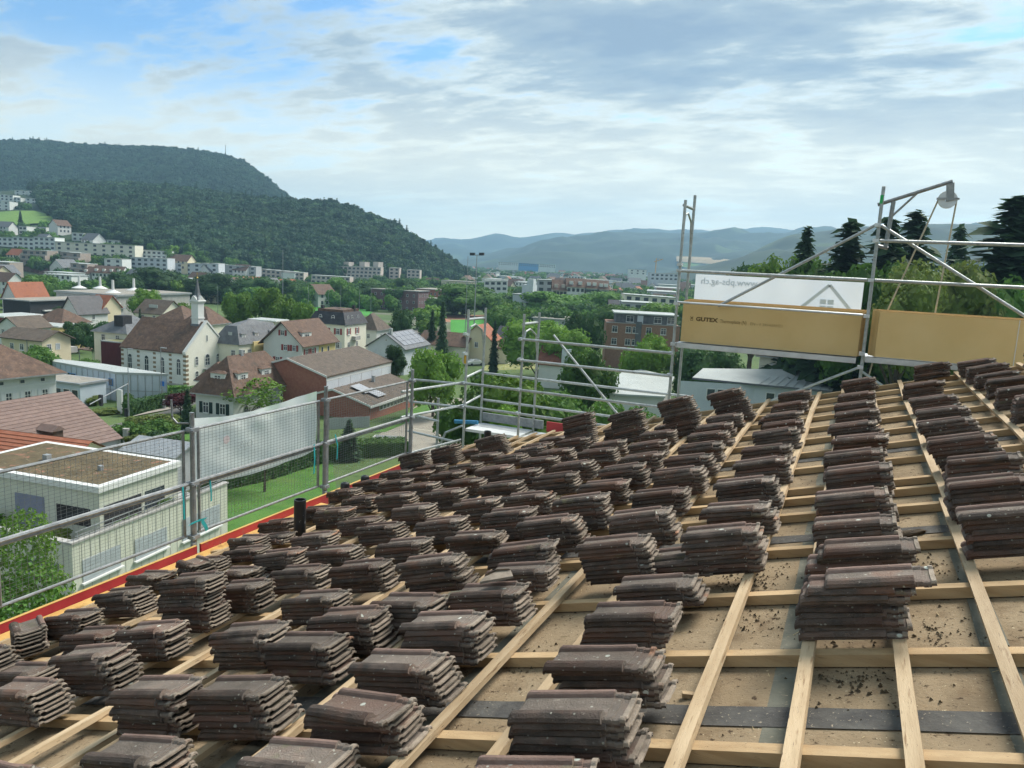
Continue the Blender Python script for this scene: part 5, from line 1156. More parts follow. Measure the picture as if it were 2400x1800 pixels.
# ---- brick hall with white panels, low brick hall
b1 = House('brick_hall', 'large brick hall with brown gable roof and white panel side wall', 'hall', m_(1345, 1050), -17.0, None, m_(1905, 905), 7, L=12.6)
b1.walls(m_brick, 'R', 2.0); b1.roof('gableR', 2.0, m_rbrown2, .18, .22); 
b1.prism('white_fascia', -.05, -.004, 0, b1.R, -17.55, -17.0, m_frame)
n = 6
for kk in range(n):
    w_ = b1.R/n; b1.prism('white_panel', -.04, -.004, kk*w_+.05, (kk+1)*w_-.05, -21.5, -17.58, m_bluew)
mb = b1.mb()
for (i0, z0, i1, z1) in ((-.2, -17.0, 6.3, -14.95), (6.3, -14.95, 12.8, -17.0)):
    mb.box8([b1.w(i0, -.26, z0-.02), b1.w(i1, -.26, z1-.02), b1.w(i1, -.185, z1-.02), b1.w(i0, -.185, z0-.02), b1.w(i0, -.26, z0+.26), b1.w(i1, -.26, z1+.26), b1.w(i1, -.185, z1+.26), b1.w(i0, -.185, z0+.26)])
mb.build('verge_trim', m_frame, b1.t)
b2 = House('low_brick_hall', 'low brick hall with shallow dark roof, solar panels and strip windows', 'hall', m_(1715, 1300), -20.2, None, m_(2080, 1180), 7, L=11)
b2.R = 17; b2.walls(m_brick, 'R', 1.75); b2.roof('gableR', 1.75, m_rbrown2, .3, .2)
mb = b2.mb(); 
for (i0, z0, i1, z1) in ((-.32, -20.2, 5.5, -18.42), (5.5, -18.42, 11.3, -20.2)):
    mb.box8([b2.w(i0, -.38, z0-.05), b2.w(i1, -.38, z1-.05), b2.w(i1, -.305, z1-.05), b2.w(i0, -.305, z0-.05), b2.w(i0, -.38, z0+.22), b2.w(i1, -.38, z1+.22), b2.w(i1, -.305, z1+.22), b2.w(i0, -.305, z0+.22)])
mb.build('verge_trim', m_frame, b2.t)
b2.prism('gutter_board', -.42, -.31, -.3, 17.3, -20.42, -20.1, m_frame)
for kk in range(12): b2.win('R', 3.6+kk*1.1, -20.95, 1.0, .75, 'plain')
def on_slope(i): return -20.0+.20+1.75*min(i, 11-i)/5.5
for (i0, i1, j0, j1, m) in ((2.2, 4.6, 3.0, 5.6, m_solar), (.6, 2.9, 3.9, 6.3, m_solar)):
    mb = b2.mb(); mb.box8([b2.w(i0, j0, on_slope(i0)+.06), b2.w(i1, j0, on_slope(i1)+.06), b2.w(i1, j1, on_slope(i1)+.06), b2.w(i0, j1, on_slope(i0)+.06), b2.w(i0, j0, on_slope(i0)+.13), b2.w(i1, j0, on_slope(i1)+.13), b2.w(i1, j1, on_slope(i1)+.13), b2.w(i0, j1, on_slope(i0)+.13)])
    mb.build('solar_panel', mat('pale_solar', (.30, .31, .33), (.36, .37, .39), 1, .3), b2.t)
b2.chimney(4.6, 10, -18.6, -17.6, .22, m_zinc)

# ---- houses behind the halls
y1 = House('yellow_house', 'yellow and cream house with big slate mansard roof right of the chapel', 'house', m_(590, 770), -16.5, m_(370, 765), m_(980, 740), 7)
y1.walls(m_pale); y1.roof('mansard', 4.0, m_slate, .35, inset=1.5)
y1.prism('yellow_bay', -.5, .0, 3.6, 7.6, -23.4, -16.2, m_yellow); y1.prism('white_bay', -.7, .0, 9.4, 11.2, -23.4, -16.2, m_bluew)
for x in (1.2, 2.9): y1.win('R', x, -18.2, .9, 1.5)
y1.win('L', 1.2, -18.2, .9, 1.5); y1.win('R', 10.3, -20.0, 1.3, 2.2, 'cross', depth=-.7); y1.win('R', 10.3, -17.3, 1.3, 1.2, 'cross', depth=-.7)
for x in (1.9, 5.6, 10.2): y1.dormer('R', x, .35, -15.9, 1.1, 1.2, 1.0, m_frame, m_slate)
y1.prism('skylight', y1.L*.35, y1.L*.35+.8, .55, .62, -15.5, -14.4, m_metal)
r1 = House('red_shutter_house', 'white house with steep brown roof and red shutters beside the brick hall', 'house', m_(1135, 760), -16.0, None, m_(1420, 700), 7, L=8)
r1.walls(m_white, 'R', 3.6); r1.roof('gableR', 3.6, m_rbrown, .7)
for x in (1.6, 3.4): r1.win('L', x, -16.9, .8, 1.1, 'cross', m_shred)
for x in (1.9, 5.0): r1.win('L', x, -19.3, .9, 1.2, 'cross', m_shred)
r1.win('L', 4.0, -14.3, .8, 1.0, 'cross', m_shred); r1.prism('yellow_side', -.1, .0, 5.6, r1.R, -23, -16.15, m_yellow)
for x in (1.5, 3.6): r1.win('R', x, -17.7, .9, 1.3, 'cross', m_shred)
for x in (6.6, 8.8): r1.win('R', x, -17.7, .7, 1.2, 'plain', depth=-.1)
r1.dormer('R', 3.2, 1.0, -15.3, 3.0, 1.1, 1.7, m_white, m_rbrown); r1.prism('balcony', -1.1, -.105, 7.4, 9.6, -19.4, -18.6, m_conc)
m1 = House('mansard_house', 'tall cream house with dark slate mansard roof and red brick chimneys', 'house', m_(1505, 600), -14.5, None, m_(1690, 575), 7, L=8.5)
m1.walls(m_pale); m1.roof('mansard', 3.2, m_dslate, .3, inset=.9); m1.prism('roof_terrace', 1.2, 7.2, 1.2, m1.R-1.2, -12.05, -11.4, m_rbrown)
for x in (1.6, 4.4, 7.0):
    m1.win('L', x, -15.9, .9, 1.3, 'cross', m_shred); m1.win('L', x, -18.8, .9, 1.3, 'cross', m_shwhite)
for x in (1.7, 5.3): m1.win('R', x, -15.9, .8, 1.3, 'cross', m_shred); m1.win('R', x, -18.8, .8, 1.3)
for x in (3.0, 6.0): m1.win('L', x, -13.2, .8, 1.3, 'arch', depth=.35)
for x in (1.9, 3.6, 6.2): m1.win('R', x, -13.2, .7, 1.2, 'arch', depth=.35)
m1.chimney(6.5, 2, -12, -10.7, .3, m_dslate); m1.chimney(1.4, 6.2, -12, -10.6, .3, m_black); m1.prism('balcony', -.9, 0, 3.0, 5.2, -17.8, -17.0, m_conc)
c4 = House('flat_cube_house', 'small white flat-roofed house behind the yellow mansard house', 'house', m_(900, 570), -15.0, m_(705, 550), m_(985, 560), 7)
c4.walls(m_pale); c4.roof('flat', .3, m_metal, .7); c4.win('R', 1.5, -16.2, 1.0, 1.2); c4.win('L', 2.5, -16.2, .8, 1.0)
s4 = House('hip_cottage', 'small pale cottage with pointed grey-brown hip roof beyond the mansard house', 'house', m_(1780, 640), -17.0, m_(1700, 615), m_(1920, 650), 7)
s4.R = 7; s4.L = 6; s4.walls(m_white); s4.roof('hip', 3.6, m_rbrown2, .4); s4.wrow('R', 2, -18.6, .8, 1.1); s4.wrow('L', 2, -18.6, .8, 1.1)
so = House('solar_house', 'white gabled house with a roof of solar panels behind the brick hall', 'house', m_(2020, 800), -18.0, None, None, 7, L=8.2, R=12)
so.walls(m_bluew, 'R', 2.7); so.roof('gableR', 2.7, m_slate, .5); so.win('L', 2.6, -18.6, .9, 1.2, 'cross', m_shgreen); so.win('L', 4.1, -16.6, .4, .4, 'plain')
for kk in range(5):
    for rr2 in range(3):
        i0, i1 = .35+rr2*1.15, 1.42+rr2*1.15; j0, j1 = .8+kk*2.1, 2.75+kk*2.1; zz = lambda i: -18.0+.22+2.7*i/4.1+.03
        mb = so.mb(); mb.box8([so.w(i0, j0, zz(i0)), so.w(i1, j0, zz(i1)), so.w(i1, j1, zz(i1)), so.w(i0, j1, zz(i0)), so.w(i0, j0, zz(i0)+.07), so.w(i1, j0, zz(i1)+.07), so.w(i1, j1, zz(i1)+.07), so.w(i0, j1, zz(i0)+.07)])
        mb.build('solar_panel', mat('solar_grey', (.20, .21, .235), (.25, .26, .285), 1, .3), so.t)
so.chimney(3.6, 1.0, -15.6, -14.2, .3, m_metal)

def quick(name, label, cat, Bpx, ze, L, R, roof, rh, wm, rm, phi=7, over=.4, rows=(), cols=(2, 2), zg=None, style='cross', sh=None, group=None):
    h = House(name, label, cat, Bpx, ze, None, None, phi, L=L, R=R, zg=zg, group=group)
    h.walls(wm, {'gableL': 'L', 'gableR': 'R'}.get(roof), rh); h.roof(roof, rh if not roof.startswith('flat') else .3, rm, over)
    for dz in rows:
        h.wrow('L', cols[0], ze-dz, .9, 1.25, style, sh, .5, .5); h.wrow('R', cols[1], ze-dz, .9, 1.25, style, sh, .5, .5)
    return h
# ---- left middle distance
quick('slate_house', 'yellow house with slate roof and black box dormer directly behind the chapel roof', 'house', k8(2055, 1110), -15.8, 7.5, 9, 'hip', 2.6, m_pale, m_slate, rows=(1.2,), cols=(2, 2)).prism('black_cube', 1.8, 3.8, 1.0, 3.2, -15.6, -12.9, m_black)
quick('white_gable_house', 'white gabled house with dark blue-black roof in the left middle distance', 'house', k8(1270, 790), -17.2, 5.5, 9, 'gableR', 3.8, m_white, m_dslate, rows=(1.2,), cols=(2, 1))
quick('flat_grey_extension', 'grey flat-roofed house right of the white gabled house', 'house', k8(1550, 740), -16.9, 7.5, 9, 'flatz', .3, m_grey, m_metal, rows=(1.6,), cols=(2, 2), over=.5)
quick('brick_dormer_house', 'house with small brick-red gable roof behind the flat grey house', 'house', k8(1660, 700), -16.2, 4.5, 6, 'gableL', 2.9, m_cream, m_rred, rows=(), over=.4)
quick('red_roof_cottage', 'white cottage with orange-red roof beside the black flat building', 'house', k8(265, 545), -17.2, 5.5, 11, 'gableR', 4.4, m_white, m_rred, rows=(1.4, 4), cols=(2, 2))
dk = quick('black_flat_building', 'long black flat-roofed building with pale roof edge in the left middle distance', 'building', k8(480, 600), -17.4, 10, 30, 'flatz', .3, m_black, m_flat, rows=(), over=.6)
for kk in (4, 14, 22): dk.prism('white_awning', -.8, -.004, kk, kk+3.4, -20.3, -20.0, m_frame)
quick('small_white_gable', 'small white gabled house at the left edge behind the cream house', 'house', k8(330, 1040), -17.6, 6.4, 7, 'gableR', 2.0, m_white, m_rbrown2, rows=(1.0,), cols=(2, 1))
quick('red_wall_house', 'flat-roofed house with a red front wall at the left edge', 'house', k8(70, 860), -17.2, 6, 9, 'flat', .3, m_shred, m_metal, rows=(1.4,), cols=(1, 1))
quick('brown_hip_house', 'house with brown hipped roof between the dark trees behind the cream house', 'house', k8(1000, 960), -18.6, 9, 8, 'hip', 3.0, m_white, m_rbrown, rows=())
quick('grey_flat_house', 'low pale flat roof behind the ridge of the cream house', 'house', k8(950, 1020), -18.8, 14, 7, 'flat', .3, m_yellow, m_metal, rows=(), over=.3)
sk = quick('skylight_house', 'pale house with grey-brown roof and large skylight left of the spire', 'house', m_(-80, 500), -16.6, 8, 8, 'gableL', 3.0, m_pale, m_rbrown2, rows=(1.2,), cols=(2, 2)); sk.prism('skylight', 2.4, 5.0, 1.4, 1.5, -15.4, -14.6, m_metal)
quick('brown_gable_house', 'brown-roofed house just left of the spire', 'house', m_(120, 560), -16.5, 8, 8, 'hip', 3.0, m_pale, m_rbrown, rows=())
quick('behind_spire_house', 'brown pointed roof just right of the spire', 'house', m_(330, 590), -16.6, 7, 7, 'hip', 3.6, m_pale, m_rbrown, rows=())
# sports hall with masts
sh_ = House('sports_hall', 'large flat grey sports hall with white masts on its roof', 'hall', k8(1900, 520), -17.0, k8(905, 385), None, 7, R=34)
sh_.walls(m_conc); sh_.roof('flatz', .6, m_flat, .5); sh_.prism('canopy', -2, sh_.L+4, -4.5, -.6, -19.4, -18.9, m_frame)
for (px, zb) in ((k8(1285, 380), 0), (k8(1625, 385), 0), (k8(1832, 455), 0), (k8(2170, 415), 0)):
    p = P(*px, -16.3); mb = sh_.mb(); mb.tube(p, p+Vector((0, 0, 4.2)), .45, 8, r2=.38); mb.tube(p+Vector((0, 0, -.02)), p+Vector((0, 0, .9)), 2.6, 10, r2=.5); mb.build('mast', m_frame, sh_.t)
# ---- right middle distance
quick('brown_low_barn', 'long low brown-tiled roof behind the big tree by the car park', 'barn', k3(500, 1400), -19.6, 12, 9, 'gableL', 2.6, m_pale, m_rbrown, rows=())
quick('brown_low_shed', 'low reddish-brown shed roof right of the scaffold pole with yellow tape', 'shed', k3(1060, 1420), -20.0, 14, 6, 'gableL', 2.0, m_pale, m_rbrown, rows=())
quick('cream_gable_cottage', 'cream cottage with orange-brown gable roof behind the left scaffold frame', 'house', k3(840, 1320), -18.0, 7.4, 7, 'gableR', 3.3, m_cream, m_rred, rows=(1.2,), cols=(1, 1))
quick('grey_gable_house', 'grey house with dark gable roof between the two scaffold frames', 'house', k3(1400, 1310), -18.2, 10, 8, 'gableL', 2.4, m_grey, m_dslate, rows=(1.5,), cols=(3, 1))
ru = quick('rust_roof_house', 'white house with steep rust-brown roof and pale clock-like dormer gable', 'house', k3(1880, 1640), -18.6, 6.5, 9, 'gableL', 4.2, m_white, mat('rust_roof', (.16, .065, .045), (.22, .095, .065), 1.5, .85, .4, 6, world_co=True), rows=())
ru.prism('dormer', .2, 2.0, -.3, 2.2, -18.4, -15.6, m_bluew)
cb = quick('grey_cube_house', 'pale grey cube-shaped tower house above the green trees', 'house', k3(1370, 735), -12.0, 8.0, 9, 'flatz', .3, m_bluew, m_metal, rows=(3.5, 8), cols=(3, 2)); cb.prism('upper_block', .5, 5, 2, 8, -11.7, -8.0, m_bluew); cb.prism('lift_block', .5, 3, 2.2, 6, -7.99, -5.6, m_bluew)
for lab, B_, L_, R__, wm in (('purple-brown school block beyond the sports pitch', m_(2140, 310), 24, 12, mat('purple_brick', (.16, .10, .11), (.2, .13, .13), 1, .9, world_co=True)), ('red brick school block right of the purple one', m_(2380, 300), 16, 18, m_brick)):
    sb = quick('school_block', lab, 'building', B_, -15.0, L_, R__, 'flatz', .4, wm, m_flat, rows=(2, 5, 8), cols=(7, 4), style='plain')
quick('low_brick_annex', 'low red brick annex with white strip below the red school block', 'building', m_(2240, 370), -18.5, 14, 8, 'flat', .4, m_brick, m_flat, rows=(1.8,), cols=(3, 2), style='plain')
quick('cream_flat_block', 'cream flat-roofed block behind the red school block', 'building', k3(560, 560), -14.5, 22, 14, 'flatz', .4, m_cream, m_flat, rows=(2,), cols=(6, 3), style='plain')
quick('white_terrace_block', 'white three-storey block right of the tall floodlight mast', 'building', k3(860, 520), -12.5, 9, 22, 'flat', .4, m_white, m_metal, rows=(2, 5), cols=(2, 5), style='plain')
quick('grey_shed', 'long pale grey shed wall between the trees right of centre', 'shed', k3(1850, 1060), -17.0, 12, 14, 'flatz', .3, m_grey, m_flat, rows=())
pA, pB = P(*r13(530, 1445), -12.6), P(*r13(1800, 1515), -12.6); ph_ = math.degrees(math.atan2(pA.y-pB.y, pA.x-pB.x))-180
br = House('brick_block', 'orange brick block with dark grey attic storey beside the scaffold', 'building', r13(1800, 1515), -12.6, None, None, ph_, L=(pA-pB).length, R=12)
br.walls(m_brick2); br.prism('attic', 1.0, br.L-2.2, 1.2, 11, -12.59, -10.4, m_slate); br.prism('attic_roof', .4, br.L-1.6, .7, 11.6, -10.39, -10.1, m_metal)
br.prism('grey_bay', br.L*.52, br.L*.60, -.12, -.003, -24, -12.0, m_slate); br.prism('rooflight', br.L*.5, br.L*.58, 1.0, 1.15, -12.4, -10.6, m_bluew); br.prism('coping', -.1, br.L+.1, -.1, .35, -12.59, -12.45, m_conc)
for z in (-14.0, -16.9):
    for x in (br.L-2.0, br.L-5.2, br.L-6.8, br.L*.42, br.L*.22): br.win('L', x, z, 1.3, 1.5)
for x in (br.L*.30, br.L*.68, br.L*.12): br.win('L', x, -11.5, 1.8, 1.5, 'cross', depth=1.2)

# pale roofed house right below the insulation boards
wf = House('white_flat_house', 'white house with broad pale metal roof below the insulation boards', 'house', g5(840, 1235), -12.8, g5(60, 1190), g5(1640, 1335), 0)
wf.B = wf.B; 
def pm(u, v, z): return P(*g5(u, v), z)
mb = MB(wf.org); ze = -12.8
A0, A1, A2, A3, A4 = pm(60, 1190, ze), pm(190, 1170, ze), pm(830, 1235, ze), pm(1640, 1310, ze), pm(1900, 1290, ze)
T0, T1 = pm(300, 1075, -12.0), pm(1740, 1110, -12.0)
mb.add([A1, A2, A3, T1+Vector((0, 2, 0)), T0], ((0, 1, 2, 3, 4),)); mb.build('roof', m_metal, wf.t)
mb = MB(wf.org)
for (p0, p1) in ((A0, A2), (A2, A3)):
    d_ = (p1-p0); mb.add([p0+Vector((0, .6, -.25)), p1+Vector((0, .6, -.25)), p1+Vector((0, .6, -5.5)), p0+Vector((0, .6, -5.5))], ((0, 1, 2, 3),))
mb.build('wall', m_bluew, wf.t)
mb = MB(wf.org)
for (p0, p1) in ((A1, A2), (A2, A3)):
    n_ = (p1-p0).normalized(); mb.box((p0+p1)/2+Vector((0, 0, -.12)), (p1-p0)/2, n_.cross(Vector((0, 0, 1)))*.06, (0, 0, .11))
mb.build('gutter', m_slate, wf.t)
for kk in range(9):
    p0 = A2.lerp(A3, (kk+.6)/9); p1 = (A2+Vector((.8, 3.2, .35))).lerp(T1+Vector((0, 1, 0)), (kk+.6)/9); mb = MB(wf.org); mb.tube(p0+Vector((0, 0, .03)), p1+Vector((0, 0, .06)), .035, 5); mb.build('roof_seam', m_zinc, wf.t)
for (a_, b_, t0) in ((A2, A3, .22), (A2, A3, .38), (A0, A2, .42), (A0, A2, .56)):
    p = a_.lerp(b_, t0)+Vector((0, .6, -1.7)); d_ = (b_-a_).normalized(); n_ = Vector((d_.y, -d_.x, 0)); mb = MB(wf.org); mb.box(p+n_*.03, d_*.55, n_*.05, (0, 0, .75)); w_ = mb.build('window', m_frame, wf.t)
    mb = MB(wf.org); mb.box(p+n_*.075, d_*.44, n_*.012, (0, 0, .64)); mb.build('pane', m_glass, w_)
yw = quick('shuttered_house', 'pale yellow house with pale blue shutters behind the metal-roofed house', 'house', g5(890, 935), -10.6, 10, 8, 'hip', 2.5, m_pale, m_rbrown2, phi=-84, rows=(), over=.6)
for x in (2.6, 5.0, 7.4): yw.win('R', x*.9, -12.2, .8, 1.1, 'cross', m_shwhite)
kk_ = Z(1400, 400, 2.212); zs = -15.6
sh5 = [P(*kk_(15, 1152), zs), P(*kk_(352, 1170), zs), P(*kk_(400, 1068), zs+.5), P(*kk_(225, 1030), zs+.6), P(*kk_(125, 1046), zs+.5)]
org = Vector((sh5[0].x, sh5[0].y, -20.5)); t = empty('pale_roof_shed', org, 'low building with broad pale grey roof right of the scaffold frames', 'building'); PROT.append((1405, 866, 1580, 945, sh5[0].dot(FWD)))
mb = MB(org); up_ = Vector((0, 0, -.22)); mb.add(sh5+[p_+up_ for p_ in sh5], [(0, 1, 2, 3, 4), (9, 8, 7, 6, 5)]+[(i_, (i_+1) % 5, 5+(i_+1) % 5, 5+i_) for i_ in range(5)]); mb.build('roof', m_metal, t)
cen = sum(sh5, Vector())/5; po = [cen+(p_-cen)*.94 for p_ in sh5]; mb = MB(org); mb.add([p_+Vector((0, 0, -.23)) for p_ in po]+[p_+Vector((0, 0, -5)) for p_ in po], [(i_, (i_+1) % 5, 5+(i_+1) % 5, 5+i_) for i_ in range(5)]); mb.build('wall', m_white, t)
gl = House('glass_porch', 'blue glazed porch tower beside the right scaffold pole', 'building', g5(1740, 1140), -13.0, None, None, -80, L=3, R=4.5)
gl.prism('glazing', 0, 3, 0, 4.5, -17, -9.6, mat('sky_glass', (.16, .28, .45), (.22, .34, .5), .5, .15, spec=.6, world_co=True)); gl.prism('frame', -.1, .1, -.1, .12, -17, -9.5, m_frame); gl.prism('frame', -.1, .1, 4.4, 4.6, -17, -9.5, m_frame)

PROT.append((685, 700, 870, 742, 330)); PROT.append((1035, 738, 1142, 792, 345))
# ---- hillside blocks (long terraces)
def block(name, label, u0, v0, u1, v1, storeys, d0, d1, wm, thick=12, step=0.0, bays=None, cat='building', group=None, on='hill', roofm=None):
    if on == 'hill' and u1 < 1000:
        hh = storeys*2.9*FPX/d0; d0 = min(d0, on_hill(u0, v0+hh).dot(FWD)-4); d1 = min(d1, on_hill(u1, v1+hh).dot(FWD)-4); d0 = d1 = (d0+d1)/2
    if name != 'terrace_flats': PROT.append((u0, min(v0, v1)-2, u1, max(v0, v1)+storeys*2.5*FPX/d0, d0))
    p0, p1 = PD(u0, v0, d0), PD(u1, v1, d1); zt0, zt1 = p0.z, p1.z
    org = Vector((p0.x, p0.y, zt0-storeys*2.9)); t = empty(name, org, label, cat, group)
    d = Vector((p1.x-p0.x, p1.y-p0.y, 0)); Ln = d.length; d.normalize(); n = Vector((d.y, -d.x, 0))
    if n.dot(Vector((p0.x, p0.y, 0))) > 0: n = -n
    nb = bays or max(1, int(Ln/12))
    glz = MB(org); rail = MB(org)
    for k in range(nb):
        a, b_ = Ln*k/nb, Ln*(k+1)/nb; zt = zt0+(zt1-zt0)*(k+.5)/nb
        for st in range(storeys):
            z1 = zt-st*2.9; z0 = z1-2.9; back_ = step*st
            mb = MB(org); c_ = Vector((p0.x, p0.y, 0))
            q8 = [c_+d*a+n*back_+Vector((0, 0, z0)), c_+d*(b_-.003)+n*back_+Vector((0, 0, z0)), c_+d*(b_-.003)-n*thick+Vector((0, 0, z0)), c_+d*a-n*thick+Vector((0, 0, z0))]
            q8 += [x+Vector((0, 0, 2.897)) for x in q8]; mb.box8(q8)
            if st == storeys-1: 
                for qq in range(4): pass
                mb.box8([x-Vector((0, 0, 9)) for x in q8[:4]]+[x-Vector((0, 0, .004)) for x in q8[:4]])
            mb.build('storey', wm, t)
            for w_ in range(max(1, int((b_-a)/3.4))):
                x_ = a+(w_+.5)*(b_-a)/max(1, int((b_-a)/3.4)); cc_ = c_+d*x_+n*(back_+.03)+Vector((0, 0, z0+1.45)); glz.box(cc_, d*1.0, n*.05, (0, 0, .72))
            if step: rail.box(c_+d*((a+b_)/2)+n*(back_+.06)+Vector((0, 0, z0+.3)), d*((b_-a)/2-.2), n*.05, (0, 0, .35))
        mb = MB(org); c_ = Vector((p0.x, p0.y, 0)); mb.box(c_+d*((a+b_)/2)-n*(thick/2-.2)+Vector((0, 0, zt+.13)), d*((b_-a)/2+.1), n*(thick/2+.3), (0, 0, .12)); mb.build('roof', roofm or m_metal, t)
    tag(glz.build('windows', m_glass, t), kind='stuff')
    if step: tag(rail.build('balustrades', m_conc, t), kind='stuff')
    return t
m_pink = mat('pinkish_concrete', (.46, .40, .36), (.52, .46, .41), .3, .9, world_co=True)
m_whiteb = mat('bright_white_block', (.60, .64, .62), (.66, .70, .67), .2, .8, world_co=True)
block('white_block', 'long white apartment block on the left hillside above the trees', -20, 556, 128, 556, 3, 640, 650, m_whiteb)
block('cream_block', 'long cream apartment block stepping down the hillside, left of the crane', 128, 566, 316, 576, 3, 640, 640, m_pale, bays=9)
block('short_cream_block', 'short pale block just left of the orange crane', 320, 585, 390, 590, 2, 640, 640, m_whiteb)
block('grey_cream_block', 'grey and cream block in the row below the forest edge', 305, 603, 392, 606, 3, 600, 600, m_bluew)
block('row_block', 'grey-white row of flats behind the spire', 390, 617, 512, 618, 3, 590, 600, m_bluew, bays=6)
block('row_block', 'grey flats in a row right of the spire below the forest', 515, 620, 600, 626, 3, 610, 620, m_grey, bays=5)
block('row_block', 'beige flats at the right end of the row below the forest', 602, 630, 712, 640, 2, 620, 630, m_pink, bays=5)
pt_ = block('pink_terrace', 'large pinkish terraced apartment block below the dark hill', 737, 622, 893, 627, 3, 640, 650, m_pink, step=1.5, bays=8)
dpt = pt_.location.dot(FWD)
for u in (756, 780, 815, 852, 884):
    p = PD(u, 618, dpt+4); mb = MB(pt_.location); mb.aabb(p.x-2.6, p.x+2.6, p.y-2, p.y+5, p.z-4, p.z+1.4); mb.build('stair_tower', m_pink, pt_)
block('pink_terrace', 'low front wing of the pinkish terrace', 730, 645, 820, 650, 2, 560, 560, m_pink, step=1.2, bays=4)
block('pink_tower', 'left one of two small pinkish apartment towers right of the terrace', 912, 628, 936, 628, 4, 650, 650, m_pink, bays=1)
block('pink_tower', 'right one of two small pinkish apartment towers right of the terrace', 954, 632, 984, 634, 3, 650, 650, m_pink, bays=1)
for lab, a in (('stepped terrace flats among trees at far left', (52, 586, 110, 588, 4, 560)), ('stepped brown-roofed terrace flats left of centre on the slope', (140, 590, 188, 594, 4, 540)), ('lower stepped terrace flats above the sports hall', (165, 616, 204, 620, 4, 500)), ('stepped terrace flats cut by the left edge', (-20, 612, 22, 616, 4, 480))):
    block('terrace_flats', lab, a[0], a[1], a[2], a[3], a[4], a[5], a[5], mat('brownish_concrete', (.30, .26, .225), (.36, .31, .27), .3, .9, world_co=True), step=2.2, bays=2)
block('modern_house', 'white and black modern house below the cream block', 244, 606, 286, 608, 3, 520, 520, m_whiteb, bays=2)
for k_, (u0, v0, u1, v1, st, d_) in enumerate(((34, 445, 62, 448, 2, 800), (64, 447, 92, 449, 2, 800), (-10, 455, 30, 458, 3, 790), (30, 462, 48, 464, 2, 780), (60, 464, 84, 466, 2, 780), (-10, 470, 22, 473, 3, 770), (44, 530, 62, 531, 2, 720), (82, 532, 108, 533, 1, 720), (168, 545, 196, 547, 2, 700), (250, 562, 280, 564, 1, 680))):
    p = on_hill((u0+u1)/2, v0+st*6); dd = max(400, p.dot(Vector([r[2] for r in ROWS])))
    lab = ['white villa highest on the left hillside, left one of a pair', 'white villa highest on the left hillside, right one of a pair', 'white stepped houses at the left edge below the hillside villas', 'small white house amid the upper left hillside houses', 'pale hillside house just left of the forest edge', 'white houses at the left edge above the meadow', 'small white house at the foot of the hillside meadow', 'low white house right of the conifers under the meadow', 'pale house half hidden by trees under the forest edge', 'low house with pale metal roof above the cream block'][k_]
    block('hillside_house', lab, u0, v0, u1, v1, st, dd, dd, m_whiteb, bays=2, cat='house')
# row houses with brown roofs in front of the hillside blocks
def rowhouse(label, u0, u1, v, d, n, wm, rm, rh=4):
    for k in range(1):
        PROT.append((u0, v-2, u1, v+9*FPX/d, d)); p0, p1 = PD(u0, v, d), PD(u1, v, d); org = Vector((p0.x, p0.y, p0.z-6)); t = empty('row_houses', org, label, 'house')
        dr = Vector((p1.x-p0.x, p1.y-p0.y, 0)); Ln = dr.length; dr.normalize(); n_ = Vector((dr.y, -dr.x, 0)); n_ = -n_ if n_.dot(Vector((p0.x, p0.y, 0))) > 0 else n_
        c_ = Vector((p0.x, p0.y, 0)); ze = p0.z-rh
        mb = MB(org); q8 = [c_+Vector((0, 0, ze-9)), c_+dr*Ln+Vector((0, 0, ze-9)), c_+dr*Ln-n_*10+Vector((0, 0, ze-9)), c_-n_*10+Vector((0, 0, ze-9))]; mb.box8(q8+[x+Vector((0, 0, 9)) for x in q8])
        for e_ in (0, Ln): mb.tri(c_+dr*e_+Vector((0, 0, ze)), c_+dr*e_-n_*10+Vector((0, 0, ze)), c_+dr*e_-n_*5+Vector((0, 0, ze+rh)))
        mb.build('wall', wm, t)
        for nm, s0, s1 in (('roof', .5, -5.0), ('roof_back', -10.5, -5.003)):
            mb = MB(org); A_ = [c_-dr*.4+n_*s0+Vector((0, 0, ze-.3)), c_+dr*(Ln+.4)+n_*s0+Vector((0, 0, ze-.3)), c_+dr*(Ln+.4)+n_*s1+Vector((0, 0, ze+rh+.1)), c_-dr*.4+n_*s1+Vector((0, 0, ze+rh+.1))]; mb.add(A_, ((0, 1, 2, 3),)); mb.build(nm, rm, t)
        g = MB(org)
        for w_ in range(n*2): g.box(c_+dr*(Ln*(w_+.5)/(n*2))+n_*.04+Vector((0, 0, ze-1.5)), dr*.6, n_*.04, (0, 0, .7))
        tag(g.build('windows', m_glass, t), kind='stuff')
        for w_ in range(n):
            mb = MB(org); mb.box(c_+dr*(Ln*(w_+.5)/n)-n_*1.6+Vector((0, 0, ze+1.5)), dr*.8, n_*.8, (0, 0, .7)); mb.build('dormer', wm, t)
rowhouse('row of brown-roofed houses on the left behind the red cottage', 48, 124, 625, 470, 5, m_rbrown, m_rbrown)
rowhouse('pale terraced houses with brown roofs and dormers left of centre', 214, 284, 622, 460, 4, m_white, m_rbrown)
rowhouse('small gabled house beside the terraced houses on the slope', 186, 210, 624, 460, 1, m_white, m_rbrown)
rowhouse('house with a red tiled roof half hidden by trees at left', 48, 74, 648, 380, 2, m_rred, m_rred)
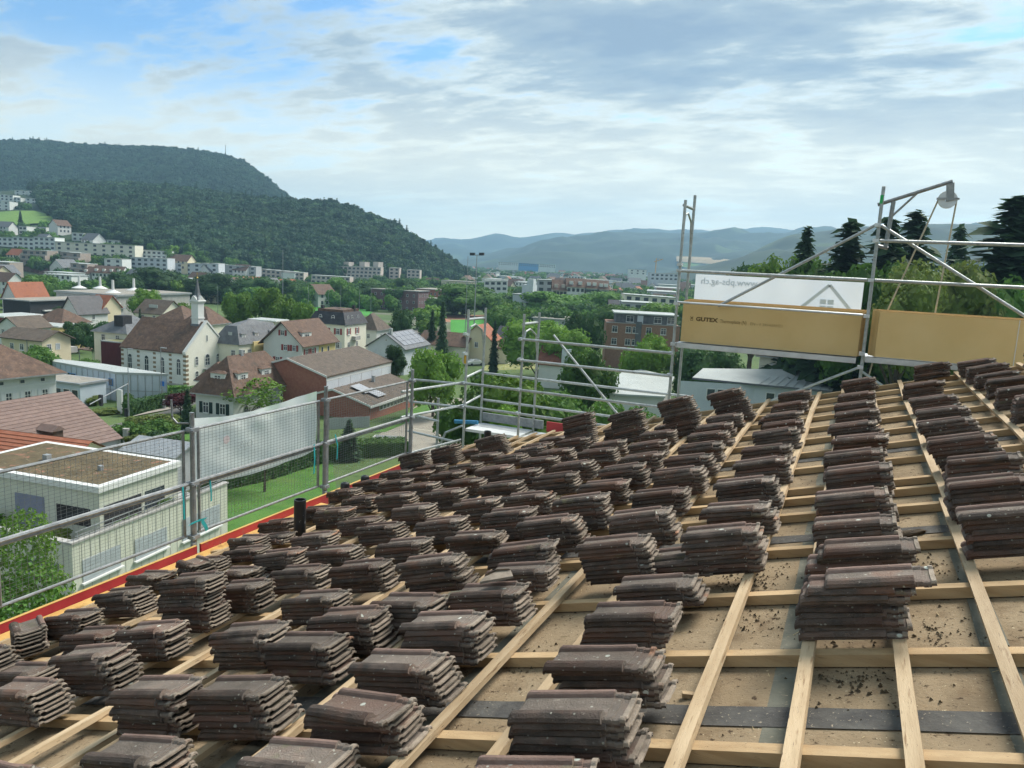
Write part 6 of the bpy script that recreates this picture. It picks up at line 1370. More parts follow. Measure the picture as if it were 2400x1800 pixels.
# white gabled row in the right centre and assorted town houses
for k_, (u0, u1, v, d_) in enumerate(((1330, 1372, 652, 330), (1375, 1402, 655, 330), (1405, 1428, 658, 330))):
    rowhouse('%s of three white row houses with stepped brown roofs right of centre' % ORD[k_+1], u0, u1, v, d_, 2, m_white, m_rbrown, 3.4)
rowhouse('pink-walled house with brown roof left of the white row houses', 1297, 1330, 656, 330, 2, m_pink, m_rbrown)
block('flats_block', 'grey balconied flats left of the pink-walled house', 1260, 656, 1298, 657, 3, 360, 360, m_grey, bays=2)
block('white_flats', 'white flats between trees beyond the floodlight mast', 1135, 658, 1190, 658, 2, 420, 420, m_white, bays=4)
block('cream_long_block', 'long cream low block with white roof strip left of the right scaffold', 1465, 690, 1585, 699, 2, 330, 330, m_pale, bays=6)
block('green_grey_block', 'long grey-green block with skylights left of the right scaffold', 1458, 708, 1535, 712, 2, 280, 280, m_grey, bays=3)
rowhouse('small dark-roofed house with a white gable in front of the grey-green block', 1432, 1454, 704, 270, 1, m_white, m_dslate)
block('factory_block', 'blue-grey factory hall left of the right scaffold', 1525, 640, 1590, 642, 2, 620, 620, m_bluew, bays=3)
block('factory_block', 'long pale office block in the town under the crane', 1475, 631, 1515, 633, 2, 900, 900, m_whiteb, bays=3)
block('far_blue_hall', 'bright blue industrial hall far down the valley', 1216, 616, 1262, 619, 2, 1500, 1500, mat('blue_hall', (.06, .25, .50), None, rough=.6), bays=2)
block('far_white_hall', 'pale industrial halls left of the bright blue hall', 1168, 614, 1214, 616, 2, 1500, 1500, m_whiteb, bays=3)
block('far_white_hall', 'pale industrial hall right of the bright blue hall', 1264, 619, 1302, 621, 2, 1500, 1500, m_whiteb, bays=3)

HAZE = 1.9e-4

# ---------------------------------------------------------------- the far town
fr = random.Random(17)
fv = []
for (L_, W_, H_, rh, wm, rm, flat) in ((11, 9, 6, 4, m_white, m_rbrown, 0), (12, 9, 6, 4, m_pale, m_rred, 0), (16, 12, 9, 0, m_whiteb, m_metal, 1), (14, 10, 6, 4, m_cream, m_rbrown, 0), (26, 14, 8, 0, m_bluew, m_metal, 1), (12, 10, 6, 4.5, m_white, m_slate, 0)):
    w_ = MB(); w_.aabb(-L_/2, L_/2, -W_/2, W_/2, -2, H_); 
    r_ = MB()
    if flat: r_.aabb(-L_/2-.3, L_/2+.3, -W_/2-.3, W_/2+.3, H_+.003, H_+.4)
    else:
        for s_ in (-1, 1): w_.tri((s_*L_/2, -W_/2, H_), (s_*L_/2, W_/2, H_), (s_*L_/2, 0, H_+rh)); r_.quad((-L_/2-.5, s_*(W_/2+.5), H_-.3), (L_/2+.5, s_*(W_/2+.5), H_-.3), (L_/2+.5, 0, H_+rh+.1), (-L_/2-.5, 0, H_+rh+.1))
    g_ = MB()
    for z in range(2, int(H_), 3):
        for x in range(int(-L_/2)+2, int(L_/2)-1, 3):
            for s_ in (-1, 1): g_.box((x, s_*(W_/2+.03), z), (.6, 0, 0), (0, .04, 0), (0, 0, .75))
    ms = [w_.mesh('wall'), r_.mesh('roof'), g_.mesh('windows')]
    for me, mm in zip(ms, (wm, rm, m_glass)): me.materials.append(mm)
    fv.append((ms, flat, ('white house with brown roof', 'cream house with red roof', 'white flat-roofed block', 'cream house with brown roof', 'long pale flat-roofed hall', 'white house with slate roof')[len(fv)]))
placed = []
cnt = 0
for _ in range(2500):
    if cnt >= 230: break
    u = fr.uniform(1005, 1610); d = 420*(2300/420)**fr.random(); h = hdir(u, 640)*d
    if d < 560 and u < 1400: continue
    if any((h.x-x)**2+(h.y-y)**2 < (16+d*.012)**2 for x, y in placed): continue
    if u < 1075 and d > 690: continue
    placed.append((h.x, h.y)); k = fr.randrange(6) if d > 450 else fr.choice((0, 1, 3, 5)); ms, flat, nm = fv[k]
    t = empty('town_house', (h.x, h.y, ground_z(h.x, h.y)), 'tiny %s among the roofs of the distant town' % nm, 'house', 'distant town: '+nm)
    t.rotation_euler = (0, 0, R_(7)+fr.choice((0, 1.57))+fr.gauss(0, .15)); s_ = fr.uniform(.85, 1.25); t.scale = (s_, s_, s_)
    for me, n_ in zip(ms, ('wall', 'roof', 'windows')):
        o = link(n_, me, t)
        if n_ == 'windows': o['kind'] = 'stuff'
    cnt += 1
hs = 0
for _ in range(600):          # small houses scattered over the slope at the foot of the left hill
    if hs >= 55: break
    u = fr.uniform(-30, 780); d = fr.uniform(330, 600); h = hdir(u, 620)*d; z = max(ground_z(h.x, h.y), hillA(u, d))
    p = Vector((h.x, h.y, z+5))
    if pix_of(p)[1] < lerp_tab(lowA, u)+6 or not clear(p, 7) or any((h.x-x)**2+(h.y-y)**2 < 20**2 for x, y in placed): continue
    if 640 < u < 870 and d < 350: continue
    placed.append((h.x, h.y)); ms, flat, nm = fv[fr.choice((0, 0, 2, 3, 5, 1))]
    t = empty('slope_house', (h.x, h.y, z), 'tiny %s among the trees at the foot of the left hill' % nm, 'house', 'left hillside: '+nm); t.rotation_euler = (0, 0, R_(fr.choice((10, 100)))+fr.gauss(0, .2)); s_ = fr.uniform(.8, 1.1); t.scale = (s_, s_, s_)
    PROT.append((pix_of(p)[0]-8, pix_of(p)[1]-14, pix_of(p)[0]+8, pix_of(p)[1]+2, d))
    for me, n_ in zip(ms, ('wall', 'roof', 'windows')):
        o = link(n_, me, t)
        if n_ == 'windows': o['kind'] = 'stuff'
    hs += 1
# town trees as one mass
pts, ptk = [], []
for _ in range(15000):
    u = fr.uniform(-150, 1700); d = 190*(3400/190)**(fr.random()**1.15); h = hdir(u, 640)*d
    if u < 1000 and (d > lerp_tab(basA, u)*1.12 or d < 335): continue
    if d < 240: continue
    den = noise.noise(Vector((h.x*.011, h.y*.011, 2)))+(.25 if u < 800 else .18 if d < 700 else .02)
    if den < fr.uniform(-.5, .45): continue
    if any((h.x-x)**2+(h.y-y)**2 < 90 for x, y in placed[:90]) and d < 900: continue
    if 640 < u < 860 and 195 < d < 345: continue          # the sports pitches stay open
    if 1025 < u < 1155 and d < 345: continue
    z = ground_z(h.x, h.y); 
    if u < 1100: z = max(z, hillA(u, d))
    s_ = fr.uniform(3.0, 5.8)*(1.0 if d < 900 else 1.25)
    if not clear(Vector((h.x, h.y, z+s_*.8)), s_): continue
    pts.append(((h.x, h.y, z+s_*.8), (s_, s_, s_*fr.uniform(.85, 1.25))))
scatter('town_trees', pts, FAR_C, [G_MID, G_DARK, G_BRIGHT, G_MID], 'mass of green trees spread between the houses of the valley town')
# hillside trees between the blocks
pts = []
for _ in range(2600):
    u = fr.uniform(-120, 720); v = fr.uniform(480, 640)
    if v < lerp_tab(lowA, u)-6 or (v < 536 and u < 150 and v > 496): continue
    p = on_hill(u, v)
    if noise.noise(Vector((p.x*.02, p.y*.02, 7))) < fr.uniform(-.25, .5): continue
    s_ = fr.uniform(2.6, 4.6)
    if not clear(p+Vector((0, 0, s_*.6)), s_): continue
    pts.append(((p.x, p.y, p.z+s_*.6), (s_, s_, s_*fr.uniform(.9, 1.4))))
scatter('hillside_trees', pts, FAR_C, [G_DARK, G_MID, G_DARK, G_DARK], 'dark trees between the apartment blocks on the left hillside')

# ---------------------------------------------------------------- single trees of the middle distance
T = tree_px
T(D(940, 0)[0], D(0, 736)[1], 122, 108, G_BRIGHT, 'big round bright green tree beside the car park', trunk=.04)
T(D(858, 0)[0], D(0, 745)[1], 58, 128, G_DARK, 'dark tree left of the big round tree by the car park', trunk=.15)
for x, yt, w, d, m, lab in ((517, 622, 78, 205, G_BRIGHT, 'bright green tree right of the spire, left one of three'), (590, 612, 104, 200, G_BRIGHT, 'tallest bright green tree right of the spire, middle of three'), (660, 652, 62, 195, G_BRIGHT, 'bright green tree in front of the sports pitch, right one of three'),
        (405, 655, 70, 200, G_BRIGHT, 'bright green tree directly left of the spire'), (345, 640, 80, 215, G_BRIGHT, 'light green tree behind the skylight house'), (312, 618, 74, 225, G_BRIGHT, 'light green tree in front of the sports hall masts'), (280, 585, 110, 330, G_DARK, 'broad dark tree right of the sports hall'), (350, 578, 120, 340, G_DARK, 'broad dark tree behind the spire on the left'), (455, 590, 100, 340, G_DARK, 'dark tree behind the spire on the right'), (545, 590, 110, 350, G_DARK, 'dark tree beyond the bright trees right of the spire'), (640, 600, 90, 360, G_DARK, 'dark tree beyond the sports pitch, left'), (720, 600, 90, 370, G_MID, 'green tree in front of the pinkish terrace'), (800, 608, 90, 370, G_DARK, 'dark tree right of the pinkish terrace front'), (865, 615, 80, 360, G_DARK, 'dark tree between the terrace and the school blocks'),
        (92, 590, 84, 285, G_MID, 'round green tree above the red-roofed cottage'), (12, 640, 60, 260, G_MID, 'green tree at the left edge beside the red-roofed cottage'), (118, 650, 40, 240, G_BRIGHT, 'small light green tree in front of the sports hall'), 
        (75, 742, 92, 119, G_MID, 'leafy green tree in front of the cream house'), (200, 775, 60, 128, G_MID, 'green shrubby tree between the cream house and the dark red annex'),
        (238, 688, 90, 150, G_DARK, 'large dark tree between the cream house and the slate-roofed house'), (165, 690, 70, 165, G_DARK, 'dark tree behind the roof of the cream house'), (90, 690, 66, 200, G_DARK, 'dark tree in front of the black flat building, left'), (150, 655, 60, 215, G_DARK, 'dark tree in front of the black flat building, right'),
        (1268, 662, 92, 168, G_DARK, 'dense dark round tree left of the brick block'), (1165, 685, 150, 160, G_BRIGHT, 'broad bright green tree behind the grey gable house'), (1222, 700, 120, 150, G_BRIGHT, 'bright green tree left of the dense dark round tree'), (1015, 615, 150, 335, G_MID, 'large green tree behind the small bright football pitch'), (950, 640, 70, 330, G_MID, 'green tree left of the small football pitch'), (1195, 625, 170, 300, G_MID, 'broad green tree right of the grey cube house'), (1285, 630, 150, 310, G_MID, 'green tree below the white row houses'), (1350, 655, 150, 240, G_MID, 'green tree above the brick block, left'), (1425, 655, 140, 250, G_BRIGHT, 'light green tree above the brick block, right'),
        (865, 668, 66, 190, G_DARK, 'dark tree behind the hip-roofed cottage'), (1100, 660, 80, 230, G_MID, 'green tree in front of the grey cube house'), (880, 600, 60, 420, G_DARK, 'dark tree left of the school blocks'),
        (1405, 712, 112, 120, G_BRIGHT, 'bright green tree in the meadow left of the right scaffold'), (1275, 742, 130, 96, G_MID, 'full green tree in front of the rust-roofed house'), (1050, 795, 200, 66, G_MID, 'dark green tree seen through the left scaffold frames'), (1140, 812, 230, 62, G_BRIGHT, 'bright green tree right of the car park, seen through the rails'), (1185, 838, 200, 64, G_MID, 'green tree under the scaffold rails in front of the pale shed'), (1100, 870, 90, 50, G_BRIGHT, 'light green sapling just beyond the scaffold platform'), (1340, 868, 190, 60, G_MID, 'low green tree beyond the tall tile stacks'), (1535, 736, 150, 118, G_DARK, 'dark round tree below the insulation boards'), (1775, 765, 110, 122, G_DARK, 'dark tree beside the blue glazed porch')):
    T(D(x, 0)[0], D(0, yt)[1], w*1.085, d, m, lab, trunk=.04)
for x, yt, w, d, m, lab in ((958, 648, 34, 175, G_CONIF, 'dark conifer left of the small football pitch'), (935, 668, 30, 180, G_CONIF, 'dark spruce behind the hip-roofed cottage'), (1070, 690, 26, 160, G_CONIF, 'slim dark conifer beside the cream gable cottage'), (302, 665, 16, 190, G_CONIF, 'slender dark cypress behind the chapel'), (755, 905, 60, 76, G_CONIF, 'dense dark yew in front of the low brick hall'),
        (1746, 485, 150, 100, G_CONIF, 'spruce standing alone left of the right scaffold pole'), (1838, 470, 250, 92, G_CONIF, 'tall conifer directly left of the right scaffold pole'), (1985, 448, 270, 96, G_CONIF, 'tall ragged conifer right of the hoist upright'), (1925, 462, 250, 90, G_CONIF, 'tall ragged conifer behind the hoist arm upright'), (2080, 482, 150, 105, G_CONIF, 'spruce framed by the two hoist ropes'), (2205, 415, 430, 80, G_CONIF, 'tallest ragged conifer at the right frame edge'), (42, 456, 10, 760, G_CONIF, 'lone dark cypress on the hillside meadow')):
    kind = 'cedar' if 'ragged' in lab else 'conifer'
    if d == 760:
        p = on_hill(D(45, 0)[0], D(0, 490)[1]); tree(p.x, p.y, p.z, p.z+13, 5, m, lab, 'conifer'); continue
    T(D(x, 0)[0], D(0, yt)[1], w*1.085, d, m, lab, kind)
for x, yt, w, d, m, lab in ((2050, 545, 230, 74, G_OLIVE, 'broad yellowish green tree behind the hoist ropes'), (1965, 580, 170, 70, G_OLIVE, 'yellow-green tree just right of the right scaffold pole'), (1700, 548, 170, 110, G_BRIGHT, 'bright green tree above the white banner'), (1640, 560, 150, 150, G_DARK, 'dark tree above the left half of the white banner'), (1880, 545, 220, 88, G_MID, 'green tree right behind the right scaffold pole'), (2190, 545, 260, 84, G_MID, 'green broad tree at the right edge below the tallest conifer'), (1795, 560, 200, 100, G_MID, 'green tree behind the brace right of the white banner'), (2120, 600, 260, 78, G_MID, 'green broad tree behind the right insulation boards')):
    T(D(x, 0)[0], D(0, yt)[1], w*1.085, d, m, lab, trunk=.12)

# ---------------------------------------------------------------- gardens, street and car park
m_lawn = mat('lawn', (.05, .135, .02), (.08, .18, .032), .5, .95, .6, 22, world_co=True, spots=[(.25, .52, .68, (.085, .15, .035)), (5, .55, .75, (.038, .10, .016))])
m_pitch = mat('artificial_pitch', (.045, .22, .03), (.06, .26, .04), .1, .9, world_co=True)
m_sand = mat('red_cinder', (.28, .14, .09), (.33, .18, .12), .1, .95, world_co=True)
m_pave = mat('pavement', (.27, .25, .22), (.33, .31, .27), 1, .9, .1, 10, world_co=True)
def G2(*pix): return [PG(*p_) for p_ in pix]
sheet_on_ground('lawn', G2(hz(1180, 1100), hz(2212, 900), hz(2150, 480), hz(1380, 640)), m_lawn, .03)
sheet_on_ground('garden_lawn', G2(q(1400, 1610), q(1680, 1590), q(1640, 1420), q(1380, 1500)), m_lawn, .05)
sheet_on_ground('street', G2(q(820, 1500), q(1030, 1610), q(1760, 1240), q(1480, 1330)), m_asph, .03)
sheet_on_ground('pavement', G2(q(1480, 1330), q(1760, 1240), q(1745, 1215), q(1120, 1400)), m_pave, .15)
sheet_on_ground('chapel_forecourt', G2(q(1480, 1180), q(1700, 1170), q(1760, 1100), q(1600, 1110)), m_pave, .04)
sheet_on_ground('car_park', G2(k4(330, 1560), k4(1000, 1620), k4(1300, 1210), k4(830, 1190)), mat('pale_asphalt', (.22, .20, .165), (.27, .25, .205), .5, .9, .1, 12, world_co=True), .04)
sheet_on_ground('verge_grass', G2(k4(430, 1420), k4(560, 1420), k4(930, 1240), k4(830, 1225)), m_lawn, .06)
sheet_on_ground('meadow', G2(k4(1190, 1020), k4(1750, 1000), k4(1700, 900), k4(1250, 930)), mat('dry_meadow', (.17, .19, .06), (.24, .24, .09), .3, .95, .3, 5, world_co=True, spots=[(2.2, .58, .66, (.45, .45, .36))]), .03)
sheet_on_ground('pitch', G2(k3(310, 1260), k3(760, 1300), k3(760, 1045), k3(310, 1048)), m_pitch, .05)
sheet_on_ground('cinder_track', G2(k3(230, 1075), k3(900, 1100), k3(830, 985), k3(250, 990)), m_sand, .03)
sheet_on_ground('sports_pitch', G2(m_(960, 470), m_(1760, 520), m_(1700, 420), m_(1000, 400)), m_pitch, .05)
for k_, z in enumerate((1255, 1276, 1297, 1318, 1340, 1374, 1397, 1425)):   # parking bay lines
    a, b_ = PG(*k4(855-(z-1255)*.75, z)), PG(*k4(1000-(z-1255)*.75, z+20)); mb = MB(); d_ = (b_-a).normalized(); n_ = Vector((-d_.y, d_.x, 0))
    for s_ in range(6):
        p0, p1 = a.lerp(b_, s_/6), a.lerp(b_, (s_+1)/6)
        for pp in (p0, p1): pp.z = ground_z(pp.x, pp.y)+.055
        mb.quad(p0-n_*.07, p1-n_*.07, p1+n_*.07, p0+n_*.07)
    tag(mb.build('bay_marking', m_line), kind='structure')
# hedges
def hedge(label, pix, w, h, m, name='hedge'):
    mb = MB(); rg = random.Random(len(label)); pts = [PG(*p_) for p_ in pix]; lf = []
    o0 = pts[0].copy()
    for a, b_ in zip(pts, pts[1:]):
        d_ = Vector((b_.x-a.x, b_.y-a.y, 0)); L_ = d_.length; d_.normalize(); n_ = Vector((-d_.y, d_.x, 0)); mid = (a+b_)/2
        mb.box(Vector((mid.x, mid.y, (a.z+b_.z)/2+h*.45)), d_*(L_/2)+Vector((0, 0, (b_.z-a.z)/2)), n_*(w*.42), (0, 0, h*.47))
        for _ in range(int(L_*(w+2*h)*26)):
            t_ = rg.random(); s_ = rg.random()*(w+2*h); c_ = a.lerp(b_, t_)
            if s_ < h: p_, nn = c_-n_*(w/2)+Vector((0, 0, s_)), -n_
            elif s_ < h+w: p_, nn = c_+n_*(s_-h-w/2)+Vector((0, 0, h)), Vector((0, 0, 1))
            else: p_, nn = c_+n_*(w/2)+Vector((0, 0, s_-h-w)), n_
            lf.append((p_+nn*rg.uniform(-.12, .1), nn))
    leaves(mb, lf, rg, .16); mb.v = [(v[0]-o0.x, v[1]-o0.y, v[2]-o0.z) for v in mb.v]
    o = mb.build(name, m); o.location = o0; tag(o, label, 'hedge')
hedge('clipped green hedge along the pavement left of the dark green shuttered villa', [q(1090, 1385), q(1420, 1310), q(1735, 1230)], 1.2, 1.9, G_DARK)
hedge('dark hedge between the lawn and the car park', [k4(200, 1600), k4(440, 1570), k4(700, 1560)], 2.4, 1.6, G_MID)
hedge('dark hedge behind the lawn under the pale sheet', [hz(1330, 700), hz(1700, 620), hz(2080, 500)], 1.6, 2.0, G_DARK)
hedge('low hedge along the front of the chapel', [q(1450, 1200), q(1620, 1190)], 1.5, 1.3, G_MID)
def bp(px, w, h, m, label, **kw):
    p = PG(*px); return bush(p.x, p.y, w, h, m, label, **kw)
bp(q(1100, 1590), 3.4, 2.4, G_MID, 'round green bush at the corner of the street'); bp(q(1300, 1590), 5.0, 2.6, G_MID, 'wide green bush right of the street corner bush'); bp(q(1450, 1500), 5.0, 2.2, G_OLIVE, 'olive bush above the garden lawn'); bp(q(1250, 1500), 4.0, 2.0, G_OLIVE, 'reddish olive bush beside the street')
bp(q(1180, 1650), 3.0, 1.6, G_OLIVE, 'low bush behind the guard rail near the garden'); bp(q(1400, 1650), 4.0, 1.8, G_DARK, 'dark bush below the garden lawn'); bp(q(1090, 1300), 2.2, 2.0, G_MID, 'small bush in front of the blue glass building'); bp(q(1470, 1240), 1.6, 1.3, G_YEL, 'small yellow shrub by the chapel hedge'); bp(q(1385, 1240), 1.4, 2.4, G_BRIGHT, 'young light green tree at the corner of the blue glass building'); bp(q(1560, 1220), 3.0, 1.4, G_DARK, 'dark shrubs in front of the chapel'); bp(q(940, 1360), 4.5, .8, G_OLIVE, 'low flowering plants beside the white signboard')
bp(q(820, 1290), 2.4, 1.6, G_OLIVE, 'shrub at the left end of the flower bed by the glass building'); bp(k4(970, 1490), 2.2, 3.0, G_CONIF, 'dark pointed shrub below the scaffold platform')
bp(hz(1450, 600), 6.0, 2.0, G_DARK, 'dark shrubs at the left end of the lawn')
p = PG(*q(1560, 1370)); tree(p.x, p.y, p.z, p.z+3.2, 5.0, G_RED, 'dark red maple in the garden beside the villa', trunk=.2)
p = PG(*q(1625, 1530)); tree(p.x, p.y, p.z, p.z+5.4, 2.0, G_CONIF, 'dark columnar yew behind the second guard post', 'conifer')
p = PG(*m_(680, 1400)); tree(p.x, p.y, p.z, P(*m_(680, 1150), -17).z+.2, 8.6, G_BRIGHT, 'airy light green tree in front of the dormer villa', 'airy', trunk=.15)
p = PG(*hz(1715, 700)); tree(p.x, p.y, p.z, p.z+5.5, 5.2, G_MID, 'small fruit tree on the lawn behind the pale sheet', 'airy', trunk=.38)
p = PG(*q(1770, 1080)); tree(p.x, p.y, p.z, p.z+3.4, 1.7, G_MID, 'slim green bush at the chapel door', trunk=.1)
p = PD(20, 1330, 21); tree(p.x, p.y, -16.9, PD(20, 1180, 21).z, 3.4, G_BRIGHT, 'leafy tree with bright leaves close below the left guard panel', 'near', trunk=.4)
p = PD(-10, 1400, 19.5); tree(p.x, p.y, -16.9, PD(0, 1310, 19.5).z, 3.8, G_MID, 'lower leafy tree at the left edge below the guard panel', 'near', trunk=.4)
# pergola / carport
def post_obj(name, label, cat, build):
    t = empty(name, (0, 0, 0), label, cat); build(t); return t
p = PG(*k8(1540, 1600)); t = empty('carport', p, 'brown open carport left of the dark red annex', 'carport')
for dx, dy in ((0, 0), (-4.5, 0), (0, 3), (-4.5, 3)):
    mb = MB(); mb.tube((dx, dy, -.3), (dx, dy, 2.4), .08, 6); mb.build('post', m_zinc, t)
mb = MB(); mb.aabb(-5, .5, -.5, 3.5, 2.41, 2.6); mb.build('roof', m_rbrown, t)
# traffic light on a mast arm
p = PG(*q(1115, 1480)); t = empty('traffic_light', p, 'traffic light mast with long arm over the street', 'traffic light')
mb = MB(); mb.tube((0, 0, -.2), (0, 0, 5.6), .11, 8, r2=.08); mb.build('mast', m_steel2, t)
aend = P(*q(870, 1235), p.z+5.5)-p; mb = MB(); mb.tube((0, 0, 5.4), (aend.x*1.35, aend.y*1.35, 5.6), .06, 8); mb.build('arm', m_steel2, t)
mb = MB(); mb.box((aend.x*.97, aend.y*.97-.1, 5.3), (.22, 0, 0), (0, .12, 0), (0, 0, .6)); hd = mb.build('signal_head', m_black, t)
for dz in (.36, 0, -.36):
    mb = MB(); mb.tube((aend.x*.97, aend.y*.97-.215, 5.3+dz), (aend.x*.97, aend.y*.97-.26, 5.3+dz), .12, 10); mb.build('lens', mat('dark_lens', (.05, .05, .045), None, rough=.3), hd)
mb = MB(); mb.box((-.3, -.1, 1.8), (.2, 0, 0), (0, .12, 0), (0, 0, .5)); mb.build('signal_head', m_black, t)
p = PG(*q(1040, 1365)); mb = MB(); mb.box((0, 0, 1.6), (.45, 0, 0), (0, .12, 0), (0, 0, 1.7)); o = mb.build('signboard', m_frame); o.location = p; tag(o, 'tall narrow white signboard beside the hedge', 'sign')
def lamp(px, hh, label, arm=.9):
    p = PG(*px); t = empty('street_lamp', p, label, 'street lamp'); mb = MB(); mb.tube((0, 0, -.2), (0, 0, hh), .07, 6, r2=.045); mb.build('pole', m_steel2, t)
    mb = MB(); mb.box((arm*.6, 0, hh+.05), (arm*.6, 0, 0), (0, .12, 0), (0, 0, .05)); mb.build('lamp_head', m_zinc, t)
lamp(q(1400, 1310), 8.5, 'street lamp in front of the hedge and the chapel'); lamp(q(1115, 1280), 8.0, 'street lamp in front of the blue glass building')
lamp(m_(760, 990), 8.0, 'street lamp between the dormer villa and the yellow house'); 
p = PG(*q(1420, 1325)); mb = MB(); mb.tube((0, 0, 0), (0, 0, 1.4), .22, 8); o = mb.build('litter_bin', m_zinc); o.location = p; tag(o, 'small grey bin on the pavement by the hedge', 'bin')
p = PG(*q(1410, 1265)); t = empty('blue_sign', p, 'blue road sign on a post beside the hedge', 'sign'); mb = MB(); mb.tube((0, 0, 0), (0, 0, 3), .04, 6); mb.build('post', m_steel2, t); mb = MB(); mb.box((0, -.06, 2.8), (.35, 0, 0), (0, .02, 0), (0, 0, .35)); mb.build('plate', mat('sign_blue', (.03, .16, .5), None), t)
p = PG(*hz(820, 380)); mb = MB(); mb.tube((0, 0, 0), (0, 0, 1.6), .35, 10); o = mb.build('concrete_post', m_conc); o.location = p; tag(o, 'thick round concrete gatepost in the garden', 'gatepost')
# small shed with parked car behind the flat-roofed house
quick('grey_garage', 'grey garage with sloped metal roof behind the second guard post', 'garage', hz(1130, 480), -16.6, 5, 4, 'gableL', .7, m_grey, m_zinc, rows=(), over=.3)
def car(px, rz, m, label):
    p = PG(*px); t = empty('parked_car', p, label, 'car'); t.rotation_euler = (0, 0, R_(rz))
    prof = [(-2.1, .35), (-2.15, .75), (-1.9, .95), (-1.3, 1.02), (-.8, 1.45), (.75, 1.47), (1.45, 1.05), (2.05, .95), (2.15, .7), (2.1, .35)]
    mb = MB(); n = len(prof); V = [(x, -.85 if z < 1.2 else -.68, z) for x, z in prof]+[(x, .85 if z < 1.2 else .68, z) for x, z in prof]
    mb.add(V, [tuple(range(n-1, -1, -1)), tuple(range(n, 2*n))]+[(i, i+1, n+i+1, n+i) for i in range(n-1)]+[(n-1, 0, n, 2*n-1)]); mb.build('body', m, t)
    mb = MB(); mb.aabb(-.7, .7, -.75, .75, 1.06, 1.40); mb.build('windows', m_glass, t)
    for x in (-1.3, 1.3):
        for y in (-.8, .8): mb = MB(); mb.tube((x, y-.1, .32), (x, y+.1, .32), .32, 12); mb.build('wheel', m_black, t)
car(hz(960, 460), 20, m_bluew, 'pale car parked behind the flat-roofed house, left of the dark one'); car(hz(1060, 470), 20, m_black, 'dark car parked behind the flat-roofed house')
car(k4(1140, 985), 60, m_frame, 'white van-like car parked beyond the big round tree')
# trailer on the car park
p = PG(*k4(575, 1505)); t = empty('trailer', p, 'small flat white trailer parked at the edge of the car park', 'trailer'); t.rotation_euler = (0, 0, R_(20))
mb = MB(); mb.aabb(-1.6, 1.6, -.9, .9, .55, .65); mb.build('bed', m_conc, t)
for x0, x1, y0, y1 in ((-1.6, 1.6, -.94, -.9), (-1.6, 1.6, .9, .94), (-1.64, -1.6, -.9, .9), (1.6, 1.64, -.9, .9)): mb = MB(); mb.aabb(x0, x1, y0, y1, .5, .95); mb.build('side_board', m_frame, t)
mb = MB(); mb.path([(1.6, -.5, .55), (2.9, 0, .5)], .05); mb.path([(1.6, .5, .55), (2.9, 0, .5)], .05); mb.build('drawbar', m_zinc, t)
for y in (-.8, .8): mb = MB(); mb.tube((0, y-.09, .3), (0, y+.09, .3), .3, 12); mb.build('wheel', m_black, t)
# corrugated fence by the low hall, garden walls
p0, p1 = PG(*m_(1360, 1500)), PG(*m_(1720, 1480)); mb = MB(p0); d_ = p1-p0
for k_ in range(30): a = p0+d_*(k_/30); b_ = p0+d_*((k_+.85)/30); mb.box((a+b_)/2+Vector((0, 0, .7)), (b_-a)/2, Vector((-d_.y, d_.x, 0)).normalized()*.03, (0, 0, .75))
o = mb.build('board_fence', m_grey); o.location = p0; tag(o, 'grey board fence in front of the low brick hall', 'fence')
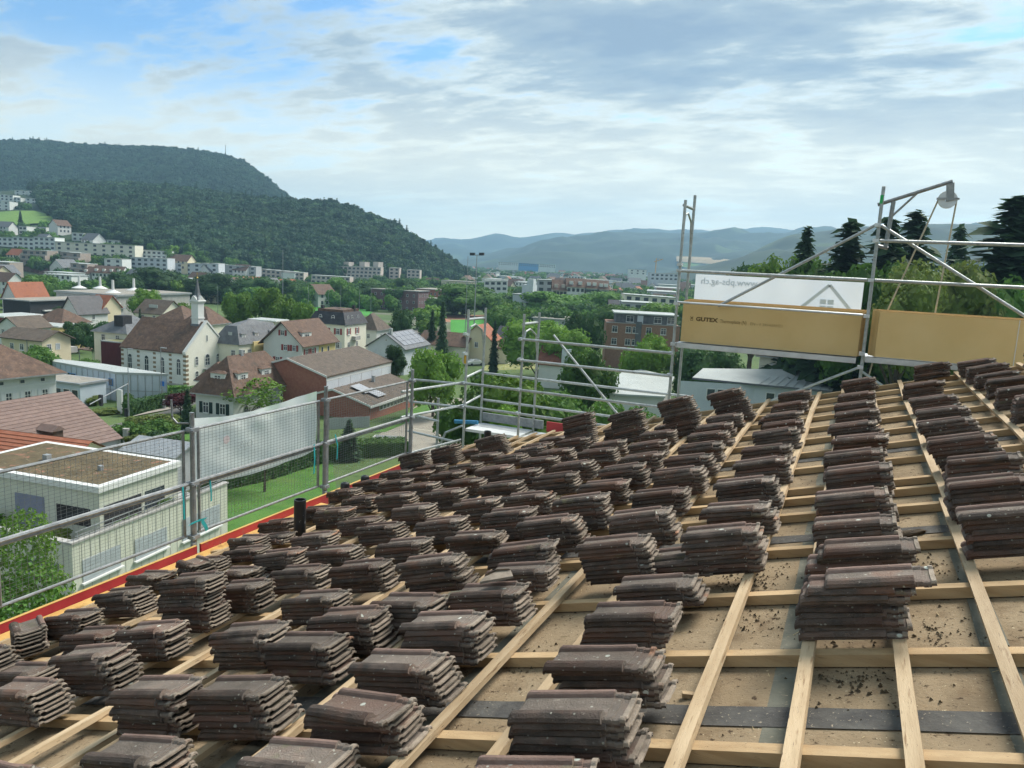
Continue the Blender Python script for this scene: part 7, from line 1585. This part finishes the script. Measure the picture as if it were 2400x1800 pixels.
# masts and cranes
def mast(u, vt, vb, d, r, label, lights=False, m=None):
    t_ = PD(u, vt, d); b_ = t_; zg = ground_z(b_.x, b_.y); t = empty('floodlight_mast' if lights else 'mast', (b_.x, b_.y, zg), label, 'mast')
    top = t_.z-zg; mb = MB(); mb.tube((0, 0, -.5), (t_.x-b_.x, t_.y-b_.y, top), r, 8, r2=r*.5); mb.build('pole', m or m_steel2, t)
    if lights:
        dx, dy = t_.x-b_.x, t_.y-b_.y; mb = MB(); mb.box((dx, dy, top), right*1.7, (0, .1, 0), (0, 0, .1)); mb.build('crossbar', m_steel2, t)
        for k in (-1.6, -1.0, 1.0, 1.6): mb = MB(); mb.box(Vector((dx, dy, top+.3))+right*k, right*.32, (0, .3, 0), (0, 0, .38)); mb.build('floodlight', m_black, t)
mast(663, 585, 700, 230, .16, 'tall thin floodlight mast beyond the bright trees right of the spire'); mast(1118, 598, 740, 215, .22, 'tall floodlight mast with a crossbar of lamps in the centre', True); mast(1097, 600, 735, 225, .12, 'thin mast just left of the tall floodlight mast'); mast(1459, 640, 722, 240, .16, 'tall thin mast left of the right scaffold')
for k_, (u, v) in enumerate(((510, 670), (723, 668), (770, 686), (799, 668), (843, 678), (870, 676))): mast(u, v, v+40, 260, .09, '%s of the short lamp poles round the sports pitch, from the left' % ORD[k_+1])
p = PD(529, 372, 1490); t = empty('radio_mast', (p.x, p.y, p.z-6), 'radio mast standing on the crest of the higher hill', 'mast'); mb = MB(); mb.tube((0, 0, 0), (0, 0, 32), .9, 6, r2=.5); mb.build('pole', m_steel2, t)
m_crane = mat('crane_yellow', (.55, .30, .05), None, rough=.6)
def crane(u, vt, d, hgt, jib, rz, label, m):
    p = PD(u, vt, d); t = empty('tower_crane', (p.x, p.y, p.z-hgt), label, 'crane'); mb = MB(); mb.tube((0, 0, 0), (0, 0, hgt+4), .8, 4); mb.build('tower', m, t)
    dv = right*math.cos(rz)+Vector((0, 0, 1))*math.sin(rz); mb = MB(); mb.tube(-dv*jib*.3+Vector((0, 0, hgt)), dv*jib+Vector((0, 0, hgt)), .8, 4); mb.build('jib', m, t)
    mb = MB(); mb.tube((0, 0, hgt+4), dv*jib*.8+Vector((0, 0, hgt)), .2, 4); mb.build('stay', m, t)
crane(1538, 612, 1100, 26, 10, .3, 'yellow tower crane over the distant town', m_crane); crane(397, 589, 660, 14, 27, -.02, 'orange crane jib above the hillside blocks', m_crane)

# ---------------------------------------------------------------- haze in the valley air
mb = MB(); mb.aabb(-6900, 6900, -6900, 6900, -45, 520)
hzm = bpy.data.materials.new('haze'); hzm.use_nodes = True; t_ = hzm.node_tree; t_.nodes.clear()
vol = t_.nodes.new('ShaderNodeVolumePrincipled'); vol.inputs['Color'].default_value = (.42, .72, 1.0, 1); vol.inputs['Density'].default_value = HAZE; vol.inputs['Anisotropy'].default_value = .2
out_ = t_.nodes.new('ShaderNodeOutputMaterial'); t_.links.new(vol.outputs[0], out_.inputs['Volume'])
o = mb.build('haze', hzm); tag(o, 'thin bluish summer haze in the valley air', 'haze', kind='stuff')
